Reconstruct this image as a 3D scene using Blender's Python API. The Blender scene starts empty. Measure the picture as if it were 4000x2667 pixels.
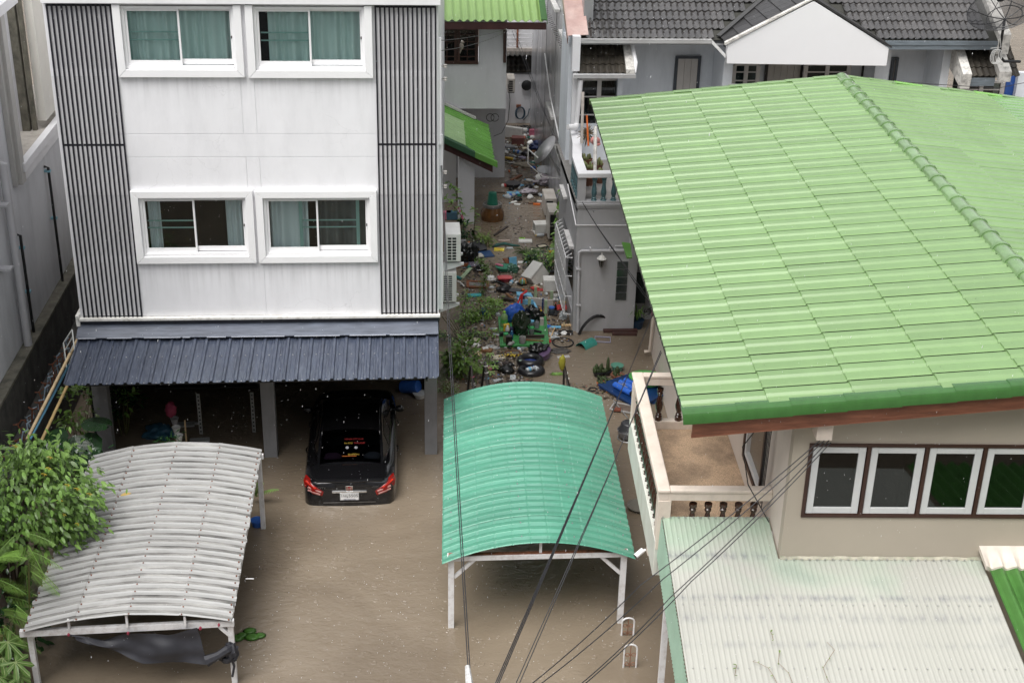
import bpy, bmesh, math, random
from mathutils import Vector, Matrix, noise
R=random.Random(7)
sc=bpy.context.scene; COL=sc.collection
PI=math.pi
# ---------------------------------------------------------------- camera
CAMH=13.3
yaw,pit,rol=math.radians(4.697),math.radians(25.173),math.radians(1.277)
F=Vector((math.sin(yaw)*math.cos(pit),math.cos(yaw)*math.cos(pit),-math.sin(pit)))
r0=Vector((math.cos(yaw),-math.sin(yaw),0)); u0=r0.cross(F)
RT=r0*math.cos(rol)+u0*math.sin(rol); UP=-r0*math.sin(rol)+u0*math.cos(rol)
CP=Vector((0,0,CAMH)); FPX=5408.0
cd=bpy.data.cameras.new('camera'); cam=bpy.data.objects.new('camera',cd); COL.objects.link(cam)
cd.sensor_width=36; cd.lens=FPX/4000*36; cd.clip_end=600; cd.clip_start=0.1
m=Matrix((RT,UP,-F)).transposed().to_4x4(); m.translation=CP; cam.matrix_world=m
sc.camera=cam
# ---------------------------------------------------------------- sky, sun, exposure (rainy overcast)
SUN_EL,SUN_ROT=math.radians(64),math.radians(222)
w=bpy.data.worlds.new("World"); sc.world=w; w.use_nodes=True
nt=w.node_tree; nt.nodes.clear()
sk=nt.nodes.new('ShaderNodeTexSky'); sk.sky_type='NISHITA'; sk.sun_disc=False
sk.sun_elevation=SUN_EL; sk.sun_rotation=SUN_ROT; sk.dust_density=4; sk.air_density=1.2
hs=nt.nodes.new('ShaderNodeHueSaturation'); hs.inputs['Saturation'].default_value=0.16
bg=nt.nodes.new('ShaderNodeBackground'); bg.inputs['Strength'].default_value=0.085
ou=nt.nodes.new('ShaderNodeOutputWorld')
nt.links.new(sk.outputs[0],hs.inputs['Color']); nt.links.new(hs.outputs[0],bg.inputs['Color']); nt.links.new(bg.outputs[0],ou.inputs['Surface'])
sl=bpy.data.lights.new('sun','SUN'); sl.energy=1.5; sl.angle=math.radians(48); sl.color=(1,.975,.94)
so=bpy.data.objects.new('sun',sl); COL.objects.link(so)
sd=Vector((math.sin(SUN_ROT)*math.cos(SUN_EL),math.cos(SUN_ROT)*math.cos(SUN_EL),math.sin(SUN_EL)))
so.rotation_euler=sd.to_track_quat('Z','Y').to_euler(); so.location=sd*60
sc.view_settings.view_transform='Standard'; sc.view_settings.look='None'; sc.view_settings.gamma=1
sc.view_settings.use_curve_mapping=False
sc.view_settings.exposure=1.2
# ---------------------------------------------------------------- survey: sight lines measured on the photograph -> points in the world
def ray(x,y): return RT*((x-2000)/FPX)-UP*((y-1333.5)/FPX)+F
def Z(x,y,z=0.0):
    d=ray(x,y); return CP+d*((z-CAMH)/d.z)
def Y(x,y,yy):
    d=ray(x,y); return CP+d*(yy/d.y)
def X(x,y,xx):
    d=ray(x,y); return CP+d*(xx/d.x)
# frame of the beige house: turned 2.96 degrees
PHI=math.radians(2.96)
BF=Matrix.Rotation(-PHI,4,'Z'); BI=BF.inverted()
bex=(BF@Vector((1,0,0))); bey=(BF@Vector((0,1,0)))
def bX(x,y,l): d=ray(x,y); return BI@(CP+d*((l-CP@bex)/(d@bex)))
def bY(x,y,l): d=ray(x,y); return BI@(CP+d*((l-CP@bey)/(d@bey)))
def bZ(x,y,z): return BI@Z(x,y,z)
def lerp(a,b,t): return a+(b-a)*t
# ---------------------------------------------------------------- materials
MATS={}
def lin(c):
    return tuple((v/12.92 if v<=.04045 else ((v+.055)/1.055)**2.4) for v in c)
def h(s):
    s=s.lstrip('#'); return lin(tuple(int(s[i:i+2],16)/255 for i in (0,2,4)))
def M(name,col,rough=.6,var=.12,sc_=3.0,stretch=(1,1,1),bump=0.0,bsc=40,metal=0.0,spec=.5,
      dirt=None,rnd=0.0,trans=0.0,coat=0.0,bstretch=(1,1,1)):
    """dirt=(colour, amount 0..1, scale, stretch)"""
    if name in MATS: return MATS[name]
    if isinstance(col,str): col=h(col)
    mt=bpy.data.materials.new(name); mt.use_nodes=True; n=mt.node_tree; L=n.links.new
    b=n.nodes['Principled BSDF']
    b.inputs['Roughness'].default_value=rough; b.inputs['Metallic'].default_value=metal
    b.inputs['Specular IOR Level'].default_value=spec
    if coat: b.inputs['Coat Weight'].default_value=coat; b.inputs['Coat Roughness'].default_value=.08
    if trans: b.inputs['Transmission Weight'].default_value=trans
    tc=n.nodes.new('ShaderNodeTexCoord'); mp=n.nodes.new('ShaderNodeMapping'); mp.inputs['Scale'].default_value=stretch
    L(tc.outputs['Object'],mp.inputs['Vector'])
    nz=n.nodes.new('ShaderNodeTexNoise'); nz.inputs['Scale'].default_value=sc_; nz.inputs['Detail'].default_value=5; nz.inputs['Roughness'].default_value=.62
    L(mp.outputs[0],nz.inputs['Vector'])
    rp=n.nodes.new('ShaderNodeValToRGB'); e=rp.color_ramp.elements
    e[0].position=.3; e[1].position=.7
    e[0].color=(*[max(0,v*(1-var)) for v in col],1); e[1].color=(*[min(1,v*(1+var)) for v in col],1)
    L(nz.outputs['Fac'],rp.inputs[0]); out=rp.outputs[0]
    if dirt:
        dc,da,ds,dst=dirt[:4]; dp=dirt[4] if len(dirt)>4 else .47
        if isinstance(dc,str): dc=h(dc)
        m2=n.nodes.new('ShaderNodeMapping'); m2.inputs['Scale'].default_value=dst; L(tc.outputs['Object'],m2.inputs['Vector'])
        n2=n.nodes.new('ShaderNodeTexNoise'); n2.inputs['Scale'].default_value=ds; n2.inputs['Detail'].default_value=7; n2.inputs['Roughness'].default_value=.68
        L(m2.outputs[0],n2.inputs['Vector'])
        r2=n.nodes.new('ShaderNodeValToRGB'); r2.color_ramp.elements[0].position=dp; r2.color_ramp.elements[1].position=dp+.25
        r2.color_ramp.elements[1].color=(da,da,da,1); L(n2.outputs['Fac'],r2.inputs[0])
        mx=n.nodes.new('ShaderNodeMix'); mx.data_type='RGBA'; L(r2.outputs[0],mx.inputs[0]); L(out,mx.inputs[6]); mx.inputs[7].default_value=(*dc,1)
        out=mx.outputs[2]
    if rnd:
        oi=n.nodes.new('ShaderNodeObjectInfo'); mr=n.nodes.new('ShaderNodeMapRange')
        mr.inputs[3].default_value=1-rnd; mr.inputs[4].default_value=1+rnd; L(oi.outputs['Random'],mr.inputs[0])
        hv=n.nodes.new('ShaderNodeHueSaturation'); L(mr.outputs[0],hv.inputs['Value']); L(out,hv.inputs['Color']); out=hv.outputs[0]
    L(out,b.inputs['Base Color'])
    if bump:
        n3=n.nodes.new('ShaderNodeTexNoise'); n3.inputs['Scale'].default_value=bsc; n3.inputs['Detail'].default_value=4
        m3=n.nodes.new('ShaderNodeMapping'); m3.inputs['Scale'].default_value=bstretch; L(tc.outputs['Object'],m3.inputs['Vector']); L(m3.outputs[0],n3.inputs['Vector'])
        bp=n.nodes.new('ShaderNodeBump'); bp.inputs['Strength'].default_value=bump; bp.inputs['Distance'].default_value=.01
        L(n3.outputs['Fac'],bp.inputs['Height']); L(bp.outputs[0],b.inputs['Normal'])
    MATS[name]=mt; return mt
def glass(name,tint=(.75,.85,.82),refl=1.0,alpha=.75):
    if name in MATS: return MATS[name]
    mt=bpy.data.materials.new(name); mt.use_nodes=True; n=mt.node_tree; n.nodes.clear(); L=n.links.new
    o=n.nodes.new('ShaderNodeOutputMaterial'); t=n.nodes.new('ShaderNodeBsdfTransparent'); t.inputs[0].default_value=(*tint,1)
    g=n.nodes.new('ShaderNodeBsdfGlossy'); g.inputs['Roughness'].default_value=.03
    fr=n.nodes.new('ShaderNodeFresnel'); fr.inputs[0].default_value=1.5
    mu=n.nodes.new('ShaderNodeMath'); mu.operation='MULTIPLY'; mu.inputs[1].default_value=refl; mu.use_clamp=True
    mx=n.nodes.new('ShaderNodeMixShader'); L(fr.outputs[0],mu.inputs[0]); L(mu.outputs[0],mx.inputs[0]); L(t.outputs[0],mx.inputs[1]); L(g.outputs[0],mx.inputs[2]); L(mx.outputs[0],o.inputs[0])
    MATS[name]=mt; return mt
# ---------------------------------------------------------------- mesh building
WM={}
class MB:
    def __init__(s,frame=None): s.v=[]; s.f=[]; s.fr=frame; s.sh=[]; s.sh=[]
    def add(s,vs,fs,M_=None):
        o=len(s.v); s.sh.append((o,len(vs),len(s.f),len(fs)))
        for p in vs:
            p=Vector(p); s.v.append(M_@p if M_ else p)
        for f in fs: s.f.append([i+o for i in f])
        return s
    def box(s,x0,x1,y0,y1,z0,z1,M_=None):
        return s.add([(x0,y0,z0),(x1,y0,z0),(x1,y1,z0),(x0,y1,z0),(x0,y0,z1),(x1,y0,z1),(x1,y1,z1),(x0,y1,z1)],
          [(0,3,2,1),(4,5,6,7),(0,1,5,4),(1,2,6,5),(2,3,7,6),(3,0,4,7)],M_)
    def cbox(s,c,d,rz=0,M_=None):
        T=Matrix.Translation(c)@Matrix.Rotation(rz,4,'Z')
        if M_: T=T@M_
        return s.box(-d[0]/2,d[0]/2,-d[1]/2,d[1]/2,-d[2]/2,d[2]/2,T)
    def beam(s,a,b,w,d,up=(0,0,1)):
        a,b=Vector(a),Vector(b); t=(b-a); L=t.length; t.normalize(); u=Vector(up)
        if abs(t.dot(u))>.98: u=Vector((0,1,0))
        sx=t.cross(u).normalized(); u=sx.cross(t)
        T=Matrix((sx,t,u)).transposed().to_4x4(); T.translation=a
        return s.box(-w/2,w/2,0,L,-d/2,d/2,T)
    def quad(s,a,b,c,d,th=0.0,nrm=None):
        a,b,c,d=map(Vector,(a,b,c,d))
        if not th: return s.add([a,b,c,d],[(0,1,2,3)])
        n=Vector(nrm) if nrm else (b-a).cross(d-a).normalized()
        n=n*th; return s.prism([a,b,c,d],n)
    def prism(s,poly,vec,M_=None):
        n=len(poly); vec=Vector(vec); vs=[Vector(p) for p in poly]; vs+= [p+vec for p in vs]
        fs=[tuple(range(n))[::-1],tuple(range(n,2*n))]+[(i,(i+1)%n,n+(i+1)%n,n+i) for i in range(n)]
        return s.add(vs,fs,M_)
    def tube(s,pts,r,n=8,cap=True,closed=False,M_=None):
        pts=[Vector(p) for p in pts]; k=len(pts); vs=[]; fs=[]
        rr=r if isinstance(r,(list,tuple)) else [r]*k
        u=None
        for i,p in enumerate(pts):
            if closed: t=pts[(i+1)%k]-pts[i-1]
            else: t=pts[min(i+1,k-1)]-pts[max(i-1,0)]
            t.normalize()
            if u is None:
                a=Vector((0,0,1)) if abs(t.z)<.9 else Vector((1,0,0)); u=t.cross(a).normalized()
            else: u=(u-t*u.dot(t)).normalized()
            v_=t.cross(u)
            for j in range(n):
                an=2*PI*j/n; vs.append(p+(u*math.cos(an)+v_*math.sin(an))*rr[i])
        for i in range(k if closed else k-1):
            a=i*n; b=((i+1)%k)*n
            for j in range(n): fs.append((a+j,a+(j+1)%n,b+(j+1)%n,b+j))
        if cap and not closed: fs.append(tuple(range(n))[::-1]); fs.append(tuple(range((k-1)*n,k*n)))
        return s.add(vs,fs,M_)
    def lathe(s,prof,n=14,M_=None,c=(0,0,0),sx=1,sy=1):
        vs=[];fs=[]; c=Vector(c)
        for r,z in prof:
            for j in range(n):
                a=2*PI*j/n; vs.append(c+Vector((r*math.cos(a)*sx,r*math.sin(a)*sy,z)))
        for i in range(len(prof)-1):
            for j in range(n): fs.append((i*n+j,i*n+(j+1)%n,(i+1)*n+(j+1)%n,(i+1)*n+j))
        if prof[0][0]>1e-4: fs.append(tuple(range(n))[::-1])
        if prof[-1][0]>1e-4: fs.append(tuple(range((len(prof)-1)*n,len(prof)*n)))
        return s.add(vs,fs,M_)
    def grid(s,nu,nv,f,th=0.0,M_=None):
        vs=[Vector(f(i/nu,j/nv)) for i in range(nu+1) for j in range(nv+1)]; fs=[]
        w=nv+1
        for i in range(nu):
            for j in range(nv): fs.append((i*w+j,(i+1)*w+j,(i+1)*w+j+1,i*w+j+1))
        if th:
            o=len(vs); vs+=[p-Vector((0,0,th)) for p in vs]
            fs+=[tuple(o+i for i in q[::-1]) for q in fs[:]]
            def side(idx):
                for a,b in zip(idx[:-1],idx[1:]): fs.append((a,o+a,o+b,b))
            side([i*w for i in range(nu+1)]); side([i*w+nv for i in range(nu+1)][::-1])
            side(list(range(w))[::-1]); side([nu*w+j for j in range(w)])
        return s.add(vs,fs,M_)
    def blob(s,c,d,nz=.25,fq=2.2,sub=3,seed=0,M_=None,flat=None):
        bm=bmesh.new(); bmesh.ops.create_icosphere(bm,subdivisions=sub,radius=1)
        c=Vector(c); vs=[]
        for p in bm.verts:
            q=p.co.copy(); k=1+nz*noise.noise(q*fq+Vector((seed*3.1,seed*1.7,seed)))
            q=Vector((q.x*d[0]*k,q.y*d[1]*k,q.z*d[2]*k))
            if flat is not None and q.z<flat: q.z=flat
            vs.append(c+q)
        fs=[tuple(x.index for x in f.verts) for f in bm.faces]; bm.free()
        return s.add(vs,fs,M_)
    def each(s,name,mat,parent=None,**k):
        """one object per piece"""
        for (o,n,f,m_) in s.sh:
            q=MB(s.fr); q.v=s.v[o:o+n]; q.f=[[i-o for i in g_] for g_ in s.f[f:f+m_]]; q.build(name,mat,parent,**k)
    def build(s,name,mat,parent=None,smooth=False,bevel=0.0,kind=None,keep=False):
        me=bpy.data.meshes.new(name); vs=s.v
        if s.fr is not None: vs=[s.fr@p for p in vs]
        if parent is not None and not keep:
            iv=WM[parent.name].inverted(); vs=[iv@p for p in vs]
        me.from_pydata([tuple(p) for p in vs],[],s.f); me.validate()
        bm=bmesh.new(); bm.from_mesh(me); bmesh.ops.recalc_face_normals(bm,faces=bm.faces); bm.to_mesh(me); bm.free()
        if mat: me.materials.append(mat)
        if smooth:
            for p in me.polygons: p.use_smooth=True
            if smooth!='all':
                me.set_sharp_from_angle(angle=math.radians(38))
        o=bpy.data.objects.new(name,me); COL.objects.link(o)
        if parent is not None:
            o.parent=parent; WM[o.name]=WM[parent.name].copy()
        else: WM[o.name]=Matrix()
        if bevel:
            md=o.modifiers.new('bevel','BEVEL'); md.width=bevel; md.segments=2; md.limit_method='ANGLE'; md.angle_limit=math.radians(40)
        if kind: o['kind']=kind
        return o
def tag(o,label=None,cat=None,group=None,kind=None):
    if label: o['label']=label
    if cat: o['category']=cat
    if group: o['group']=group
    if kind: o['kind']=kind
    return o
def thing(name,label,cat,loc=(0,0,0),rz=0,group=None,frame=None):
    o=bpy.data.objects.new(name,None); COL.objects.link(o); o.empty_display_size=.2
    T=Matrix.Translation(loc)@Matrix.Rotation(rz,4,'Z')
    if frame is not None: T=frame@T
    o.matrix_world=T; WM[o.name]=T.copy()
    return tag(o,label,cat,group)
def solo(mb,name,mat,label,cat,group=None,base=None,**k):
    """a thing that is one mesh, with its origin at its base"""
    vs=[mb.fr@p if mb.fr is not None else p for p in mb.v]; mb.fr=None
    if base is None:
        n=len(vs); base=Vector((sum(p.x for p in vs)/n,sum(p.y for p in vs)/n,min(p.z for p in vs)))
    mb.v=[p-base for p in vs]; o=mb.build(name,mat,None,**k); o.location=base; WM[o.name]=Matrix.Translation(base)
    return tag(o,label,cat,group)
KIDS={}
def copy_tree(o,parent=None,name=None):
    c=o.copy(); COL.objects.link(c); c.parent=parent
    WM[c.name]=WM.get(o.name,Matrix()).copy()
    for ch in list(o.children): copy_tree(ch,c)
    return c
def inst(me_obj,parent,T):
    """another piece sharing me_obj's mesh, placed by matrix T in the parent's frame"""
    c=me_obj.copy(); COL.objects.link(c); c.parent=parent; c.matrix_parent_inverse=Matrix(); c.matrix_local=T; WM[c.name]=WM[parent.name]@T
    return c
def text_mesh(s,size,depth=.001):
    cu=bpy.data.curves.new('t','FONT'); cu.body=s; cu.size=size; cu.extrude=depth; cu.align_x='CENTER'; cu.align_y='CENTER'; cu.resolution_u=3
    o=bpy.data.objects.new('t',cu); COL.objects.link(o); dg=bpy.context.evaluated_depsgraph_get(); dg.update()
    me=bpy.data.meshes.new_from_object(o.evaluated_get(dg)); bpy.data.objects.remove(o); return me
def put_text(s,size,mat,parent,T,name='lettering',fit=None):
    me=text_mesh(s,size); 
    if len(me.vertices)==0: return None
    if fit:
        xs=[v.co.x for v in me.vertices]; k=fit/(max(xs)-min(xs)); 
        for v in me.vertices: v.co.x*=k
    me.materials.clear(); me.materials.append(mat)
    T=WM[parent.name].inverted()@T
    me.transform(T); me.name=name
    o=bpy.data.objects.new(name,me); COL.objects.link(o); o.parent=parent; WM[o.name]=WM[parent.name].copy(); return o
def face_mat(o,xdir,ydir):
    x=Vector(xdir).normalized(); z=x.cross(Vector(ydir)).normalized(); y=z.cross(x)
    T=Matrix((x,y,z)).transposed().to_4x4(); T.translation=Vector(o); return T
# ---------------------------------------------------------------- palette
WHITE=M('white_paint',(.80,.80,.82),.45,.04,1.2,dirt=((.50,.50,.52),.30,1.1,(1.5,1.5,.22)))
WHITET=M('white_trim',(.86,.86,.87),.35,.03,2)
PANEL=M('facade_render',(.82,.82,.845),.6,.05,.7,(1,1,.7),dirt=((.55,.55,.57),.3,1.6,(1.1,1.1,.35)),bump=.05,bsc=60)
def weather(mt,sills,depth=.75,amt=.26,col=(.30,.30,.31)):
    n=mt.node_tree; L=n.links.new; b=n.nodes['Principled BSDF']; src=b.inputs['Base Color'].links[0].from_socket
    def mth(op,a,b_=0.0,cl=False):
        q=n.nodes.new('ShaderNodeMath'); q.operation=op; q.use_clamp=cl
        for i,v in enumerate((a,b_)):
            if isinstance(v,(int,float)): q.inputs[i].default_value=v
            else: L(v,q.inputs[i])
        return q.outputs[0]
    tc=n.nodes.new('ShaderNodeTexCoord'); sp=n.nodes.new('ShaderNodeSeparateXYZ'); L(tc.outputs['Object'],sp.inputs[0])
    mp=n.nodes.new('ShaderNodeMapping'); mp.inputs['Scale'].default_value=(13,13,.45); L(tc.outputs['Object'],mp.inputs[0])
    nz=n.nodes.new('ShaderNodeTexNoise'); nz.inputs['Scale'].default_value=1; nz.inputs['Detail'].default_value=5; L(mp.outputs[0],nz.inputs['Vector'])
    tot=None
    for z in sills:
        d=mth('SUBTRACT',z,sp.outputs[2]); g=mth('MULTIPLY',mth('GREATER_THAN',d,0.0),mth('SUBTRACT',1,mth('DIVIDE',d,depth),True)); tot=g if tot is None else mth('MAXIMUM',tot,g)
    st=mth('MULTIPLY',mth('MULTIPLY',mth('SUBTRACT',nz.outputs['Fac'],.43),4.0,True),mth('POWER',tot,1.6))
    # hairline cracks
    vo=n.nodes.new('ShaderNodeTexVoronoi'); vo.feature='DISTANCE_TO_EDGE'; vo.inputs['Scale'].default_value=.9
    wn=n.nodes.new('ShaderNodeTexNoise'); wn.inputs['Scale'].default_value=3; wn.inputs['Detail'].default_value=5; L(tc.outputs['Object'],wn.inputs['Vector'])
    va=n.nodes.new('ShaderNodeVectorMath'); va.operation='MULTIPLY_ADD'; L(wn.outputs['Color'],va.inputs[0]); va.inputs[1].default_value=(.5,.5,.5); L(tc.outputs['Object'],va.inputs[2]); L(va.outputs[0],vo.inputs['Vector'])
    wn2=n.nodes.new('ShaderNodeTexNoise'); wn2.inputs['Scale'].default_value=.8; L(tc.outputs['Object'],wn2.inputs['Vector'])
    cr=mth('MULTIPLY',mth('SUBTRACT',1,mth('DIVIDE',vo.outputs['Distance'],.006),True),mth('MULTIPLY',mth('SUBTRACT',wn2.outputs['Fac'],.5),5,True))
    fac=mth('MAXIMUM',mth('MULTIPLY',st,amt),mth('MULTIPLY',cr,.35))
    mx=n.nodes.new('ShaderNodeMix'); mx.data_type='RGBA'; L(fac,mx.inputs[0]); L(src,mx.inputs[6]); mx.inputs[7].default_value=(*col,1); L(mx.outputs[2],b.inputs['Base Color'])
BLACKM=M('dark_slat_paint',(.013,.012,.020),.35,.2,6)
LGREY=M('light_grey_wall',(.62,.62,.645),.6,.06,1,dirt=((.42,.42,.44),.4,1.6,(1.5,1.5,.3)))
GREYL=M('light_concrete_wall',(.68,.69,.715),.6,.08,.7,dirt=((.30,.30,.31),.5,.8,(1.2,1.2,.3)),bump=.06,bsc=70)
GREY=M('grey_wall',(.43,.43,.445),.6,.08,.8,dirt=((.28,.28,.28),.45,1.2,(1.6,1.6,.25)),bump=.06,bsc=70)
DGREY=M('grey_column_paint',(.22,.22,.23),.55,.1,2,dirt=((.1,.1,.1),.4,2.5,(2,2,.6)))
CONC=M('mossy_concrete',(.155,.145,.115),.85,.35,5,bump=.5,bsc=25,dirt=((.035,.04,.03),.8,3,(1,1,.7)))
CONCD=M('dark_mould_concrete',(.075,.072,.066),.85,.4,4,bump=.4,bsc=25,dirt=((.02,.02,.018),.8,2.5,(1,1,.5)))
SLATE=M('slate_blue_sheet',(.046,.057,.086),.3,.25,2.2,(4,.8,1),dirt=((.15,.165,.20),.6,5,(9,1.3,1)),spec=.6)
SLATEF=M('slate_blue_flashing',(.10,.115,.15),.32,.3,3,(.6,5,1),dirt=((.03,.035,.05),.6,3,(.7,6,1)))
DARK=M('dark_interior',(.012,.019,.018),.8,.3,2)
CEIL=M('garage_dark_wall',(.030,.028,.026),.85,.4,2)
CURT=M('teal_curtain',(.66,.78,.77),.85,.03,3,(3,3,.3))
CURTG=M('grey_curtain',(.72,.76,.80),.85,.03,3,(3,3,.3))
FRT=M('pale_green_frame',(.32,.50,.48),.5,.05)
PANE=glass('window_glass',(.92,.97,.96),.8)
PANED=glass('dark_window_glass',(.35,.40,.40),1.3)
PIPE=M('grey_plastic_pipe',(.50,.50,.52),.4,.05)
WPIPE=M('white_plastic_pipe',(.78,.78,.79),.35,.05)
BLK=M('black_rubber',(.012,.012,.013),.4,.2,8)
STEEL=M('galvanised_steel',(.5,.5,.5),.35,.1,4,metal=.8)
RUST=M('rusty_steel',(.20,.075,.04),.8,.5,14,bump=.3)
ACW=M('cream_metal_case',(.80,.80,.77),.35,.03,2,dirt=((.45,.43,.38),.35,3,(1,1,.5)))
ACG=M('weathered_metal_case',(.52,.49,.45),.45,.06,2,dirt=((.28,.25,.2),.5,3,(1,1,.5)))
BEIGE=M('beige_wall',(.43,.38,.31),.65,.05,.9,dirt=((.42,.37,.30),.35,1.4,(1.5,1.5,.3)),bump=.05,bsc=80)
CREAM=M('cream_balustrade',(.70,.61,.53),.6,.06,2,dirt=((.38,.34,.27),.4,4,(1,1,.6)))
BROWNW=M('brown_timber_frame',(.045,.018,.012),.5,.2,6)
BARGE=M('brown_bargeboard',(.27,.105,.06),.5,.25,5,(.6,3,3),dirt=((.08,.03,.02),.5,4,(.5,3,3)))
BALU=M('glazed_brown_baluster',(.040,.014,.008),.22,.3,6,coat=.5)
TURQ=M('turquoise_baluster',(.075,.16,.18),.3,.2,6,coat=.3)
GROOF=M('green_tile_paint',(.172,.280,.115),.30,.10,1.2,(1,.3,1),dirt=((.19,.31,.12),.4,2.2,(1,1.6,1)),rnd=.07,coat=.12,spec=.5)
GROOFN=M('fresh_green_paint',(.20,.45,.085),.25,.08,1.5,rnd=.06,coat=.25)
GCAP=M('green_cap_paint',(.042,.125,.030),.22,.1,2,coat=.4,dirt=((.03,.08,.02),.4,6,(2,2,.5)))
GDARK=M('deep_green_sheet',(.030,.095,.045),.4,.15,3)
CORR=M('green_corrugated_sheet',(.058,.165,.035),.4,.15,3,dirt=((.03,.09,.02),.5,3,(3,.7,1)))
AQUA=M('aqua_sheet',(.115,.34,.245),.14,.12,1.4,(.4,1,1),coat=.6,spec=.8,rnd=.07,dirt=((.09,.27,.195),.4,3,(.6,2,1)))
def fibre_mat():
    mt=M('faded_fibreglass',(.395,.395,.36),.5,.05,1,(1,.5,1),spec=.4); n=mt.node_tree; L=n.links.new; b=n.nodes['Principled BSDF']
    src=b.inputs['Base Color'].links[0].from_socket
    tc=n.nodes.new('ShaderNodeTexCoord'); sp=n.nodes.new('ShaderNodeSeparateXYZ'); L(tc.outputs['Object'],sp.inputs[0])
    nz=n.nodes.new('ShaderNodeTexNoise'); nz.inputs['Scale'].default_value=1.1; nz.inputs['Detail'].default_value=4; L(tc.outputs['Object'],nz.inputs['Vector'])
    def mth(op,a,b_,cl=False):
        q=n.nodes.new('ShaderNodeMath'); q.operation=op; q.use_clamp=cl
        for i,v in enumerate((a,b_)):
            if isinstance(v,(int,float)): q.inputs[i].default_value=v
            else: L(v,q.inputs[i])
        return q.outputs[0]
    # paint left green near the wall, worn to cream lower down
    g=mth('ADD',mth('MULTIPLY',mth('SUBTRACT',sp.outputs[1],1.35),.62),mth('MULTIPLY',mth('SUBTRACT',nz.outputs['Fac'],.5),2.0))
    g=mth('MULTIPLY',mth('ADD',g,0,True),.85)
    mx=n.nodes.new('ShaderNodeMix'); mx.data_type='RGBA'; L(g,mx.inputs[0]); L(src,mx.inputs[6]); mx.inputs[7].default_value=(.30,.42,.31,1); src=mx.outputs[2]
    # rows of grime along the sheet laps
    n2=n.nodes.new('ShaderNodeTexNoise'); n2.inputs['Scale'].default_value=5; n2.inputs['Detail'].default_value=6; n2.inputs['Roughness'].default_value=.7
    m2=n.nodes.new('ShaderNodeMapping'); m2.inputs['Scale'].default_value=(2.2,.7,1); L(tc.outputs['Object'],m2.inputs[0]); L(m2.outputs[0],n2.inputs['Vector'])
    tot=None
    for y,wd,am in ((1.86,.06,1.0),(1.13,.05,1.0),(.80,.07,.6),(.37,.05,.5)):
        d=mth('ABSOLUTE',mth('SUBTRACT',sp.outputs[1],y),0); d=mth('SUBTRACT',1,mth('DIVIDE',d,wd*1.6),True); d=mth('MULTIPLY',d,am)
        tot=d if tot is None else mth('MAXIMUM',tot,d)
    st=mth('MULTIPLY',tot,mth('MULTIPLY',mth('SUBTRACT',n2.outputs['Fac'],.42),3.6,True),True)
    big=mth('MULTIPLY',mth('SUBTRACT',nz.outputs['Fac'],.62),1.6,True)
    st=mth('MAXIMUM',st,big)
    m3=n.nodes.new('ShaderNodeMix'); m3.data_type='RGBA'; L(mth('MULTIPLY',st,1.0,True),m3.inputs[0]); L(src,m3.inputs[6]); m3.inputs[7].default_value=(.15,.16,.18,1)
    L(m3.outputs[2],b.inputs['Base Color']); return mt
FIBRE=fibre_mat()
FIBREG=M('green_fibreglass',(.32,.47,.37),.45,.1,2)
OLDW=M('weathered_white_sheet',(.47,.47,.465),.4,.06,3,(.5,3,1),dirt=((.30,.29,.27),.4,2.2,(.5,3,1)),rnd=.05)
OLDG=M('grimy_white_sheet',(.33,.325,.31),.5,.25,3,(.5,3,1),dirt=((.05,.048,.044),1.0,1.3,(.8,6,1),.40),rnd=.12)
WSTEEL=M('chipped_white_steel',(.70,.70,.71),.5,.05,3,dirt=((.25,.18,.14),.45,9,(1,1,1)))
TARP=M('black_tarp',(.022,.023,.030),.6,.2,5,bump=.15,bsc=20)
TILE=M('dark_roof_tile',(.050,.046,.045),.12,.35,9,rnd=.28,coat=.9,spec=1,dirt=((.10,.10,.09),.45,12,(1,1,1)))
TILED=M('mossy_dark_tile',(.036,.030,.023),.5,.45,9,rnd=.3,dirt=((.075,.07,.05),.5,12,(1,1,1)))
FLATT=M('dark_flat_tile',(.036,.035,.036),.4,.25,7,rnd=.25,dirt=((.09,.09,.09),.5,10,(1,8,1)))
COPPER=M('pink_flashing',(.46,.31,.28),.45,.2,3,dirt=((.7,.6,.56),.5,2,(1,1,1)))
FASC=M('blue_grey_fascia',(.16,.19,.215),.5,.15,4,(1,1,4),dirt=((.06,.07,.08),.5,5,(.4,1,5)))
CREAMD=M('pale_wooden_panel',(.56,.53,.50),.6,.06,3)
BLUEW=M('pale_blue_wall',(.77,.81,.86),.6,.05,1,dirt=((.42,.46,.50),.4,1.3,(1.5,1.5,.3)))
METALW=M('wet_metal_wall',(.34,.345,.36),.22,.3,.8,(1,1,.25),dirt=((.62,.63,.66),.7,.9,(1,1.6,.12)),spec=.6)  # pale upright streaks: reflections painted into the metal's colour
TERR=M('pebble_terrazzo',(.55,.39,.26),.6,.55,95,bump=.5,bsc=150,dirt=((.09,.07,.055),.8,1.0,(1,1,1),.42))
LEAF=M('green_leaf',(.135,.255,.048),.38,.25,6,rnd=.45,spec=.5)
LEAFY=M('yellow_green_leaf',(.125,.21,.035),.4,.25,6,rnd=.35)
LEAFD=M('dark_glossy_leaf',(.020,.058,.018),.22,.3,6,rnd=.35,spec=.6)
FERN=M('fern_leaf',(.17,.31,.055),.45,.2,6,rnd=.3)
PAPA=M('papaya_leaf_green',(.13,.235,.055),.42,.2,6,rnd=.25)
STEM=M('green_stem',(.10,.10,.03),.6,.2,6)
BARK=M('brown_bark',(.07,.05,.035),.85,.3,8)
YEL=M('yellow_petal',(.62,.46,.05),.5,.15)
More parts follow.
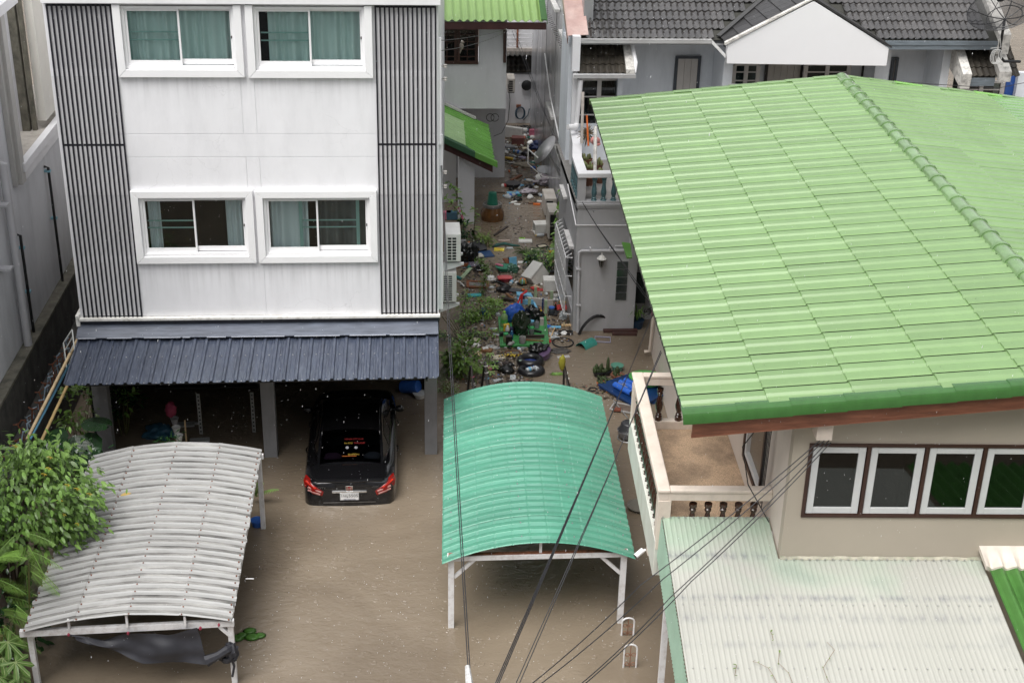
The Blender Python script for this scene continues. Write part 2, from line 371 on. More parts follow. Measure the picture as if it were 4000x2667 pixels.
# ---------------------------------------------------------------- flood water
def water_mat():
    """muddy water: the mud in it scatters light whatever the ripples do; only the reflection follows the rippled surface"""
    mt=bpy.data.materials.new('muddy_flood_water'); mt.use_nodes=True; n=mt.node_tree; L=n.links.new; n.nodes.clear()
    o=n.nodes.new('ShaderNodeOutputMaterial'); df=n.nodes.new('ShaderNodeBsdfDiffuse'); gl=n.nodes.new('ShaderNodeBsdfGlossy'); gl.inputs['Roughness'].default_value=.02
    tc=n.nodes.new('ShaderNodeTexCoord')
    nz=n.nodes.new('ShaderNodeTexNoise'); nz.inputs['Scale'].default_value=.35; nz.inputs['Detail'].default_value=7; nz.inputs['Distortion'].default_value=.8; L(tc.outputs['Object'],nz.inputs['Vector'])
    rp=n.nodes.new('ShaderNodeValToRGB'); rp.color_ramp.elements[0].position=.35; rp.color_ramp.elements[1].position=.68
    rp.color_ramp.elements[0].color=(.165,.130,.094,1); rp.color_ramp.elements[1].color=(.240,.195,.145,1)
    L(nz.outputs['Fac'],rp.inputs[0]); L(rp.outputs[0],df.inputs['Color'])
    hsum=None
    for s_,st,wt in ((1.4,(1,2.0,1),.6),(4.5,(1,1.8,1),.5),(13,(1,1.5,1),.32),(34,(1,1.2,1),.13)):
        mp=n.nodes.new('ShaderNodeMapping'); mp.inputs['Scale'].default_value=st; mp.inputs['Rotation'].default_value=(0,0,.3*s_); L(tc.outputs['Object'],mp.inputs['Vector'])
        q=n.nodes.new('ShaderNodeTexNoise'); q.inputs['Scale'].default_value=s_; q.inputs['Detail'].default_value=2; q.inputs['Distortion'].default_value=.5; L(mp.outputs[0],q.inputs['Vector'])
        mm=n.nodes.new('ShaderNodeMath'); mm.operation='MULTIPLY'; mm.inputs[1].default_value=wt; L(q.outputs['Fac'],mm.inputs[0])
        if hsum is None: hsum=mm.outputs[0]
        else:
            ad=n.nodes.new('ShaderNodeMath'); L(hsum,ad.inputs[0]); L(mm.outputs[0],ad.inputs[1]); hsum=ad.outputs[0]
    bp=n.nodes.new('ShaderNodeBump'); bp.inputs['Strength'].default_value=.6; bp.inputs['Distance'].default_value=.06
    L(hsum,bp.inputs['Height']); L(bp.outputs[0],gl.inputs['Normal'])
    fr=n.nodes.new('ShaderNodeFresnel'); fr.inputs[0].default_value=1.75; L(bp.outputs[0],fr.inputs['Normal'])
    mx=n.nodes.new('ShaderNodeMixShader'); L(fr.outputs[0],mx.inputs[0]); L(df.outputs[0],mx.inputs[1]); L(gl.outputs[0],mx.inputs[2]); L(mx.outputs[0],o.inputs[0])
    return mt
WATER=water_mat()
g=MB(); g.box(-150,150,-40,260,-.75,-.65); g.build('ground',CONCD,kind='structure')
g=MB(); g.quad((-150,-40,0),(150,-40,0),(150,260,0),(-150,260,0)); g.build('water',WATER,kind='structure')
# ---------------------------------------------------------------- white apartment building
FY=23.14; FX0,FX1=-5.868,.552; ZB=2.93; ZT=8.555
def fz(x,y,yy=FY): return Y(x,y,yy)
WB=thing('apartment_building','white three storey apartment building with black vertical slat screens and white framed windows','building',(-2.7,FY,0))
wins=[]   # X0,X1,Z0,Z1 outer of surround
SY=FY-.09
def wrect(tl,br): a=Y(*tl,SY); b=Y(*br,SY); return (a.x,b.x,b.z,a.z)
W_UL=(Y(463,303,SY).x,Y(956,304,SY).x,Y(700,303.5,SY).z,ZT)
W_UR=(Y(940+88/2.8,306,SY).x,Y(940+1450/2.8,308,SY).x,Y(1200,306.5,SY).z,ZT)
W_LL=(Y(480+218/3.92,1032,SY).x,Y(480+2048/3.92,1027,SY).x,Y(760,1030,SY).z,Y(750,748,SY).z)
W_LR=(Y(960+205/3.92,1028,SY).x,Y(960+2025/3.92,1024,SY).x,Y(1240,1027,SY).z,Y(1240,748,SY).z)
W4=[W_UL,W_UR,W_LL,W_LR]
weather(PANEL,[W_UL[2],W_LL[2],ZB+.9])
SW=.125
holes=[(a+SW*.7,b-SW*.7,c+SW*.7,(d-SW*.7 if d<8 else d-.02)) for a,b,c,d in W4]
# front wall as a grid with openings
xs=sorted({FX0,FX1}|{v for r_ in holes for v in r_[:2]}); zs=sorted({ZB,ZT+5.5}|{v for r_ in holes for v in r_[2:]})  # walls run on unseen above, raised to darken the alley
mb=MB()
for i in range(len(xs)-1):
    for j in range(len(zs)-1):
        cx,cz=(xs[i]+xs[i+1])/2,(zs[j]+zs[j+1])/2
        if any(a<cx<b and c<cz<d for a,b,c,d in holes): continue
        mb.box(xs[i],xs[i+1],FY,FY+.16,zs[j],zs[j+1])
for a,b,c,d in holes:      # reveals
    pass
mb.build('front_wall',PANEL,WB)
mb=MB(); mb.prism([(FX1-.16,FY+.161,ZB),(FX1-.001,FY+.161,ZB),(.99,35,ZB),(.8,35,ZB)],(0,0,11.1)); mb.box(FX0,FX0+.16,FY+.161,35,ZB,ZT+5.5); mb.each('side_wall',WHITE,WB)
mb=MB(); mb.box(FX0,.9,35.01,35.2,ZB,ZT+5.5); mb.build('rear_wall',WHITE,WB)
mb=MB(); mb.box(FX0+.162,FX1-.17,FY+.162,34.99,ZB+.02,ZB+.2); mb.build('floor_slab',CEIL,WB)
mb=MB(); mb.box(FX0,FX1,FY,35.2,ZT+5.5,ZT+5.62); mb.build('roof_slab',WHITE,WB)
# parapet band at top, pale ledge at the foot of the facade
a=Y(153,11,FY-.13); mb=MB(); mb.box(a.x+.02,FX1+.035,FY-.13,FY-.001,a.z-.012,ZT+1.5); mb.build('parapet_band',WHITE,WB,bevel=.006)
mb=MB(); mb.box(FX0-.04,FX1+.02,FY-.10,FY-.001,ZB,ZB+.055); mb.box(FX0-.07,FX0-.001,FY-.1,FY+.3,ZB-.1,ZB+.12); mb.build('facade_ledge',M('peeling_white_ledge',(.74,.73,.70),.7,.06,4,dirt=((.3,.27,.22),.6,9,(1,1,1))),WB,bevel=.01)
# rendered panels stand 8 mm proud, their joints stay open
def panel(x0,x1,z0,z1):
    m_=MB(); 
    # leave out what the windows take
    m_.box(x0,x1,FY-.008,FY-.0005,z0,z1); return m_.build('render_panel',PANEL,WB,bevel=.003)
zl=lambda x,y: Y(x,y,FY).z
xA=Y(945,420,FY).x; xB=Y(1001,420,FY).x; xC=Y(1462,400,FY).x
z1,z2=zl(700,523.5),zl(700,614)
panel(FX0+.03,xA,z1+.004,W_UL[2]+.10); panel(xB,FX1-.02,z1+.004,W_UR[2]+.10)
panel(xA+.008,xB-.008,z1+.004,W_UR[2]+.14)
panel(FX0+.03,FX1-.02,z2+.004,z1-.004)
panel(FX0+.03,xA+.012,W_LL[3]-.1,z2-.004); panel(xB+.012,FX1-.02,W_LR[3]-.1,z2-.004); panel(xA+.02,xB+.004,W_LR[3]-.14,z2-.004)
xD=Y(1038,1150,FY).x
panel(FX0+.03,xD-.004,ZB+.06,W_LL[2]+.1); panel(xD+.004,FX1-.02,ZB+.06,W_LR[2]+.1)
def window(r_,kind):
    x0,x1,z0,z1=r_; top=z1<8
    zt=z1
    f=MB(); y0,y1=SY,FY+.04
    def tri(p): pass
    f.prism([(x0,y0,z0),(x0+SW,y0+.0,z0+SW),(x0+SW,y0,zt-(SW if top else 0)),(x0,y0,zt)],(0,.13,0))
    f.prism([(x1,y0,z0),(x1,y0,zt),(x1-SW,y0,zt-(SW if top else 0)),(x1-SW,y0,z0+SW)],(0,.13,0))
    f.prism([(x0+.003,y0+.003,z0-.001),(x1-.003,y0+.003,z0-.001),(x1-SW-.003,y0+.003,z0+SW),(x0+SW+.003,y0+.003,z0+SW)],(0,.126,0))
    if top: f.prism([(x0+.003,y0+.003,zt+.001),(x0+SW+.003,y0+.003,zt-SW),(x1-SW-.003,y0+.003,zt-SW),(x1-.003,y0+.003,zt+.001)],(0,.126,0))
    win=f.build('window',WHITET,WB,bevel=.004)
    # aluminium frame set back
    a,b,c,d=x0+SW+.002,x1-SW-.002,z0+SW+.002,(zt-SW-.002 if top else zt-.035)
    t=.045; ya,yb=FY-.02,FY+.09
    fr=MB(); fr.box(a,a+t,ya,yb,c,d); fr.box(b-t,b,ya,yb,c,d); fr.box(a+t,b-t,ya-.03,yb,c,c+t*1.1); fr.box(a+t,b-t,ya,yb,d-t,d)
    fr.build('window_frame',WHITET,win,bevel=.003)
    a2,b2,c2,d2=a+t,b-t,c+t*1.1,d-t; mid=(a2+b2)/2-.012; s=.052
    for k,(xa,xb,yy,low) in enumerate(((a2,mid+.03,FY+.008,0),(mid-.03+.032,b2,FY+.045,.016))):
        q=MB(); q.box(xa,xa+s*(.8 if k==0 else .5),yy,yy+.03,c2+low,d2); q.box(xb-s*.62,xb,yy,yy+.03,c2+low,d2)
        q.box(xa,xb,yy+.001,yy+.029,c2+low,c2+low+.085); q.box(xa,xb,yy+.001,yy+.029,d2-.04,d2)
        sash=q.build('sash',WHITET,win,bevel=.002)
        q=MB(); q.box(xa+.03,xb-.03,yy+.012,yy+.018,c2+low+.07,d2-.03); q.build('pane',PANE,win)
        if k==1:
            q=MB(); q.box(xb-.024,xb-.008,yy-.03,yy-.001,(c2+d2)/2-.02,(c2+d2)/2+.02); q.build('latch',BLK,win)
    # screen rails seen through the pane
    q=MB()
    zc=(c2+d2)/2
    lo,hi=(a2+.05,mid-.01) if kind!=3 else (mid-.28,b2-.19)
    for dz in (.06,-.07): q.box(lo,hi,FY+.085,FY+.10,zc+dz,zc+dz+.022)
    if kind==3:
        for xx in (mid-.31,b2-.2): q.box(xx,xx+.06,FY+.085,FY+.10,c2,d2)
    elif kind in(0,): q.box(a2+.02,a2+.06,FY+.08,FY+.10,c2,d2)
    q.each('screen_rail',FRT,win)
    # curtains, hung in folds
    def curtain(xa,xb,mat,seed,amp=.035,per=.11):
        rr=random.Random(seed); ph=[rr.uniform(0,6) for _ in range(4)]
        def fn(u,v):
            x=lerp(xa,xb,u); k=x*2*PI/per
            return (x,FY+.165+amp*(math.sin(k+ph[0]+1.2*math.sin(k*.31+ph[1]))+.5*math.sin(k*.47+ph[2])),lerp(c2-.1,d2+.03,v))
        q=MB(); q.grid(max(10,int((xb-xa)/per*9)),2,fn); q.build('curtain',mat,win,smooth='all')
    if kind==0: curtain(a2-.03,b2-.05,CURT,1,.04,.155)
    if kind==1: curtain(a2+.17,b2-.0,CURT,2,.04,.165)
    if kind==2: curtain(b2-.33,b2-.03,CURTG,3,.03,.085); curtain(a2+.06,a2+.27,CURTG,4,.02,.08)
    if kind==3: curtain(a2+.03,mid-.15,CURTG,5,.05,.2); curtain(mid+.02,b2-.05,M('dim_curtain',(.14,.145,.15),.9),6,.05,.24)
    q=MB(); q.box(x0-.05,x1+.05,FY+1.9,FY+1.95,z0-.4,zt+.4); q.box(x0-.05,x1+.05,FY+.2,FY+1.9,z0-.42,z0-.4); q.box(x0-.05,x1+.05,FY+.2,FY+1.9,zt+.05,zt+.08); q.box(x0-.08,x0-.05,FY+.2,FY+1.9,z0-.4,zt+.05); q.box(x1+.05,x1+.08,FY+.2,FY+1.9,z0-.4,zt+.05)
    q.build('room',DARK,win)
for k,r_ in enumerate(W4): window(r_,k)
# slat screens
def screen(xl,xr):
    zt,zm,zb=ZT-.01,Y(1580,567,FY-.05).z,ZB+.045
    for za,zb_ in ((zm,zt),(zb,zm)):
        base=None
        for i in range(14):
            x=lerp(xl,xr,i/13)
            if base is None:
                q=MB(); q.box(-.0135,.0135,-.012,.018,0,zb_-za); base=q.build('slat',BLACKM,WB,keep=True); T=WM[WB.name].inverted()@Matrix.Translation((x,FY-.030,za)); base.matrix_local=T
            else: inst(base,WB,WM[WB.name].inverted()@Matrix.Translation((x,FY-.030,za)))
    for zz in (zt-.015,zm,zb+.01):
        q=MB(); q.box(xl-.012,xr+.012,FY-.0118,FY-.0085,zz-.018,zz+.018); q.build('slat_rail',BLACKM,WB)
screen(Y(176,16,FY-.1).x,Y(425.5,16,FY-.1).x); screen(Y(1465.5,25,FY-.1).x,Y(1701,25,FY-.1).x)
# columns
for (xa,xb,py) in ((385,443,1752),(1033,1085,1785),(1660,1708,1777)):
    a=Y(xa,py,FY+.03); b=Y(xb,py,FY+.03)
    q=MB(); q.box(a.x,b.x,FY+.03,FY+.03+.24,-.6,ZB+.02); q.build('column',DGREY,WB,bevel=.008)
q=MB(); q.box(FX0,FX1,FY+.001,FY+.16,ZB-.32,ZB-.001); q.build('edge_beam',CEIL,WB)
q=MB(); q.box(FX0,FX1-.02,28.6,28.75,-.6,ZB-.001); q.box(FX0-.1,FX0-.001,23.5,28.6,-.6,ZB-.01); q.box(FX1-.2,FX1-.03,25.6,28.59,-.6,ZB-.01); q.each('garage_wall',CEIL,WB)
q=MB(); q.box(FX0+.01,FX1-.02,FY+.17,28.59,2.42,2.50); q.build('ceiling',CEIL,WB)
# awning
AW=thing('awning','slate blue ribbed metal awning over the garage of the white building','awning',(-2.7,FY,2.3))
e0=Z(248,1505,2.32); e1=Z(1715,1476,2.32); t0=Vector((-5.90,FY-.16,2.66)); t1=Vector((.535,FY-.16,2.66))
nr=31
def awn(u,v):
    p=lerp(lerp(t0,t1,u),lerp(e0,e1,u),v)
    k=(u*nr)%1.0; 
    hgt=.032 if k<.10 or k>.90 else (.0 if .17<k<.83 else .032*(1-(abs((k if k<.5 else 1-k)-.10)/.07)))
    hgt+= .006 if .36<k<.40 or .60<k<.64 else 0
    return p+Vector((0,0,hgt))
us=[]
q=MB(); nu=nr*20
q.grid(nu,3,awn,th=.006); q.build('roof_sheet',SLATE,AW)
q=MB(); q.prism([(FX0-.05,FY-.012,2.86),(FX0-.05,FY-.30,2.70),(FX0-.05,FY-.30,2.69),(FX0-.05,FY-.012,2.845)],(FX1-FX0+.03,0,0)); q.build('flashing',SLATEF,AW)
q=MB(); q.box(FX0-.03,FX1+.01,FY-.06,FY-.011,2.862,2.925); q.build('flashing_upstand',M('near_black_flashing',(.02,.022,.032),.4,.2),AW)
x=FX0-.02; R2=random.Random(3)
q=MB()
while x<FX1-.1:
    wd=R2.uniform(.12,.95); q.beam((x,FY-.31,2.70),(min(FX1,x+wd),FY-.31,2.70),.05,.004); x+=wd+R2.uniform(.02,.35)
q.each('flashing_lap',M('pale_lap',(.33,.35,.40),.3,.1),AW)
q=MB()
for u in [i/nr for i in range(1,nr)]:
    for v in (.45,.985):
        p=awn(u+.5/nr,v); q.lathe([(.012,0),(.012,.008),(.001,.012)],6,c=p)
q.build('screw_heads',STEEL,AW,kind='stuff')
q=MB(); q.beam(e0+Vector((.3,.12,-.05)),e1+Vector((-.3,.12,-.05)),.04,.05)
for x in (-5.4,-2.65,.3): q.beam((x,FY-.01,2.4),(x,21.9,2.24),.04,.05)
q.build('bracket',CEIL,AW)
# strip of trim and cable clamps on the building's right edge
q=MB(); q.box(FX1+.002,FX1+.05,FY+.05,FY+.12,6.15,8.0); q.box(FX1+.002,FX1+.075,FY+.12,FY+.2,3.0,6.3); q.each('edge_trim',WHITE,WB)
q=MB()
for z in (7.5,7.28,5.62,5.36):
    for dx in (0,.06): q.lathe([(.022,-.03),(.03,-.02),(.02,0),(.03,.02),(.022,.03)],8,c=(FX1+.11+dx*.2,FY+.14-dx,z+dx*.3))
    q.beam((FX1+.05,FY+.15,z),(FX1+.13,FY+.13,z),.015,.015)
q.build('insulator',M('porcelain_grey',(.35,.33,.31),.4),WB)
# ---------------------------------------------------------------- air conditioners on its right wall
def ac_unit(name,x0,x1,yf,z0,z1,depth,mat,label,group,ncol=2,nrow=8,bracket=True):
    t=thing(name,label,'air conditioner',((x0+x1)/2,yf,z0),0,group)
    c=MB(); c.box(x0,x1,yf,yf+depth,z0+.03,z1); c.build('case',mat,t,bevel=.018)
    gx0,gx1=x0+(x1-x0)*.1,x0+(x1-x0)*.72; gz0,gz1=z0+.07,z1-.06
    d=MB(); d.box(gx0,gx1,yf-.006,yf-.001,gz0,gz1); d.build('grille_recess',BLK,t)
    gr=MB()
    for i in range(nrow+1): z=lerp(gz0,gz1,i/nrow); gr.box(gx0,gx1,yf-.016,yf-.007,z-.006,z+.006)
    for i in range(ncol+1): x=lerp(gx0,gx1,i/ncol); gr.box(x-.008,x+.008,yf-.017,yf-.0065,gz0,gz1)
    gr.build('grille',mat,t)
    f=MB(); f.box(x0+.02,x1-.02,yf+.06,yf+.12,z0,z0+.031); f.box(x0+.02,x1-.02,yf+depth-.12,yf+depth-.06,z0,z0+.031); f.each('foot',BLK,t)
    if bracket:
        b=MB(); 
        for yy in (yf+.05,yf+depth-.1):
            b.prism([(FX1+.06,yy,z0-.0),(x1+.06,yy,z0-.0),(x1+.06,yy,z0-.05),(FX1+.06,yy,z0-.2)],(0,.012,0))
            b.box(FX1+.06,x1+.06,yy-.03,yy+.03,z0-.008,z0)
        b.each('wall_bracket',WHITET,t)
    return t
AG='air conditioners on the right wall of the white building'
ac_unit('air_conditioner',.715,1.005,24.6,3.36,3.96,.66,ACW,'white outdoor air conditioner, upper of the two on brackets beside the white building',AG)
ac_unit('air_conditioner',.645,.925,24.6,2.52,3.18,.6,ACW,'cream outdoor air conditioner, lower of the two on brackets beside the white building',AG,2,12)
# ---------------------------------------------------------------- grey building at left
LB=thing('grey_building','plain grey building at the left edge with an open ledge and black pipes','building',(-8.3,26,0))
lx=-7.25
p=lambda x,y: X(x,y,lx)
lz0=p(60,550)
q=MB(); q.box(-10,lx,14,25.25,-.6,9.6); q.box(-10,lx,25.25,31,-.6,5.02); q.box(-10,lx-1.3,25.25,31,5.02,9.6); q.build('wall',GREYL,LB)
q=MB(); q.box(lx-1.29,lx+.10,25.3,31,5.021,5.14); q.build('ledge_floor',M('dirty_concrete_floor',(.46,.43,.39),.8,.15,6,dirt=((.2,.17,.13),.5,5,(1,1,1))),LB)
q=MB(); q.box(lx+.06,lx+.20,25.15,31,5.03,5.2); q.box(lx+.001,lx+.14,25.15,31,4.82,5.0); q.each('ledge_rim',WHITE,LB,bevel=.01)
q=MB(); q.box(lx-.02,lx+.16,25.02,25.28,4.83,9.2); q.box(lx+.0,lx+.09,24.9,25.02,4.83,9.2); q.each('window_jamb',M('grey_white_jamb',(.5,.49,.47),.6,.08,2),LB,bevel=.01)
q=MB(); q.box(lx-1.28,lx-.4,27.45,27.6,5.14,9.2); q.build('inner_pier',LGREY,LB)
q=MB(); q.box(lx-1.25,lx-.8,27.0,27.4,5.14,5.25); q.cbox((lx-.8,26.6,5.2),(.25,.5,.08),.4); q.cbox((lx-.4,28.3,5.18),(.06,.6,.05),.2); q.each('rubble',CONC,LB)
q=MB(); q.box(lx-.39,lx-.24,27.42,27.6,5.14,9.2); q.box(lx-.20,lx-.12,27.46,27.56,5.14,9.2); q.each('door_frame',CONC,LB)
q=MB(); q.box(lx-.11,lx+.05,27.62,29.5,5.3,9.2); q.build('door_leaf',M('pale_cream_door',(.74,.72,.66),.6,.04),LB)
q=MB(); a=Y(85,0,25.4); q.box(lx-.4,lx+.42,20.0,25.3,8.12,8.3); q.build('canopy',WHITE,LB)
q=MB()
for (y0,ztop,zbot) in ((24.1,4.6,1.2),(22.25,3.4,1.0)):
    yy=0
def vpipe(name,px0,py0,px1,py1,r,mat,off=.08):
    a=X(px0,py0,lx+off); b=X(px1,py1,lx+off); m_=MB(); m_.tube([Vector((lx,a.y,a.z+.02)),a,Vector((lx+off,a.y,b.z))],r,10); return m_.build(name,mat,LB,smooth=True)
vpipe('black_pipe',188,655,250,1130,.028,BLK); vpipe('black_pipe',79,920,136,1290,.028,BLK)
vpipe('drain_pipe',10,640,95,1390,.075,PIPE,.12)
q=MB()
for (px,py) in ((190,668),(215,852),(88,968),(112,1138)):
    a=X(px,py,lx+.08); q.box(lx,lx+.12,a.y-.045,a.y+.045,a.z-.02,a.z+.02)
q.each('pipe_clip',M('pale_blue_clip',(.25,.5,.6),.5),LB)
for (px,py) in ((12,800),(28,1048)):
    a=X(px,py,lx+.12); q=MB(); q.box(lx,lx+.21,a.y-.09,a.y+.09,a.z-.02,a.z+.02); q.build('pipe_bracket',PIPE,LB)
# boundary wall, spikes, poles
BW=thing('boundary_wall','mossy dark concrete boundary wall with rusty spikes at the left','wall',(-7.1,22,0))
q=MB(); q.box(-7.24,-7.05,12,31,-.6,1.95); q.build('wall_body',CONCD,BW)
q=MB(); q.grid(60,1,lambda u,v:(lerp(-7.245,-7.03,v),lerp(12,31,u),2.0+.012*noise.noise(Vector((u*80,v*3,1)))),th=.055); q.build('coping',CONC,BW)
q=MB(); q.box(-7.049,-6.75,12,31,-.6,1.05); q.build('wall_footing',CONCD,BW)
sp=None
for i in range(46):
    y=18.2+i*.17+R.uniform(-.03,.03); x=-6.86+R.uniform(-.05,.05)
    if sp is None:
        q=MB(); q.beam((0,0,0),(.0,0,.30),.022,.022); q.beam((0,0,.28),(.09,.02,.33),.03,.01); q.beam((0,0,.28),(-.07,-.03,.31),.03,.01); q.beam((0,0,.2),(.07,.0,.22),.012,.012)
        sp=q.build('spike',RUST,BW,keep=True); sp['label']='rusty steel spike with barbed tip'
        q2=MB(); q2.beam((0,0,0),(.01,0,.26),.025,.016); q2.beam((0,0,.25),(.09,.03,.29),.03,.01); sp2=q2.build('spike',M('flaking_blue_steel',(.36,.46,.55),.6,.4,18),BW,keep=True)
        sp.matrix_local=WM[BW.name].inverted()@Matrix.Translation((x,y,1.05)); sp2.matrix_local=WM[BW.name].inverted()@Matrix.Translation((x,y+.08,1.05)); continue
    T=WM[BW.name].inverted()@Matrix.Translation((x,y,1.05))@Matrix.Rotation(R.uniform(-.5,.5),4,'Z')@Matrix.Rotation(R.uniform(-.25,.25),4,'Y')@Matrix.Diagonal((1,1,R.uniform(.7,1.25),1))
    inst(sp if i%2 else sp2,BW,T)
def pole(pts,r,mat,label,cat,name='bamboo_pole',group=None):
    q=MB(); q.tube(pts,r,8); return solo(q,name,mat,label,cat,group,smooth=True)
BAM=M('bamboo',(.50,.36,.16),.5,.2,5,(1,1,6))
pole([Y(105,1715,20.9),Y(310,1310,23.2)],.026,M('pale_bamboo',(.62,.47,.28),.5,.2,5),'long pale bamboo pole leaning towards the blue awning','pole')
pole([Y(161,1722,21.0),Y(262,1508,22.2)],.026,BAM,'shorter yellow bamboo pole standing right of the long one','pole')
pole([Y(118,1715,20.95),Y(285,1395,22.9)],.02,M('blue_pipe',(.10,.28,.42),.4),'blue plastic pipe lying along the pale bamboo pole','pipe','plastic_pipe')
q=MB(); 
ra=[Y(*v,22.9) for v in ((248,1338),(282,1287))]; rb=[Y(*v,22.7) for v in ((262,1440),(292,1370))]
for i in range(2): q.tube([Y(248+i*34,1338-i*51,22.9),Y(262+i*30,1446-i*72,22.7)],.012,5)
for t in (0,.3,.65,.95): q.tube([lerp(Y(248,1338,22.9),Y(262,1446,22.7),t),lerp(Y(282,1287,22.9),Y(292,1374,22.7),t)],.010,5)
solo(q,'wire_rack',M('white_wire',(.6,.62,.6),.4),'white wire rack hung beside the end of the blue awning','rack')

# ---------------------------------------------------------------- unseen house added behind the camera to block low sky light
VB=thing('unseen_blocking_house','unseen tall grey house added behind the camera to block low sky light','house',(0,-4,0))
q=MB(); q.box(-22,22,-12,-1.0,-.6,17.0); q.build('wall',GREY,VB)
q=MB(); q.box(-22.1,22.1,-12.1,-.9,17.001,17.2); q.build('roof_slab',CONC,VB)
for k in range(-5,6):
    for z in (1.2,4.6,8.0): 
        q=MB(); q.box(k*3.6-.7,k*3.6+.7,-1.03,-.95,z,z+1.5); q.build('window',PANED,VB)
# ---------------------------------------------------------------- beige house (built in its own turned frame)
bs=3.949; bf=14.826          # side wall, front wall (local)
BH=thing('house','beige two storey house with pale green sheet roof and balustraded balcony','house',(bs+3,bf+6,0),0,None,BF)
def bm_(): return MB(BF)
z_b=3.30
# walls: front wall with window band cut out
wx0=bY(3127,2015.8,bf).x; wz0=bY(3127,2015.8,bf).z; wz1=bY(3163,1730,bf).z; wx1=wx0+5*.727
q=bm_(); q.box(bs,wx0,bf,bf+.15,z_b-3.9,6.4-.9); q.box(wx0,wx1,bf,bf+.15,z_b-3.9,wz0); q.box(wx0,wx1,bf,bf+.15,wz1,5.6); q.box(wx1,12,bf,bf+.15,-.6,5.6); q.build('front_wall',BEIGE,BH)
q=bm_(); q.box(bs,bs+.16,bf+.151,15.55,-.6,5.45); q.box(bs,bs+.16,15.55,19.3,2.95,5.45) if False else q.box(bs,bs+.16,15.55,28,-.6,2.85)
q.box(bs,bs+.16,15.551,16.3,2.851,5.45); q.box(bs,bs+.16,16.3,17.4,2.851,3.35); q.box(bs,bs+.16,16.3,17.4,4.9,5.45); q.box(bs,bs+.16,17.4,28,2.851,5.45)
q.build('side_wall',M('lit_beige_side',(.66,.585,.52),.6,.04,.9,dirt=((.5,.44,.38),.3,1.3,(1.5,1.5,.3))),BH)  # paler copy of the front's beige: light from the left put into colour
q=bm_(); q.box(bs,12,28.001,28.15,-.6,5.6); q.build('rear_wall',BEIGE,BH)
q=bm_(); q.box(bs+.2,bs+.9,bf+.1,27.9,2.3,2.35); q.box(bs+1.6,bs+1.62,bf+.2,27.9,2.3,5.5); q.build('interior',DARK,BH)
# side window / doorway onto the balcony
q=bm_(); q.box(bs-.012,bs+.1,16.29,16.36,3.35,4.9); q.box(bs-.012,bs+.1,17.34,17.41,3.35,4.9); q.box(bs-.012,bs+.1,16.36,17.34,4.83,4.9); q.box(bs-.012,bs+.1,16.36,17.34,3.35,3.42)
sw=q.build('window',M('white_wood_frame',(.72,.72,.72),.45,.04),BH)
q=bm_(); q.box(bs-.03,bs-.0125,16.2,16.285,3.28,4.97); q.box(bs-.03,bs-.0125,17.415,17.5,3.28,4.97); q.box(bs-.03,bs-.0125,16.285,17.415,3.27,3.345); q.build('window_casing',BROWNW,sw)
q=bm_(); q.box(bs+.05,bs+.056,16.36,17.34,3.42,4.83); q.build('pane',M('frosted_brown_pane',(.24,.19,.14),.5,.4,90,bump=.3,bsc=120),sw)
# casement windows in front
WF=M('grey_white_frame',(.60,.61,.61),.45,.06,3)
for i in range(5):
    x=wx0+i*.727
    c=bm_(); t=.042
    c.box(x-.001,x+t,bf-.022,bf+.06,wz0,wz1); c.box(x+t,x+.727,bf-.022,bf+.06,wz1-t,wz1); c.box(x+t,x+.727,bf-.022,bf+.06,wz0,wz0+t)
    if i==4: c.box(x+.727-t,x+.727,bf-.02,bf+.06,wz0+t,wz1-t)
    win=c.build('window',BROWNW,BH)
    a,b=x+t+.012,x+.727-.012; s=.088; c0,c1=wz0+t+.006,wz1-t-.006
    f=bm_(); f.box(a,a+s,bf-.005,bf+.04,c0,c1); f.box(b-s,b,bf-.005,bf+.04,c0,c1); f.box(a+s,b-s,bf-.004,bf+.039,c1-s,c1); f.box(a+s,b-s,bf-.004,bf+.039,c0,c0+s)
    fr=f.build('sash',WF,win,bevel=.005)
    g=bm_(); g.box(a+s-.01,b-s+.01,bf+.016,bf+.021,c0+s-.01,c1-s+.01); g.build('pane',PANED,win)
q=bm_(); q.box(wx0,wx1,bf+.5,bf+.52,wz0-.3,wz1+.3); q.build('dark_backing',DARK,BH)  # plain dark sheet behind the window band
a=bY(3192,1690,bf-.24); b=bY(3250,1722,bf-.24)
q=bm_(); q.box(a.x,b.x,bf-.24,bf-.001,b.z,b.z+.24); q.build('beam_end',CREAM,BH,bevel=.01)
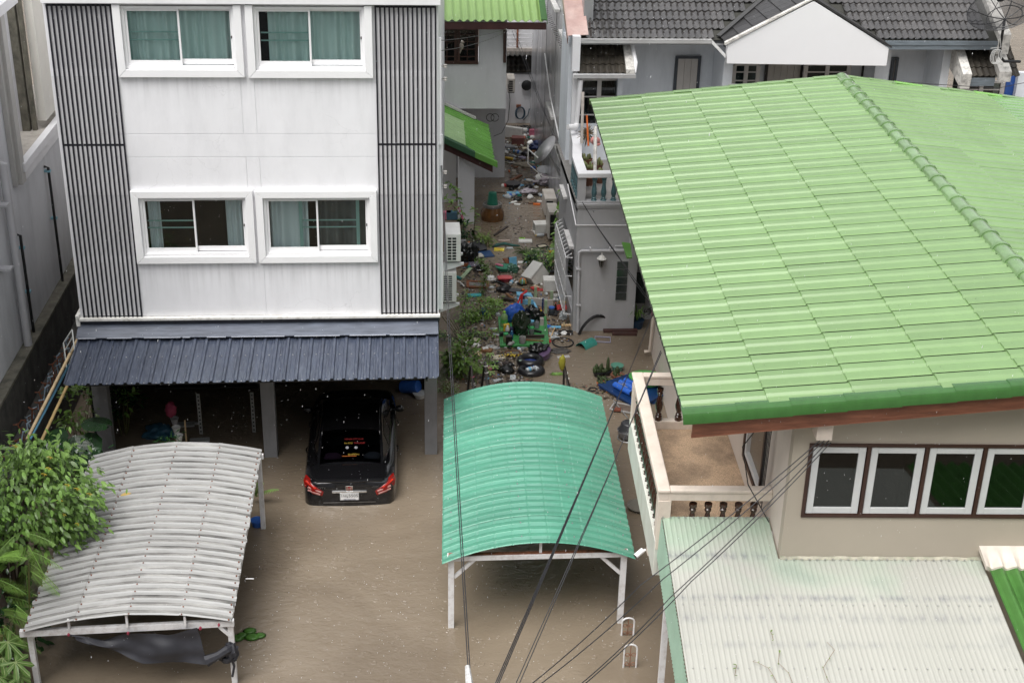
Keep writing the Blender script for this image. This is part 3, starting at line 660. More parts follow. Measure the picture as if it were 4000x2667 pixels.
# ---- roof: left slope and right slope of separate sheets
E0=Vector((2.50,14.46,5.53)); E1=Vector((2.39,28.25,5.53)); G0=Vector((7.59,14.40,6.11)); G1=Vector((7.59,28.25,6.13))
Q0=Vector((12.79,14.35,5.55)); Q1=Vector((12.70,28.25,5.57))
NR=30; NC=5
def sheet_profile():
    # across one sheet (0..1): lap rib, pan, low rib, pan
    return [(-.005,.034),(.06,.050),(.36,.052),(.44,.024),(.49,.012),(.53,.024),(.59,.050),(.88,.048),(.97,.014),(1.06,.002)]
prof=sheet_profile()
def roof_patch(a0,a1,b0,b1,courses,rows,first,wid,mat=None):
    """a = eave edge, b = ridge edge; sheets run from ridge to eave"""
    base=None
    for j in range(rows[0],rows[1]):
        for i in range(courses[0],courses[1]):
            v0=j/NR; v1=(j+1)/NR
            u0=i/NC; u1=(i+1)/NC
            pe=lerp(lerp(a0,a1,v0),lerp(b0,b1,v0),u0); pr=lerp(lerp(a0,a1,v0),lerp(b0,b1,v0),u1)
            pv=lerp(lerp(a0,a1,v1),lerp(b0,b1,v1),u0)
            ux=(pr-pe); L=ux.length; ux.normalize(); vy=(pv-pe); Wd=vy.length; vy=(vy-ux*vy.dot(ux)).normalized(); nz_=ux.cross(vy)
            if nz_.z<0: nz_=-nz_
            if base is None:
                q=MB(); vs=[]; fs=[]; n=len(prof)
                LL=L*1.05
                for (uu,lift) in ((0,.024),(1,0.0)):
                    for (vv,hh) in prof: vs.append((uu*LL,vv*Wd*1.004,hh+lift))
                for k in range(n-1): fs.append((k,k+1,n+k+1,n+k))
                o=len(vs)
                for (vv,hh) in prof: vs.append((-.002,vv*Wd*1.004,hh-.002))
                for k in range(n-1): fs.append((k,o+k,o+k+1,k+1))
                q.add(vs,fs); base=q.build('roof_sheet',mat or GROOF,BH,keep=True)
                o_=base
            else: o_=None
            T=Matrix((ux,vy,nz_)).transposed().to_4x4(); T.translation=pe+nz_*R.uniform(-.002,.002)
            T=BF@T; T=WM[BH.name].inverted()@T
            if o_ is not None: base.matrix_local=T
            else: c=inst(base,BH,T)
            (o_ or c)
            if i==courses[1]-1 and False: pass
roof_patch(E0,E1,G0,G1,(0,5),(0,NR),0,0)
def vis_rows():
    return (0,NR)
# right slope: only the part that the camera sees needs rows far enough to the right
roof_patch(Q0,Q1,G0,G1,(3,5),(6,NR),0,0)
roof_patch(Q0,Q1,G0,G1,(2,3),(6,NR),0,0)
roof_patch(Q0,Q1,G0,G1,(1,2),(14,NR),0,0,M('repainted_green_tile',(.15,.285,.10),.2,.1,1.2,rnd=.06,coat=.35))
q=bm_(); d=Vector((0,0,-.015))
q.quad(E0+d,G0+d,G1+d,E1+d); q.quad(G0+d,Q0+d,Q1+d,G1+d); q.build('roof_underlay',M('rafter_dark',(.03,.03,.025),.8),BH)
# screws
q=bm_()
for j in range(NR):
    for i in range(5):
        v=(j+.25)/NR; u=(i+.12)/NC
        p_=lerp(lerp(E0,E1,v),lerp(G0,G1,v),u); q.lathe([(.010,.05),(.010,.07),(.001,.074)],6,c=p_)
q.build('roof_screws',BLK,BH,kind='stuff')
# ridge caps
q=MB(); n=9; vs=[];fs=[]
for (yy,rr) in ((0,.125),(.04,.132),(.12,.118),(.56,.108)):
    for k in range(n): a_=PI*k/(n-1); vs.append((math.cos(a_)*rr*1.15,yy,math.sin(a_)*rr*.85))
for i in range(3):
    for k in range(n-1): fs.append((i*n+k,i*n+k+1,(i+1)*n+k+1,(i+1)*n+k))
fs.append(tuple(range(n)))
q.add(vs,fs); rc=None; nrc=27
for i in range(nrc):
    p_=lerp(G0,G1,i/nrc)+Vector((0,-.05,.035)); T=WM[BH.name].inverted()@BF@Matrix.Translation(p_)
    if rc is None: rc=q.build('ridge_cap',M('ridge_green',(.15,.255,.105),.15,.2,5,rnd=.12,coat=.5),BH,keep=True,smooth=True); rc.matrix_local=T
    else: inst(rc,BH,T)
# verge caps front and rear
def verge(a,b,n,yoff,sgn,mats):
    base={}
    for i in range(n):
        p0=lerp(a,b,i/n); p1=lerp(a,b,(i+1)/n); ux=(p1-p0).normalized(); L=(p1-p0).length*1.02
        key=mats[i%len(mats)]
        if key not in base:
            m_=MB(); pr=[(.13,.052),(.02,.062),(-.035,.05),(-.06,.015),(-.066,-.085),(-.056,-.085),(-.05,.01),(-.03,.04),(.02,.05),(.13,.04)]
            vs=[];k=len(pr)
            for xx,li in ((0,.012),(L,0)): 
                for yy,zz in pr: vs.append((xx,yy*sgn,zz+li))
            fs=[(i_,(i_+1)%k,k+(i_+1)%k,k+i_) for i_ in range(k)]+[tuple(range(k)),tuple(range(k,2*k))]
            m_.add(vs,fs); o_=m_.build('verge_cap',MATS[key],BH,keep=True,smooth=True); base[key]=o_; new=True
        else: new=False
        vy=Vector((0,1,0)); vy=(vy-ux*vy.dot(ux)).normalized(); T=Matrix((ux,vy,ux.cross(vy))).transposed().to_4x4(); T.translation=p0+Vector((0,yoff,.012))
        T=WM[BH.name].inverted()@BF@T
        if new: base[key].matrix_local=T
        else: inst(base[key],BH,T)
verge(E0+Vector((-.02,0,0)),G0,8,-.02,1,['green_cap_paint'])
verge(G0,Q0,8,-.02,1,['green_cap_paint'])
verge(E1+Vector((-.02,0,0)),G1,9,.05,-1,['green_tile_paint'])
verge(G1,Q1,9,.05,-1,['green_tile_paint','green_tile_paint','fresh_green_paint'])
# bargeboard in three steps, soffit
q=bm_()
for k,(dz0,dz1,dy) in enumerate(((-.225,-.03,.0),(-.268,-.228,.016),(-.312,-.271,.030))):
    for a_,b_ in ((E0+Vector((.12,0,0)),G0),(G0,Q0)):
        q.prism([a_+Vector((0,.02+dy,dz0)),b_+Vector((0,.02+dy,dz0)),b_+Vector((0,.02+dy,dz1)),a_+Vector((0,.02+dy,dz1))],(0,.04,0))
q.build('bargeboard',BARGE,BH)
q=bm_(); q.prism([E0+Vector((.13,.07,-.18)),E0+Vector((.13,.07,-.05)),E0+Vector((.13,.6,-.05)),E0+Vector((.13,.6,-.18))],(.03,0,0)); q.build('eave_board',M('pale_green_board',(.42,.46,.40),.6),BH)
for v in [i/6 for i in range(1,7)]:
    q=bm_(); a_=lerp(E0,E1,v); q.beam(a_+Vector((.05,0,-.07)),lerp(G0,G1,v)+Vector((0,0,-.07)),.06,.1); q.build('rafter',M('rafter_dark',(.03,.03,.025),.8),BH)
# ---- balcony
bz=2.93; bl=2.46; b0=15.58
slab=bm_(); slab.box(bl+.05,bs-.001,b0+.02,19.25,bz-.14,bz); slab.build('balcony_floor',TERR,BH)
b1=bY(2490,1470,b0).y
rz=3.86
rear=X(2482,1472,1)     # rear rail from the photograph
rb=bZ(2490,1470,rz); ry=rb.y
q=bm_()
fL,fR=bl,bs-.002
# left face below the floor
q.box(bl-.02,bl+.045,b0-.02,ry+.15,bz-.42,bz+.13); q.box(bl+.0451,bs-.005,b0-.02,b0+.02,bz-.42,bz+.05); q.box(bl+.0452,bs-.005,ry+.08,ry+.15,bz-.3,bz+.12)
q.build('balcony_fascia',M('pale_green_white_fascia',(.60,.62,.56),.6,.07,2,dirt=((.36,.33,.26),.5,3,(1,1,.5))),BH,bevel=.01)
q=bm_()
q.box(bl-.03,bl+.14,b0-.04,ry+.16,rz-.05,rz); q.box(bl+.1401,fR,b0-.04,b0+.10,rz-.05,rz); q.box(bl+.1402,bs-.005,ry+.02,ry+.158,rz-.05,rz)
q.build('balcony_rail',CREAM,BH,bevel=.014)
q=bm_(); q.box(bl-.01,bl+.12,b0-.02,ry+.1,rz-.17,rz-.051); q.box(bl+.1201,fR,b0-.02,b0+.07,rz-.17,rz-.051); q.box(bl+.1202,bs-.005,ry+.03,ry+.13,rz-.17,rz-.051)
q.box(bl-.012,bl+.16,b0-.03,b0+.17,bz,rz-.171); q.box(bl-.012,bl+.15,ry-.02,ry+.15,bz,rz-.171)
q.box(bl+.161,bs-.01,ry+.02,ry+.14,bz,bz+.14)
q.build('balcony_post',CREAM,BH,bevel=.006)
bp=[(.030,0),(.052,0),(.052,.07),(.036,.085),(.044,.11),(.030,.13),(.052,.22),(.056,.28),(.040,.37),(.026,.44),(.042,.47),(.042,.49),(.028,.505),(.048,.52),(.048,.56),(.02,.56)]
bp=[(r_,z_*.98) for r_,z_ in bp]
q=MB(); q.lathe(bp,10); bal=None
spots=[(bl+.06,lerp(b0+.38,ry-.2,i/14)) for i in range(15)]+[(lerp(bl+.46,bs-.22,i/4),b0+.03) for i in range(5)]+[(lerp(bl+.42,bs-.45,i/2),ry+.08) for i in range(3)]
for i,(x,y) in enumerate(spots):
    T=WM[BH.name].inverted()@BF@Matrix.Translation((x,y,bz+.04 if i<20 else bz+.14))@Matrix.Diagonal((1.1,1.1,1.19 if i<20 else 1.0,1))
    if bal is None: bal=q.build('baluster',BALU,BH,keep=True,smooth=True); bal.matrix_local=T
    else: inst(bal,BH,T)
# drain pipes on the side wall
q=bm_(); q.tube([(bs-.05,20.4,5.3),(bs-.05,20.4,.75),(bs-.22,20.35,.68)],.03,8); a_=bX(2556,1205,bs-.06); b_=bX(2538,1370,bs-.06)
q.tube([a_+Vector((0,0,.6)),a_,b_,b_+Vector((-.12,0,-.02))],.035,8); q.build('drain_pipe',CREAM,BH,smooth=True)
# ---------------------------------------------------------------- faded fibreglass roof in front of it
def fzp(ly): return 3.30+.18*(ly-bf)
FR_=thing('porch_roof','faded green and cream corrugated fibreglass porch roof below the beige house windows','roof',(4.5,13,2.3),0,None,BF)
ytop=lambda x: 15.58 if x<bs-.02 else bf-.01
def fib_sheet(xa,xb):
    pitch=.0655; n=max(2,int((xb-xa)/pitch*6)); y0=11.6
    def fn(u,v):
        x=lerp(xa,xb,u); y=lerp(ytop((xa+xb)/2),y0,v)
        ph=(x/pitch)%1.0
        hh=.0 if ph<.5 else .007*math.sin((ph-.5)*2*PI)
        return (x,y,fzp(y)+hh+.004*math.sin(y*1.3+x))
    q=bm_(); q.grid(n,14,fn); return q.build('roof_sheet',FIBRE,FR_)
xs_=[2.52,3.235,bs-.02]; 
for a_,b_ in zip(xs_[:-1],xs_[1:]): fib_sheet(a_,b_)
for k in range(4): fib_sheet(bs-.02+k*.66,bs-.02+(k+1)*.66 if k<3 else 6.55)
q=bm_(); 
def sd(u,v):
    y=lerp(15.6,11.6,u); ph=(y/.06)%1.0
    return (2.50+(.012 if ph<.5 else 0)-.02*v,y,lerp(fzp(y)+.012,fzp(y)-.62,v))
q.grid(330,2,sd); q.build('side_cladding',FIBREG,FR_)
q=bm_(); 
for k in range(40):
    x=2.52+k*.1; y=ytop(x); q.lathe([(.012,.016),(.012,.026),(.001,.03)],6,c=(x,y-.05,fzp(y))); 
for yy in (14.0,13.0,12.2):
    for k in range(30): q.lathe([(.01,.014),(.01,.022),(.001,.026)],6,c=(2.6+k*.132,yy,fzp(yy)))
q.build('screw_heads',STEEL,FR_,kind='stuff')
q=bm_(); q.box(2.6,6.5,15.3,15.36,fzp(15.3)-.12,fzp(15.3)-.03); q.box(2.6,6.5,12,12.06,fzp(12)-.12,fzp(12)-.03); q.box(2.56,2.62,12,15.36,-.6,0) if False else None
for yy in (15.2,12.1): q.box(2.58,2.66,yy,yy+.08,-.6,fzp(yy)-.13)
q.build('frame',WSTEEL,FR_)
q=bm_(); 
R3=random.Random(5)
def mort(u,v): 
    x=lerp(bs,6.62,u); return (x,bf-.005-.03*v-.01*noise.noise(Vector((x*5,0,0))),3.33-.03*v+.012*noise.noise(Vector((x*7,1,0))))
q.grid(60,2,mort,th=.02); q.build('mortar_joint',M('mossy_mortar',(.42,.40,.32),.8,.3,8,dirt=((.15,.2,.12),.6,9,(1,1,1))),FR_)
# green corrugated roof at the right edge with its mortar capping
GR=thing('corrugated_roof','bright green corrugated roof with wavy mortar flashing at the right edge','roof',(7.4,13,2.5),0,None,BF)
q=bm_(); 
q.grid(96,3,lambda u,v:(lerp(6.57,8.6,u)-.07*v*0,lerp(bf-.06,11.6,v),fzp(lerp(bf-.06,11.6,v))+.10+.045*math.sin(lerp(6.57,8.6,u)/.19*2*PI)),th=.008); q.build('roof_sheet',CORR,GR)
q=bm_()
def mo2(u,v):
    x=lerp(6.50,8.6,u); wv=.045*math.sin(x/.19*2*PI)
    y=bf-.001-.30*v**1.0-(.03*math.sin(x/.19*2*PI) if v>.7 else 0); 
    return (x,y,fzp(y)+.10+wv*min(1,v*1.2)+.07*(1-v)+.03)
q.grid(70,5,mo2,th=.06); q.build('mortar_flashing',M('cream_mortar',(.66,.60,.53),.75,.08,6,bump=.3,bsc=20),GR,smooth=True)
# ---------------------------------------------------------------- aqua arched carport
CG=thing('carport','aqua green arched sheet carport on white steel legs standing in the flood','carport',(1.95,20.3,0))
LX0,LX1=.60,3.27; CY0,CY1=17.62,23.03; SX0,SX1=.455,3.43
NF=11
def arch(x):
    t=(x-SX0)/(SX1-SX0)*2-1; return 1.245+.345*(1-t*t)
def archf(x):    # flat facets between crimps
    k=(x-SX0)/(SX1-SX0)*NF; i=min(NF-1,int(k)); a_=SX0+(SX1-SX0)*i/NF; b_=SX0+(SX1-SX0)*(i+1)/NF
    return lerp(arch(a_),arch(b_),(x-a_)/(b_-a_))
ns=7; sl_=(CY1-CY0)/ns
def dx_(y): return .0   # set square
for k in range(ns):
    y0=CY0+k*sl_; y1=y0+sl_+.04
    ys=[]; nb=4
    for j in range(nb):
        a_=y0+(y1-.04-y0)*j/nb; wd=(y1-.04-y0)/nb
        ys+= [(a_,.0),(a_+wd*.22,.0),(a_+wd*.30,.044),(a_+wd*.74,.046),(a_+wd*.90,.004),(a_+wd*.98,.001)]
    ys.append((y1,.002))
    lift=.0
    vs=[];fs=[]; xs2=[]
    for i in range(NF):
        a_=SX0+(SX1-SX0)*i/NF; wd=(SX1-SX0)/NF
        xs2+=[(a_,-.006),(a_+wd*.07,0),(a_+wd*.93,0)]
    xs2.append((SX1,-.002))
    for (x,dz) in xs2:
        for (y,hh) in ys:
            sk_=.19*(y-CY0)/(CY1-CY0)
            vs.append((x+sk_*.95,y,archf(min(x,SX1-1e-6))+hh+dz+.022*max(0,1-(y-y0)/.22)-.006*(1 if y>y1-.06 else 0)))
    m_=len(ys)
    for i in range(len(xs2)-1):
        for j in range(m_-1): fs.append((i*m_+j,(i+1)*m_+j,(i+1)*m_+j+1,i*m_+j+1))
    q=MB(); q.add(vs,fs); q.build('roof_sheet',AQUA,CG)
q=MB()
for i in range(NF):
    for k in range(ns*2):
        x=SX0+(SX1-SX0)*(i+.5)/NF; y=CY0+(k+.5)*sl_/2
        if i in (0,4,7,10): q.lathe([(.012,.03),(.012,.042),(.001,.046)],6,c=(x+.18*(y-CY0)/5.4,y,archf(x)))
q.build('screw_heads',DGREY,CG,kind='stuff')
for (x,y,sx_) in ((LX0,17.72,0),(LX1,17.72,0),(LX0+.18,22.9,0),(LX1+.18,22.9,0)):
    q=MB(); q.box(x-.045,x+.045,y,y+.09,-.6,1.255); q.build('leg',WSTEEL,CG,bevel=.004)
q=MB(); q.box(LX0-.05,LX1+.05,17.70,17.82,1.20,1.30) if False else q.box(LX0-.06,LX1+.06,17.705,17.815,1.256,1.34)
q.build('front_beam',WSTEEL,CG,bevel=.004)
q=MB(); q.box(LX0-.04,LX1+.04,17.72,17.80,1.341,1.347); q.build('rusty_top',RUST,CG)
q=MB(); q.box(LX0+.12,LX1+.24,22.9,22.98,1.2,1.26); q.prism([(LX0-.04,17.82,1.19),(LX0+.04,17.82,1.19),(LX0+.22,22.9,1.19),(LX0+.14,22.9,1.19)],(0,0,.07)); q.prism([(LX1-.04,17.82,1.19),(LX1+.04,17.82,1.19),(LX1+.22,22.9,1.19),(LX1+.14,22.9,1.19)],(0,0,.07)); q.build('side_beam',WSTEEL,CG)
q=MB(); q.box(1.97-.02,1.97+.02,17.74,17.78,1.34,1.58); q.build('king_post',WSTEEL,CG)
for x,s in ((LX0,1),(LX1,-1)):
    q=MB(); q.beam((x+s*.045,17.76,.93),(x+s*.36,17.76,1.25),.04,.05); q.build('brace',WSTEEL,CG)
for yy in (17.8,19.1,20.4,21.7,22.9):
    q=MB(); s_=.18*(yy-17.62)/5.4; q.tube([(SX0+(SX1-SX0)*i/10+s_,yy,arch(SX0+(SX1-SX0)*i/10)-.035) for i in range(11)],.016,6); q.build('arch_rib',WSTEEL,CG)
q=MB()
for i in range(8):
    q.lathe([(.028,0),(.028,.05)],6,c=(3.30,18.0,.25+i*.075))
solo(q,'hanging_ornament',M('dull_red_cord',(.20,.05,.05),.6,.4,20),'dull red cord ornament hanging inside the right front leg of the aqua carport','ornament')
# ---------------------------------------------------------------- weathered white carport at left
CW=thing('carport','weathered white corrugated carport roof on white steel legs at the left','carport',(-4,18.6,0))
PL0,PL1=Vector((-5.50,16.36,1.12)),Vector((-5.36,20.72,1.47)); PR0,PR1=Vector((-2.575,16.42,1.17)),Vector((-2.535,20.84,1.47))
def wroof(u,v):
    p_=lerp(lerp(PL0,PR0,u),lerp(PL1,PR1,u),v); return p_+Vector((0,0,.20*(1-(2*u-1)**2)))
nst=4; nsv=9; per=3
for i in range(nst):
    for k in range(nsv):
        def fn(u,v):
            uu=(i+u*1.01)/nst; uq=i/nst*(1-u)+(i+1)/nst*u
            vv=(k+v)/nsv; ph=(v*per)%1.0
            if v==1: ph=.999
            hh=.03 if ph<.28 else (.03*(1-(ph-.28)/.1) if ph<.38 else (.0 if ph<.56 else (.012 if ph<.64 else (0.0 if ph<.9 else .03*(ph-.9)/.1))))
            p_=wroof(min(1,uq),vv); 
            jit=.012*noise.noise(Vector((i*5.1,vv*30,0))) if (u in(0,1)) else 0
            return p_+Vector((jit*3 if (i==0 and u==0) or (i==3 and u==1) else 0,0,hh+(.010 if (u==1 and i<2) or (u==0 and i>=2) else 0)*(1)))
        q=MB(); q.grid(3,per*10,fn); o_=q.build('roof_sheet',OLDW,CW); o_.data.materials.append(OLDG)
        for pl in o_.data.polygons:
            j=pl.index%(per*10)%10
            if 3<=j<=8: pl.material_index=1
q=MB()
for i in range(nst+1):
    for k in range(nsv*3):
        p_=wroof(min(.985,i/nst+.012),(k+.1)/(nsv*3)); q.lathe([(.012,.03),(.012,.048),(.001,.05)],6,c=p_)
q.build('screw_heads',RUST,CW,kind='stuff')
legs=[(-5.47,16.62,1.06),(-2.62,16.56,1.1),(-2.575,20.72,1.42),(-5.33,20.6,1.4)]
for x,y,zt in legs:
    q=MB(); q.box(x-.04,x+.04,y-.04,y+.04,-.6,zt); q.build('leg',WSTEEL,CW,bevel=.004)
q=MB(); q.beam((-5.56,16.47,1.06),(-2.56,16.53,1.10),.07,.10); q.build('front_beam',WSTEEL,CW,bevel=.004)
q=MB(); q.beam((-5.4,20.66,1.40),(-2.5,20.76,1.41),.06,.08); q.beam((-2.62,16.56,1.09),(-2.575,20.7,1.40),.05,.07); q.beam((-5.47,16.62,1.05),(-5.33,20.6,1.38),.05,.07); q.build('side_beam',WSTEEL,CW)
for t in (.22,.5,.78):
    q=MB(); x=lerp(-5.5,-2.6,t); q.box(x-.015,x+.015,16.44,16.48,1.12,1.15+.2*(1-(2*t-1)**2)); q.build('strut',WSTEEL,CW)
for x,s,y in ((-5.47,1,16.6),(-2.62,-1,16.54)):
    q=MB(); q.beam((x,y,.86),(x+s*.15,y,1.03),.05,.05); q.build('brace',WSTEEL,CW)
q=MB(); q.tube([(-2.46,17.32,1.30),(-2.34,17.30,1.31)],.008,6); q.build('stray_rod',WSTEEL,CW)
q=MB()
for v in (.1,.35,.65,.95): q.tube([wroof(i/12,v)-Vector((0,0,.03)) for i in range(13)],.02,6)
q.build('purlin',WSTEEL,CW)
# black tarp slung from the front beam, twisted end tied to the right leg
top=[Y(x,y,16.42) for x,y in ((268,2474),(400,2486),(507,2468),(650,2470),(770,2450))]
bot=[Y(x,y,16.36) for x,y in ((300,2494),(440,2545),(560,2585),(690,2592),(812,2588))]
def along(P,u):
    k=u*(len(P)-1); i=min(len(P)-2,int(k)); return lerp(P[i],P[i+1],k-i)
q=MB(); q.grid(36,14,lambda u,v: lerp(along(top,u),along(bot,u),v)+Vector((0,.03*math.sin(u*13+v*4)*v+.06*noise.noise(Vector((u*5,v*2.5,2))),-.05*math.sin(u*PI*2)**2*(1-v)*(1-v))))
solo(q,'tarp',TARP,'black tarp slung below the front beam of the weathered white carport','tarp',smooth='all')
q=MB(); pa=[Y(805,2580,16.36),Y(850,2560,16.4),Y(890,2535,16.45),Y(905,2525,16.5)]; q.tube(pa,[.09,.06,.07,.05],8)
q.blob(Y(905,2545,16.5),(.10,.09,.16),.5,3,3,4); q.blob(Y(890,2570,16.48),(.12,.07,.07),.5,3,3,6); q.tube([Y(905,2570,16.45),Y(915,2600,16.45),Y(908,2640,16.45)],.02,6)
solo(q,'tarp_knot',TARP,'twisted black tarp end knotted round the right front leg of the white carport','tarp',smooth=True)
q=MB()
for (x,y) in ((268,2478),(500,2472),(782,2452),(855,2440)): q.blob(Y(x,y,16.36),(.022,.02,.035),.5,3,1,x)
solo(q,'tie_cords',M('dark_red_cord',(.28,.03,.06),.6),'dark red cords tying the black tarp to the beam','cord')
# ---------------------------------------------------------------- black saloon car, flooded to the bumper
CXc,CY,SUB=-1.10,21.36,.60
PAINT=M('black_car_paint',(.006,.006,.007),.12,.1,3,coat=1.0,spec=.6)
CHR=M('chrome',(.8,.8,.8),.12,.02,metal=1)
CAR=thing('car','black saloon car with red tail lights standing bumper deep in the flooded garage','car',(CXc,CY,-SUB))
def ip(t,P):
    for (a,va),(b,vb) in zip(P[:-1],P[1:]):
        if t<=b: k=(t-a)/(b-a); k=max(0,k); return va+(vb-va)*k
    return P[-1][1]
Wp=[(0,.66),(.04,.74),(.12,.80),(.4,.835),(1.2,.845),(3.2,.845),(3.8,.82),(4.2,.74),(4.42,.58)]
Tp=[(0,.54),(.03,.66),(.06,.79),(.085,.93),(.11,1.02),(.16,1.055),(.45,1.06),(.8,1.075),(1.0,1.02),(3.1,1.0),(3.3,1.02),(3.8,.93),(4.2,.82),(4.36,.66),(4.42,.5)]
Bp=[(0,.50),(.05,.70),(.12,.86),(.3,.92),(3.2,.90),(4.1,.72),(4.42,.46)]
S=[0,.03,.06,.085,.11,.14,.18,.3,.45,.65,.85,1.0,1.4,2,2.6,3.1,3.3,3.6,3.9,4.1,4.25,4.36,4.42]
def sect(s_):
    w_=ip(s_,Wp); t_=ip(s_,Tp); b_=ip(s_,Bp); b_=min(b_,t_-.01)
    half=[(w_*.92,.22),(w_*.99,.36),(w_,.5),(w_,min(.66,b_-.02)),(w_*.985,b_),(w_*.93,lerp(b_,t_,.55)),(w_*.82,lerp(b_,t_,.85)),(w_*.6,lerp(b_,t_,.97)),(w_*.3,t_),(0,t_+.006)]
    return half+[(-x,z) for x,z in half[:-1]][::-1]
vs=[];fs=[]
n=len(sect(0))
for s_ in S:
    for x,z in sect(s_): vs.append((CXc+x,CY+s_+ (0.05*(x/.8)**2 if s_<.2 else 0),z-SUB))
for i in range(len(S)-1):
    for j in range(n-1): fs.append((i*n+j,i*n+j+1,(i+1)*n+j+1,(i+1)*n+j))
fs.append(tuple(range(n))); fs.append(tuple(range((len(S)-1)*n,len(S)*n)))
q=MB(); q.add(vs,fs); body=q.build('body',PAINT,CAR,smooth=True)
RZ=[(.68,1.06),(.8,1.12),(1.0,1.225),(1.25,1.345),(1.45,1.42),(1.75,1.462),(2.2,1.475),(2.5,1.45),(2.75,1.37),(3.0,1.21),(3.3,1.0)]
GW=[(.68,.60),(.9,.655),(1.2,.70),(1.5,.73),(2.6,.74),(3.0,.74),(3.3,.70)]
def gsec(s_):
    r_=ip(s_,RZ); w_=ip(s_,GW); zb=.95; hh=max(.02,r_-zb); tw=w_-.40*hh
    half=[(w_,zb),(w_-.34*(hh*.5)/1,zb+hh*.5),(tw+.035,r_-.10*hh),(tw-.02,r_-.035),(tw*.6,r_-.004),(0,r_+.012)]
    return half+[(-x,z) for x,z in half[:-1]][::-1]
Sg=[.68,.8,.9,1.0,1.12,1.25,1.35,1.45,1.6,1.75,2.0,2.2,2.5,2.62,2.75,3.0,3.3]
vs=[];fs=[];n=len(gsec(1))
for s_ in Sg:
    for x,z in gsec(s_): vs.append((CXc+x,CY+s_,z-SUB))
for i in range(len(Sg)-1):
    rear=Sg[i+1]<=1.36; 
    for j in range(n-1):
        if .69<Sg[i] and rear and 3<=j<=n-5: continue      # opening for the rear window
        fs.append((i*n+j,i*n+j+1,(i+1)*n+j+1,(i+1)*n+j))
q=MB(); q.add(vs,fs); q.build('roof',PAINT,CAR,smooth=True)
def gpt(s_,x,off): 
    h_=gsec(s_)[:6]; 
    for (xa,za),(xb,zb) in zip(h_[:-1],h_[1:]):
        if xb<=abs(x)<=xa: k=(abs(x)-xa)/(xb-xa); return Vector((CXc+x,CY+s_,lerp(za,zb,k)-SUB+off))
    return Vector((CXc+x,CY+s_,h_[-1][1]-SUB+off))
q=MB(); q.grid(12,10,lambda u,v: gpt(lerp(.74,1.40,v),lerp(-1,1,u)*lerp(.555,.525,v),.004)); rw=q.build('rear_window',glass('car_glass',(.16,.17,.18),1.0),CAR,smooth='all')
q=MB(); q.box(CXc-.62,CXc+.62,CY+.7,CY+1.5,.93-SUB,.96-SUB); q.build('parcel_shelf',DARK,CAR)
q=MB(); q.box(CXc-.6,CXc+.6,CY+1.5,CY+1.62,.7-SUB,1.2-SUB); q.build('rear_seat',DARK,CAR)
for x,c,nm in ((-.33,(.22,.11,.20),'purple_cushion'),(.40,(.18,.20,.24),'grey_cushion')):
    q=MB(); q.blob((CXc+x,CY+1.03,1.035-SUB),(.17,.10,.085),.2,2,2,x); tag(q.build(nm,M(nm,c,.8),CAR,smooth='all'))
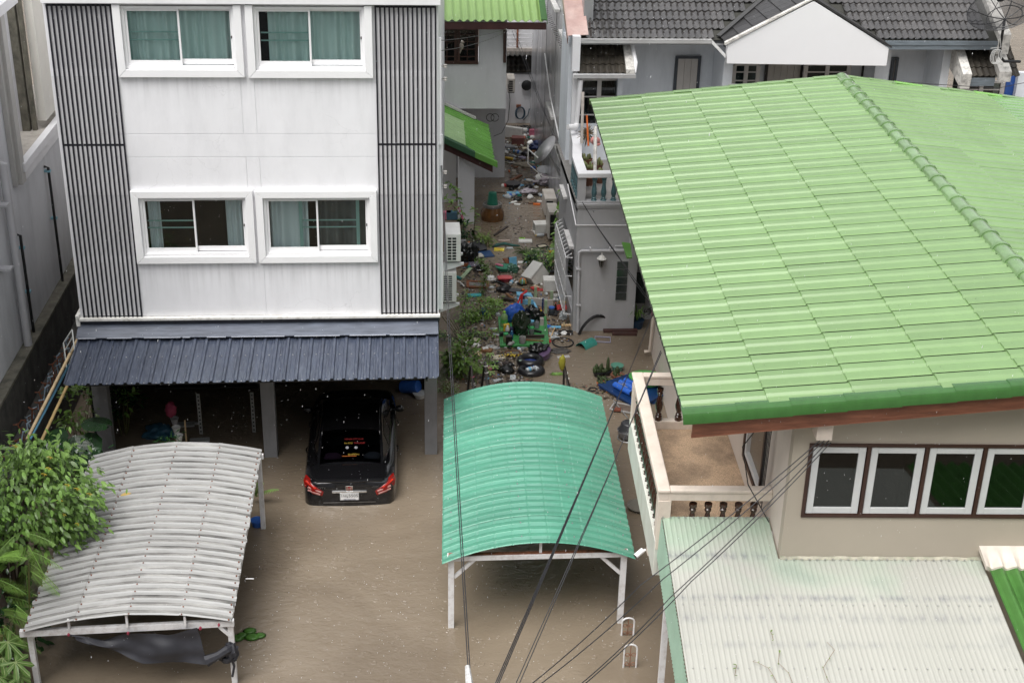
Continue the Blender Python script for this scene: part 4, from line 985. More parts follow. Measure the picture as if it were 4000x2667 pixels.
for sg in (1,-1):
    for a_,b_ in ((1.42,1.98),(2.05,2.92)):
        vs=[]
        q=MB()
        def sw_(u,v):
            s_=lerp(a_,b_,u); sec=gsec(s_); z=lerp(1.0,max(1.03,ip(s_,RZ)-.13),v); (xa,za),(xb,zb),(xc,zc)=sec[:3]
            x=lerp(xa,xb,(z-za)/(zb-za)) if z<zb else lerp(xb,xc,(z-zb)/(zc-zb))
            return (CXc+sg*(x+.006),CY+s_,z-SUB)
        q.grid(6,4,sw_); q.build('side_window',M('car_side_glass',(.02,.02,.022),.05,.0,spec=.8),CAR,smooth='all')
    q=MB(); q.tube([(CXc+sg*.715,CY+1.42,1.0-SUB),(CXc+sg*.73,CY+3.0,1.0-SUB)],.008,5); q.build('window_trim',CHR,CAR)
    q=MB(); q.tube([(CXc+sg*(ip(s_,GW)-.40*(ip(s_,RZ)-.95)-.01),CY+s_,ip(s_,RZ)-SUB-.02) for s_ in (1.3,1.6,2.0,2.4,2.7)],.011,5); q.build('roof_moulding',PAINT,CAR,smooth='all')
    q=MB(); q.blob((CXc+sg*.90,CY+2.95,1.0-SUB),(.10,.06,.075),.1,2,2,1); q.box(CXc+sg*.80-.05,CXc+sg*.80+.05,CY+2.96,CY+3.0,.96-SUB,1.0-SUB); q.build('wing_mirror',PAINT,CAR,smooth=True)
    for s_ in (1.62,2.62):
        q=MB(); q.tube([(CXc+sg*.848,CY+s_,.80-SUB),(CXc+sg*.868,CY+s_+.05,.805-SUB),(CXc+sg*.868,CY+s_+.15,.805-SUB),(CXc+sg*.848,CY+s_+.2,.80-SUB)],.013,6); q.build('door_handle',CHR,CAR)
    # tail light wraps the corner
    pts=[(.46,.86),(.49,.79),(.66,.83),(.805,.90),(.825,1.0),(.80,1.055),(.76,1.05),(.63,.97)]
    def rear_y(x,z): return CY+ip(z,[(.54,.0),(.66,.03),(.79,.06),(.93,.085),(1.02,.11),(1.06,.16)])+.05*(x/.8)**2+(.14*max(0,(abs(x)-.62)/.2)**2)
    q=MB(); o_=[(CXc+sg*x,rear_y(x,z)-.022,z-SUB) for x,z in pts]; k=[(CXc+sg*x*.98,rear_y(x,z)+.07,z-SUB) for x,z in pts]; n=len(pts)
    c_=(CXc+sg*.66,rear_y(.66,.92)-.05,.925-SUB)
    q.add(o_+k+[c_],[(i,(i+1)%n,n+(i+1)%n,n+i) for i in range(n)]+[(i,(i+1)%n,2*n) for i in range(n)])
    tl=q.build('tail_light',M('red_lens',(.20,.008,.006),.1,.15,20,coat=1),CAR,smooth=True)
    q=MB()
    for (xa,za,xb,zb) in ((.50,.875,.74,.94),(.52,.83,.74,.89)):
        q.beam((CXc+sg*xa,rear_y(xa,za)-.045,za-SUB),(CXc+sg*xb,rear_y(xb,zb)-.055,zb-SUB),.022,.02)
    q.build('clear_lens',M('clear_red_lens',(.45,.22,.20),.15),tl)
    q=MB(); q.beam((CXc+sg*.60,rear_y(.60,.94)-.042,.935-SUB),(CXc+sg*.78,rear_y(.78,1.0)-.015,1.015-SUB),.03,.02); q.build('bright_lens',M('bright_red_lens',(.55,.03,.015),.15),tl)
ry_=lambda z: CY+ip(z,[(.54,.0),(.66,.03),(.79,.06),(.93,.085),(1.02,.11)])-.012
q=MB(); q.beam((CXc-.31,ry_(.875)-.012,.875-SUB),(CXc+.31,ry_(.875)-.012,.875-SUB),.03,.028); q.build('chrome_bar',CHR,CAR,bevel=.006)
q=MB(); q.box(CXc-.17,CXc+.17,ry_(.785)-.018,ry_(.785)-.008,.71-SUB,.86-SUB); plate=q.build('number_plate',M('plate_white',(.82,.82,.82),.4,.02),CAR,bevel=.003)
q=MB(); 
for a_,b_ in (((-.165,.715),(.165,.715)),((-.165,.855),(.165,.855)),((-.165,.715),(-.165,.855)),((.165,.715),(.165,.855))): q.beam((CXc+a_[0],ry_(.785)-.0205,a_[1]-SUB),(CXc+b_[0],ry_(.785)-.0205,b_[1]-SUB),.004,.005)
q.build('plate_border',BLK,plate)
INK=M('black_ink',(.015,.015,.02),.5,.0)
T0=lambda x,z,o=.021: face_mat((CXc+x,ry_(.785)-o,z-SUB),(1,0,0),(0,0,1))
put_text('1กญ',.080,INK,plate,T0(-.087,.803),fit=.115); put_text('5505',.080,INK,plate,T0(.07,.803),fit=.165)
put_text('กรุงเทพมหานคร',.033,M('blue_ink',(.02,.03,.12),.5,0),plate,T0(0,.733),fit=.21)
# emblem: an H in a rounded frame
q=MB(); ye=ry_(.945)-.02; fr=[(-.052,.905),(.052,.905),(.060,.985),(-.060,.985)]
for i in range(4): q.beam((CXc+fr[i][0],ye,fr[i][1]-SUB),(CXc+fr[(i+1)%4][0],ye,fr[(i+1)%4][1]-SUB),.010,.010)
for sx_ in (-1,1): q.beam((CXc+sx_*.024,ye,.915-SUB),(CXc+sx_*.038,ye,.978-SUB),.012,.014)
q.beam((CXc-.028,ye,.942-SUB),(CXc+.028,ye,.942-SUB),.012,.012)
em=q.build('emblem',CHR,CAR); q=MB(); q.box(CXc-.056,CXc+.056,ye+.004,ye+.008,.905-SUB,.983-SUB); q.build('emblem_ground',M('emblem_red',(.3,.01,.02),.3),em)
put_text('CITY',.05,M('dull_chrome',(.35,.35,.35),.3,metal=1),CAR,face_mat((CXc-.49,ry_(.95)-.02,.955-SUB),(1,-.06,0),(0,.2,1)),'badge',fit=.15)
put_text('i-VTEC',.04,MATS['dull_chrome'],CAR,face_mat((CXc+.47,ry_(.96)-.02,.965-SUB),(1,.06,0),(0,.2,1)),'badge',fit=.13)
# lettering on the rear window
def on_rw(x,s_): return gpt(s_,x,.008)
ydir=(0,.25,.115)
def rtxt(t,x,s_,size,mat,fit): put_text(t,size,mat,rw,face_mat(on_rw(x,s_),(1,0,0),ydir),'window_sticker',fit)
RED=M('sticker_red',(.28,.015,.015),.5,0); YELS=M('sticker_yellow',(.40,.27,.03),.5,0); WHS=M('sticker_white',(.32,.32,.34),.5,.6,60); ORS=M('sticker_orange',(.42,.12,.02),.5,0)
rtxt('HONDA CITY CLUB',.06,1.17,.05,RED,.34); rtxt('No.4355',-.04,1.09,.05,YELS,.15); rtxt('THAILAND',.16,1.095,.05,RED,.20); rtxt('ศูนย์ซ่อม',.06,.87,.05,YELS,.2)
q=MB(); c_=on_rw(.10,.84); q.cbox(c_+Vector((-.12,-.0,.0)),(.26,.012,.006)); q.build('window_sticker',ORS,rw)
for x,s_,mt in ((-.06,1.0,WHS),(.10,1.0,WHS)):
    q=MB(); q.lathe([(.030,0),(.030,.003),(.001,.003)],12); T=face_mat(on_rw(x,s_),(1,0,0),ydir); q.v=[T@p_ for p_ in q.v]; q.build('window_sticker',mt,rw)
q=MB(); q.tube([(CXc-.5,CY-.004,.60-SUB),(CXc-.47,CY-.015,.57-SUB)]+[(CXc+x,CY-.017,.565-SUB) for x in (-.3,0,.3)]+[(CXc+.47,CY-.015,.57-SUB),(CXc+.5,CY-.004,.60-SUB)],.004,4) if False else q.box(CXc-.47,CXc+.47,CY-.004,CY-.001,.685-SUB,.691-SUB)
q.build('bumper_line',M('dull_chrome',(.35,.35,.35),.3,metal=1),CAR)
q=MB(); q.grid(10,1,lambda u,v:(CXc+lerp(-.6,.6,u),CY+.105+.05*((u-.5)*1.5)**2+.05*v,1.045-SUB+.022*v),th=.012); q.build('boot_spoiler',PAINT,CAR,smooth=True)
# ---------------------------------------------------------------- house with bright green roofs behind the white building
GH=thing('house','white house with bright green corrugated roofs behind the white building','house',(1.5,38,0))
gy=37.9; a=Y(1975,425,gy); b=Y(1870,250,gy); c=Y(1870,108,gy); zt=Y(2000,90,gy).z
q=MB(); q.box(-2,b.x,gy,gy+.15,a.z,b.z); q.box(b.x,a.x,gy,gy+.15,a.z,zt+.3); q.box(-2,b.x,gy,gy+.15,c.z,zt+.3); q.box(a.x-.15,a.x,gy+.151,45,a.z,zt+.3); q.box(-2,a.x-.151,gy+.151,45,a.z,a.z+.1)
q.build('upper_wall',LGREY,GH)
y2=39.8; d=Y(1970,697,y2); e=Y(1853,690,y2)
q=MB(); q.box(e.x-.9,d.x,y2,y2+.15,-.6,a.z-.001); q.box(d.x-.15,d.x,y2+.151,45,-.6,a.z-.001); q.build('lower_wall',LGREY,GH)
pa,pb=Z(1790,875),Z(1852,876); q=MB(); q.box(pa.x,pb.x,35.8,36.15,-.6,1.9); q.box(-1,pa.x-.001,37.6,37.7,-.6,2.2); q.each('porch_pillar',LGREY,GH)
q=MB(); q.box(-1.5,e.x-.91,39.5,39.6,-.6,a.z); q.build('porch_back',DARK,GH)
# timber window
w0=Y(1715,106,gy-.03); w1=Y(1868,252,gy-.03)
q=MB(); t=.09; q.box(w0.x-.3,w1.x,gy-.04,gy+.06,w1.z,w1.z+t); q.box(w0.x-.3,w1.x,gy-.04,gy+.06,w0.z-t,w0.z); q.box(w1.x-t,w1.x,gy-.04,gy+.06,w1.z+t,w0.z-t)
for f_ in (.42,.50): 
    x=lerp(w0.x,w1.x,f_); q.box(x-.035,x+.035,gy-.035,gy+.05,w1.z+t,w0.z-t)
win=q.build('window',BROWNW,GH)
q=MB()
for k in range(1,5): z=lerp(w1.z,w0.z,k/5); q.box(w0.x-.3,w1.x-t,gy-.01,gy+.03,z-.012,z+.012)
for f_ in (.2,.72): x=lerp(w0.x,w1.x,f_); q.box(x-.012,x+.012,gy-.012,gy+.031,w1.z+t,w0.z-t)
q.build('glazing_bar',BROWNW,win)
q=MB(); q.box(w0.x-.3,w1.x-t,gy+.032,gy+.037,w1.z,w0.z); q.build('pane',PANED,win); q=MB(); q.box(w0.x-.3,w1.x,gy+.3,gy+.33,w1.z-.2,w0.z+.2); q.build('room',DARK,win)
# upper roof: ribs run down towards us
r0_=Y(1715,84,gy-.5); r1_=Y(2135,86,gy-.5); up=1.4
def ur(u,v):
    x=lerp(-.6,r1_.x,u); y=r0_.y+v*3; ph=(x/.21)%1.0; hh=.055*(.5+.5*math.cos(ph*2*PI))**1.4
    return (x,y,r0_.z+v*3*.42+hh)
q=MB(); q.grid(int((r1_.x+.6)/.21*10),3,ur,th=.01); q.build('roof_sheet',M('bright_green_sheet',(.235,.375,.125),.3,.08,1.5,coat=.3),GH)
q=MB(); q.box(r1_.x-.14,r1_.x+.02,r0_.y-.02,r0_.y+3,r0_.z+.05,r0_.z+.06) if False else q.prism([(r1_.x-.15,r0_.y-.02,r0_.z+.07),(r1_.x+.02,r0_.y-.02,r0_.z+.06),(r1_.x+.03,r0_.y-.02,r0_.z-.06),(r1_.x+.01,r0_.y-.02,r0_.z-.06),(r1_.x,r0_.y-.02,r0_.z+.03),(r1_.x-.15,r0_.y-.02,r0_.z+.05)],(0,3,1.26)); q.build('verge_cap',GCAP,GH)
q=MB(); q.box(-.6,r1_.x,r0_.y+.02,r0_.y+.06,r0_.z-.22,r0_.z-.03); q.build('fascia',M('dark_red_fascia',(.06,.022,.02),.6,.2,3),GH)
# lower lean-to roof, sloping down to the right
FR0,FL0=Y(1935,650,35.5),Y(1718,548,35.5); RR0=Y(1908,492,37.85); RL0=Y(1715,404,37.85)
FL0=FL0+(FL0-FR0)*.3; RL0=RL0+(RL0-RR0)*.3
def lr(u,v):
    p_=lerp(lerp(RL0,RR0,u),lerp(FL0,FR0,u),v); k=2.38; y=p_.y; ph=(y/.135)%1.0
    z=.03 if ph<.25 else (.03*(1-(ph-.25)/.12) if ph<.37 else (.0 if ph<.9 else .03*(ph-.9)/.1))
    return p_+Vector((.03*math.sin(y/.135*2*PI)*(u>.99),0,z))
GS=M('bright_green_sheet',(.25,.52,.10),.3); GS2=M('mid_green_sheet',(.115,.29,.055),.35,.15,2)
def strip(u0,u1,v0,v1,mt,nm='roof_sheet',dz=0):
    q=MB(); q.grid(4,max(4,int(80*(v1-v0))),lambda u,v: lr(lerp(u0,u1,u),lerp(v0,v1,v))+Vector((0,0,dz)),th=.006); return q.build(nm,mt,GH)
strip(0,.62,.18,.86,M('pale_green_sheet',(.30,.44,.23),.3,.1,2)); strip(.60,1,0,.90,GS2,dz=.012); strip(0,.6,0,.2,GS2,dz=.02); strip(0,.63,.84,.93,GDARK,dz=.02)
q=MB(); q.prism([lr(.0,.93)+Vector((0,0,.06)),lr(.0,.93)+Vector((0,-.10,.05)),lr(.0,.93)+Vector((0,-.12,-.10)),lr(.0,.93)+Vector((0,0,-.10))],lr(.72,.93)-lr(0,.93)); q.build('verge_cap',GDARK,GH)
q=MB(); q.prism([lr(.721,.93)+Vector((0,0,.06)),lr(.721,.93)+Vector((0,-.10,.05)),lr(.721,.93)+Vector((0,-.12,-.10)),lr(.721,.93)+Vector((0,0,-.10))],lr(1.02,.93)-lr(.721,.93)); q.build('verge_cap',GS2,GH)
q=MB(); q.prism([lr(0,.93)+Vector((0,-.05,-.11)),lr(0,.93)+Vector((0,-.01,-.11)),lr(0,.93)+Vector((0,-.01,-.30)),lr(0,.93)+Vector((0,-.05,-.30))],lr(.97,.93)-lr(0,.93)); q.build('fascia',MATS['dark_red_fascia'],GH)
q=MB(); q.beam(RL0+Vector((0,-.02,.08)),lerp(RL0,RR0,.8)+Vector((0,-.02,.06)),.10,.06); q.build('wall_flashing',M('pale_flashing',(.55,.55,.53),.5),GH)
q=MB(); q.tube([Y(1971,110,gy-.06),Y(1971,245,gy-.06)],.045,6); q.build('downpipe',BROWNW,GH)
# cables looped on the corner
q=MB(); 
for k in range(2):
    c_=Y(1915+k*18,460,37.6); q.tube([c_+Vector((.11*math.cos(t*.5),0,.11*math.sin(t*.5))) for t in range(13)],.010,5)
q.tube([Y(1985,330,37.6),Y(1992,390,37.6),Y(1985,470,37.7),Y(1960,520,37.7),Y(1928,533,37.7)],.010,5)
solo(q,'cable_loops',BLK,'black cable loops hanging at the corner of the green roofed house','cable')
# back of the alley
AE=thing('alley_house','small house closing the end of the narrow alley','house',(4,45.6,0))
ye=45.6
q=MB(); z0=Y(2000,290,ye).z; q.box(2.9,5.2,ye,ye+.2,-.6,z0); q.box(2.9,5.2,ye+1.2,ye+1.3,-.6,4.6); q.box(2.9,5.2,ye+.9,ye+1.0,Y(2000,190,ye+1).z,6) ; q.build('wall',LGREY,AE)
q=MB(); q.box(2.9,5.2,ye+.21,ye+1.19,z0-.02,z0+.001); q.build('ledge',CONC,AE)
bal_=MB()
for k in range(6): z=Y(2050,108+k*15.5,ye-.2).z; bal_.box(3.2,4.6,ye-.2,ye-.16,z-.05,z+.05)
bal_.each('slat',M('white_slats',(.68,.68,.70),.5),AE)
q=MB(); z=Y(2050,193,ye-.2).z; q.box(3.2,4.6,ye-.26,ye-.1,z-.06,z+.04); q.build('rail',M('rust_stained_rail',(.4,.36,.33),.6,.2,8),AE)
q=MB(); x=Y(2021,150,ye-.22).x; q.box(x-.03,x+.03,ye-.27,ye-.21,Y(2021,185,ye-.2).z,Y(2021,105,ye-.2).z); q.build('post',RUST,AE)
q=MB()
for k in range(4): q.grid(20,2,lambda u,v:(lerp(2.9,4.5,u),lerp(ye-.1,ye+.9,v)-k*0,Y(2050,215+k*20,ye).z+v*.1+.03*math.sin(u*60)))
q.build('old_roof_tile',TILED,AE)
ac_unit('air_conditioner',Y(1983,350,44.6).x,Y(2012,350,44.6).x,44.6,Y(1985,366,44.6).z,Y(1985,308,44.6).z,.7,ACG,'weathered air conditioner high in the alley beside the grey wall corner',None,1,6,False)
q=MB(); c_=Y(2057,333,ye-.1); q.lathe([(.17,0),(.18,.05),(.1,.09),(.001,.1)],14); T=face_mat(c_,(1,0,0),(0,0,1)); q.v=[T@p_ for p_ in q.v]; solo(q,'black_basin',BLK,'round black basin hung on the far alley wall','basin',smooth=True)
q=MB()
for k in range(3):
    c_=Y(2030+k*2,442,ye-.06-.02*k); q.tube([c_+Vector((.15*math.cos(t*PI/8),0,.21*math.sin(t*PI/8))) for t in range(17)],.016,6)
q.tube([Y(2045,470,ye-.06),Y(2062,450,ye-.06),Y(2068,425,ye-.06)],.016,6)
solo(q,'garden_hose',M('dark_blue_hose',(.02,.05,.08),.4),'coiled dark blue hose hanging on the far alley wall','hose')
q=MB(); c_=Y(2026,415,ye-.05); q.cbox(c_,(.16,.06,.10)); solo(q,'hose_hook',RUST,'rusty red hook holding the coiled hose','hook')
# ---------------------------------------------------------------- grey house with balcony at the alley mouth
gx,gY=3.75,28.72
HG=thing('house','grey house with wall lamp, glass blocks and turquoise balcony balusters','house',(6,30,0))
zs_=Y(2300,812,gY).z; fl=zs_
q=MB(); q.box(gx,5.16,gY,gY+.15,-.6,fl); q.box(gx,gx+.15,gY+.151,29.0,-.6,fl); q.box(gx,gx+.15,29.0,31.3,-.6,.35); q.box(gx,gx+.15,29.0,31.3,1.85,fl); q.box(gx,gx+.15,31.3,32.3,-.6,fl); q.box(5.161,9,gY+.6,gY+.75,-.6,fl)
q.build('wall',GREY,HG)
q=MB(); q.box(gx+.6,gx+.62,28.95,32,-.4,fl); q.box(gx,9,gY+.02,33.4,fl-.14,fl+.02); q.build('balcony_floor',M('balcony_concrete',(.22,.21,.2),.8,.2,4),HG)
q=MB(); 
for k,zz in enumerate((Y(2300,812,gY).z,Y(2300,803,gY).z,Y(2300,795,gY).z)): q.box(gx-.02,6.5,gY-.03-.02*(k==1),gY+.15,zz,zz+.055)
q.box(gx-.01,gx+.16,gY-.01,gY+.17,fl,3.70); q.build('balcony_plinth',GREY,HG,bevel=.006)
q=MB(); q.box(gx-.03,6.5,gY-.05,gY+.18,3.70,3.80); 
P_=[Vector((gx-.03,gY+.18,3.75)),Vector((gx-.02,gY+1.2,3.75)),Vector((gx+.1,gY+2.2,3.75)),Vector((gx+.16,32.0,3.78))]
for a_,b_ in zip(P_[:-1],P_[1:]): q.prism([a_+Vector((0,0,-.05)),a_+Vector((.22,0,-.05)),a_+Vector((.22,0,.05)),a_+Vector((0,0,.05))],b_-a_)
q.build('balcony_rail',WHITE,HG,bevel=.008)
bp2=[(.05,0),(.07,0),(.07,.07),(.05,.10),(.058,.13),(.038,.15),(.062,.24),(.062,.30),(.045,.42),(.034,.5),(.05,.53),(.034,.56),(.055,.58),(.06,.60),(.06,.66),(.02,.66)]
q=MB(); q.lathe(bp2,10); tb=None
sp_=[(Y(px,794,gY+.06).x,gY+.06) for px in (2319,2356,2395,2434)]+[(gx+.06+max(0,(k-5)*.03),gY+.35+k*.22) for k in range(12)]
for x,y in sp_:
    T=WM[HG.name].inverted()@Matrix.Translation((x,y,fl+.1))@Matrix.Diagonal((1,1,(3.68-fl-.1)/.66,1))
    if tb is None: tb=q.build('baluster',TURQ,HG,keep=True,smooth=True); tb.matrix_local=T
    else: inst(tb,HG,T)
# glass blocks
g0,g1=Y(2415,1020,gY-.01),Y(2440,1172,gY-.01)
q=MB(); q.box(g0.x-.035,g1.x+.045,gY-.012,gY-.0005,g1.z-.03,g0.z+.03); q.build('block_surround',M('pale_grout',(.45,.46,.46),.7),HG)
for k in range(5):
    za,zb=lerp(g1.z,g0.z,k/5)+.008,lerp(g1.z,g0.z,(k+1)/5)-.008
    q=MB(); q.box(g0.x-.02,g1.x+.03,gY-.03,gY-.0125,za,zb); q.build('glass_block',M('dark_glass_block',(.03,.04,.04),.08,.3,14,spec=.7),HG,bevel=.006)
q=MB(); q.box(5.17,5.45,gY+.3,gY+.35,.55,1.3); q.build('dark_window',DARK,HG)
# pipes
q=MB(); q.tube([Y(2445,990,gY-.06),Y(2440,978,gY-.06),Y(2270,980,gY-.06),Y(2262,986,gY-.06),Y(2257,1250,gY-.06),Y(2256,1298,gY-.06)],.035,8); q.build('drain_pipe',PIPE,HG,smooth=True)
q=MB(); q.tube([Y(2460,985,gY-.03),Y(2463,885,gY-.03),Y(2458,880,gY-.03),Y(2250,880,gY-.03)]+[X(2218,720,gx-.03)],.016,6); q.tube([Y(2402,975,gY-.03),Y(2402,960,gY-.03),Y(2450,960,gY-.03)],.010,5); q.each('conduit',WPIPE,HG,smooth=True)
q=MB(); 
for px in (2305,2382): a_=Y(px,974,gY-.05); q.box(a_.x-.015,a_.x+.015,gY-.11,gY-.001,a_.z-.05,a_.z+.05)
for py in (1050,1190): a_=Y(2259,py,gY-.05); q.box(a_.x-.05,a_.x+.05,gY-.11,gY-.001,a_.z-.015,a_.z+.015)
q.each('pipe_clip',PIPE,HG)
# coach lamp
lp=Y(2350,1012,gY-.14); LM=thing('wall_lamp','white coach lamp on the grey wall above the drain pipe loop','lamp',lp)
q=MB(); c_=lp; q.lathe([(.105,0),(.108,.015),(.085,.03),(.06,.07),(.028,.085),(.018,.10),(.022,.115),(.010,.125),(.012,.15),(.001,.155)],16,c=c_); q.build('lamp_cap',M('chalky_white_metal',(.62,.61,.58),.6,.1,8),LM,smooth=True)
q=MB(); q.lathe([(.035,-.17),(.075,-.005)],6,c=c_); q.build('lamp_glass',M('smoked_lamp_glass',(.05,.047,.04),.15,.2,10),LM)
q=MB(); q.lathe([(.001,-.22),(.012,-.21),(.045,-.18),(.045,-.168),(.001,-.168)],8,c=c_)
for k in range(6): an=PI/3*k; q.beam(c_+Vector((.036*math.cos(an),.036*math.sin(an),-.17)),c_+Vector((.078*math.cos(an),.078*math.sin(an),0)),.010,.010)
q.beam(c_+Vector((0,0,-.1)),c_+Vector((0,.14,-.1)),.025,.025); q.build('lamp_frame',M('dark_lamp_metal',(.16,.15,.14),.5),LM)
# window grille on the alley side, with its projecting lintel
q=MB(); q.box(gx-.11,gx-.001,29.1,30.2,1.87,1.93); q.box(gx-.10,gx-.001,30.7,31.6,2.5,2.56); q.each('window_hood',M('peeling_white_concrete',(.62,.61,.60),.7,.1,8,dirt=((.2,.2,.2),.6,6,(1,1,1))),HG)
q=MB()
for k in range(11): y=lerp(29.02,31.25,k/10); q.tube([(gx-.16,y,.28),(gx-.20,y,1.7),(gx-.05,y,1.8)],.011,5)
for z in (.3,.75,1.25,1.7): q.tube([(gx-.03,29.0,z),(gx-.18,29.02,z),(gx-.18,31.25,z),(gx-.03,31.27,z)],.012,5)
q.build('window_grille',M('white_iron',(.72,.72,.73),.45),HG)
# corner of a green roof between the houses
q=MB(); a_=[Y(2430,945,28.3),Y(2462,950,28.3),Y(2470,1005,27.8),Y(2450,1005,27.8)]; q.quad(*a_,th=.04); q.build('small_roof',M('mid_green_sheet',(.1,.27,.04),.35),HG)
q=MB(); q.tube([(5.2,28.5,2.35),(5.6,28.5,2.35)],.04,8); q.build('gutter',PIPE,HG)
# tall wet wall along the alley
AWL=thing('alley_wall','tall wet grey metal clad wall along the right side of the alley','wall',(4.2,39,0))
q=MB(); q.box(4.18,4.4,32.4,45.55,-.6,7.2); q.build('wall_sheet',METALW,AWL)
q=MB(); 
for k in range(5): y=33.0+k*2.6; q.box(4.172,4.1795,y,y+.04,-.6,7.2)
q.each('sheet_seam',M('grey_seam',(.3,.3,.31),.4),AWL)
for (px,py0,py1) in ((2190,100,170),(2140,385,465),(2175,540,635),(2155,0,45)):
    a_=X(px-8,py0,4.0); b_=X(px+8,py1,4.0); q=MB(); q.box(4.03,4.17,b_.y,a_.y+.3,b_.z-.03,b_.z+.05); q.build('wall_ledge',MATS['peeling_white_concrete'],AWL)
q=MB()
for k in range(40): y=33+k*.3; q.beam((4.17,y,4.9),(3.98,y-.03,4.98),.012,.012)
q.build('anti_bird_spikes',BLK,AWL,kind='stuff')
q=MB(); q.tube([X(2128,210,4.1),X(2150,380,4.1),X(2180,520,4.1),X(2215,700,4.0)],.02,6); q.build('conduit',WPIPE,AWL)
q=MB(); q.box(4.00,4.14,32.6,32.75,-.6,4.4); q.tube([(4.0,32.4,4.3),(4.0,32.4,-.3)],.06,8); q.build('pilaster',LGREY,AWL)
# ---------------------------------------------------------------- row house with dark tiled roofs
RH=thing('row_house','pale blue row house with dark tiled roofs and a big white gable','house',(8,34,0))
ry0,ryb=32.1,33.5       # front of bays, recessed wall
E_=lambda x,y,yy=ry0: Y(x,y,yy)
zg=E_(2500,163).z; zsg=E_(2400,300).z
q=MB(); xl=E_(2250,350).x; xr=E_(2432,350).x
q.box(xl-.2,13.5,ryb,ryb+.15,fl,zg+.3); q.box(xl-.2,xl,ry0,ryb-.001,fl,zg-.1); q.box(xr-.12,xr,ry0,ryb-.001,fl,zsg+.05); q.box(xl,xr-.121,ry0,ry0+.12,fl,fl+.9)
a_=E_(2838,230); q.box(a_.x,a_.x+.22,ry0+.2,ryb-.001,fl,zg-.2); a_=E_(3440,230,32.6); q.box(a_.x-.1,a_.x+.25,32.6,ryb-.001,fl,zg-.2)
a_=E_(3715,230,32.4); q.box(a_.x-.2,a_.x,32.4,ryb-.001,fl,zg-.1); q.box(a_.x,13.5,32.9,33.0,fl,zsg+.1) if False else None
q.build('wall',BLUEW,RH)
# bay window (left) and right bay window
def casement(px0,px1,py0,py1,yy,cols,bars=True,nm='window'):
    a_=Y(px0,py1,yy); b_=Y(px1,py0,yy); q=MB(); t=.05; x0,x1,z0,z1=a_.x,b_.x,a_.z,b_.z
    q.box(x0,x1,yy,yy+.08,z1-t,z1); q.box(x0,x1,yy,yy+.08,z0,z0+t)
    for k in range(cols+1): x=lerp(x0,x1,k/cols); q.box(x-t,x+t,yy+.001,yy+.079,z0+t,z1-t)
    for k in (1,2): z=lerp(z0,z1,k/3); q.box(x0,x1,yy+.02,yy+.06,z-.016,z+.016)
    w_=q.build(nm,M('pale_frame',(.60,.58,.56),.5),RH)
    q=MB(); q.box(x0,x1,yy+.035,yy+.04,z0,z1); q.build('pane',PANED,w_)
    q=MB(); q.box(x0,x1,yy+.5,yy+.52,z0-.2,z1+.2); q.build('room',DARK,w_)
    if bars:
        q=MB()
        for k in range(cols*3): 
            x=lerp(x0,x1,(k+.5)/(cols*3)); q.tube([(x+.10*math.sin(t_*.9+k),yy+.09,lerp(z0,z1,t_/6)) for t_ in range(7)],.008,4)
        q.build('window_grille',M('pale_iron',(.5,.48,.46),.5),w_)
casement(2252,2425,308,520,ry0+.14,2)
casement(2862,2965,250,350,33.3,2,False); casement(3140,3320,250,350,33.3,2,False)
casement(3740,3920,318,420,32.7,2,False)
def planks(px0,px1,py0,py1,yy,n,mat,frame):
    a_=Y(px0,py1,yy); b_=Y(px1,py0,yy); dr=MB(); dr.box(a_.x-.07,a_.x,yy-.02,yy+.05,a_.z,b_.z+.06); dr.box(b_.x,b_.x+.07,yy-.02,yy+.05,a_.z,b_.z+.06); dr.box(a_.x,b_.x,yy-.02,yy+.05,b_.z,b_.z+.06)
    d_=dr.build('door',frame,RH)
    for k in range(n):
        q=MB(); q.box(lerp(a_.x,b_.x,k/n)+.004,lerp(a_.x,b_.x,(k+1)/n)-.004,yy,yy+.04,a_.z,b_.z); q.build('plank',mat,d_)
planks(2636,2728,230,420,ryb-.06,3,CREAMD,M('blue_black_frame',(.06,.07,.085),.5))
planks(2985,3130,250,420,ryb-.06,5,M('grey_door_plank',(.40,.385,.36),.6,.08,3),BLK); planks(3360,3440,252,420,ryb-.06,3,M('grey_door_plank',(.4,.4,.4)),BLK); planks(3470,3500,235,420,ryb-.06,2,CREAMD,MATS['blue_black_frame'])
q=MB(); a_=Y(3928,328,32.75); b_=Y(3968,400,32.75); q.box(a_.x,b_.x,32.72,32.76,b_.z-.2,a_.z+.2); q.build('blue_panel',M('bright_blue_panel',(.03,.11,.42),.5),RH)
q=MB(); a_=Y(3970,328,32.6); q.box(a_.x,a_.x+.4,32.55,32.7,fl,zsg); q.build('pier',BLUEW,RH)
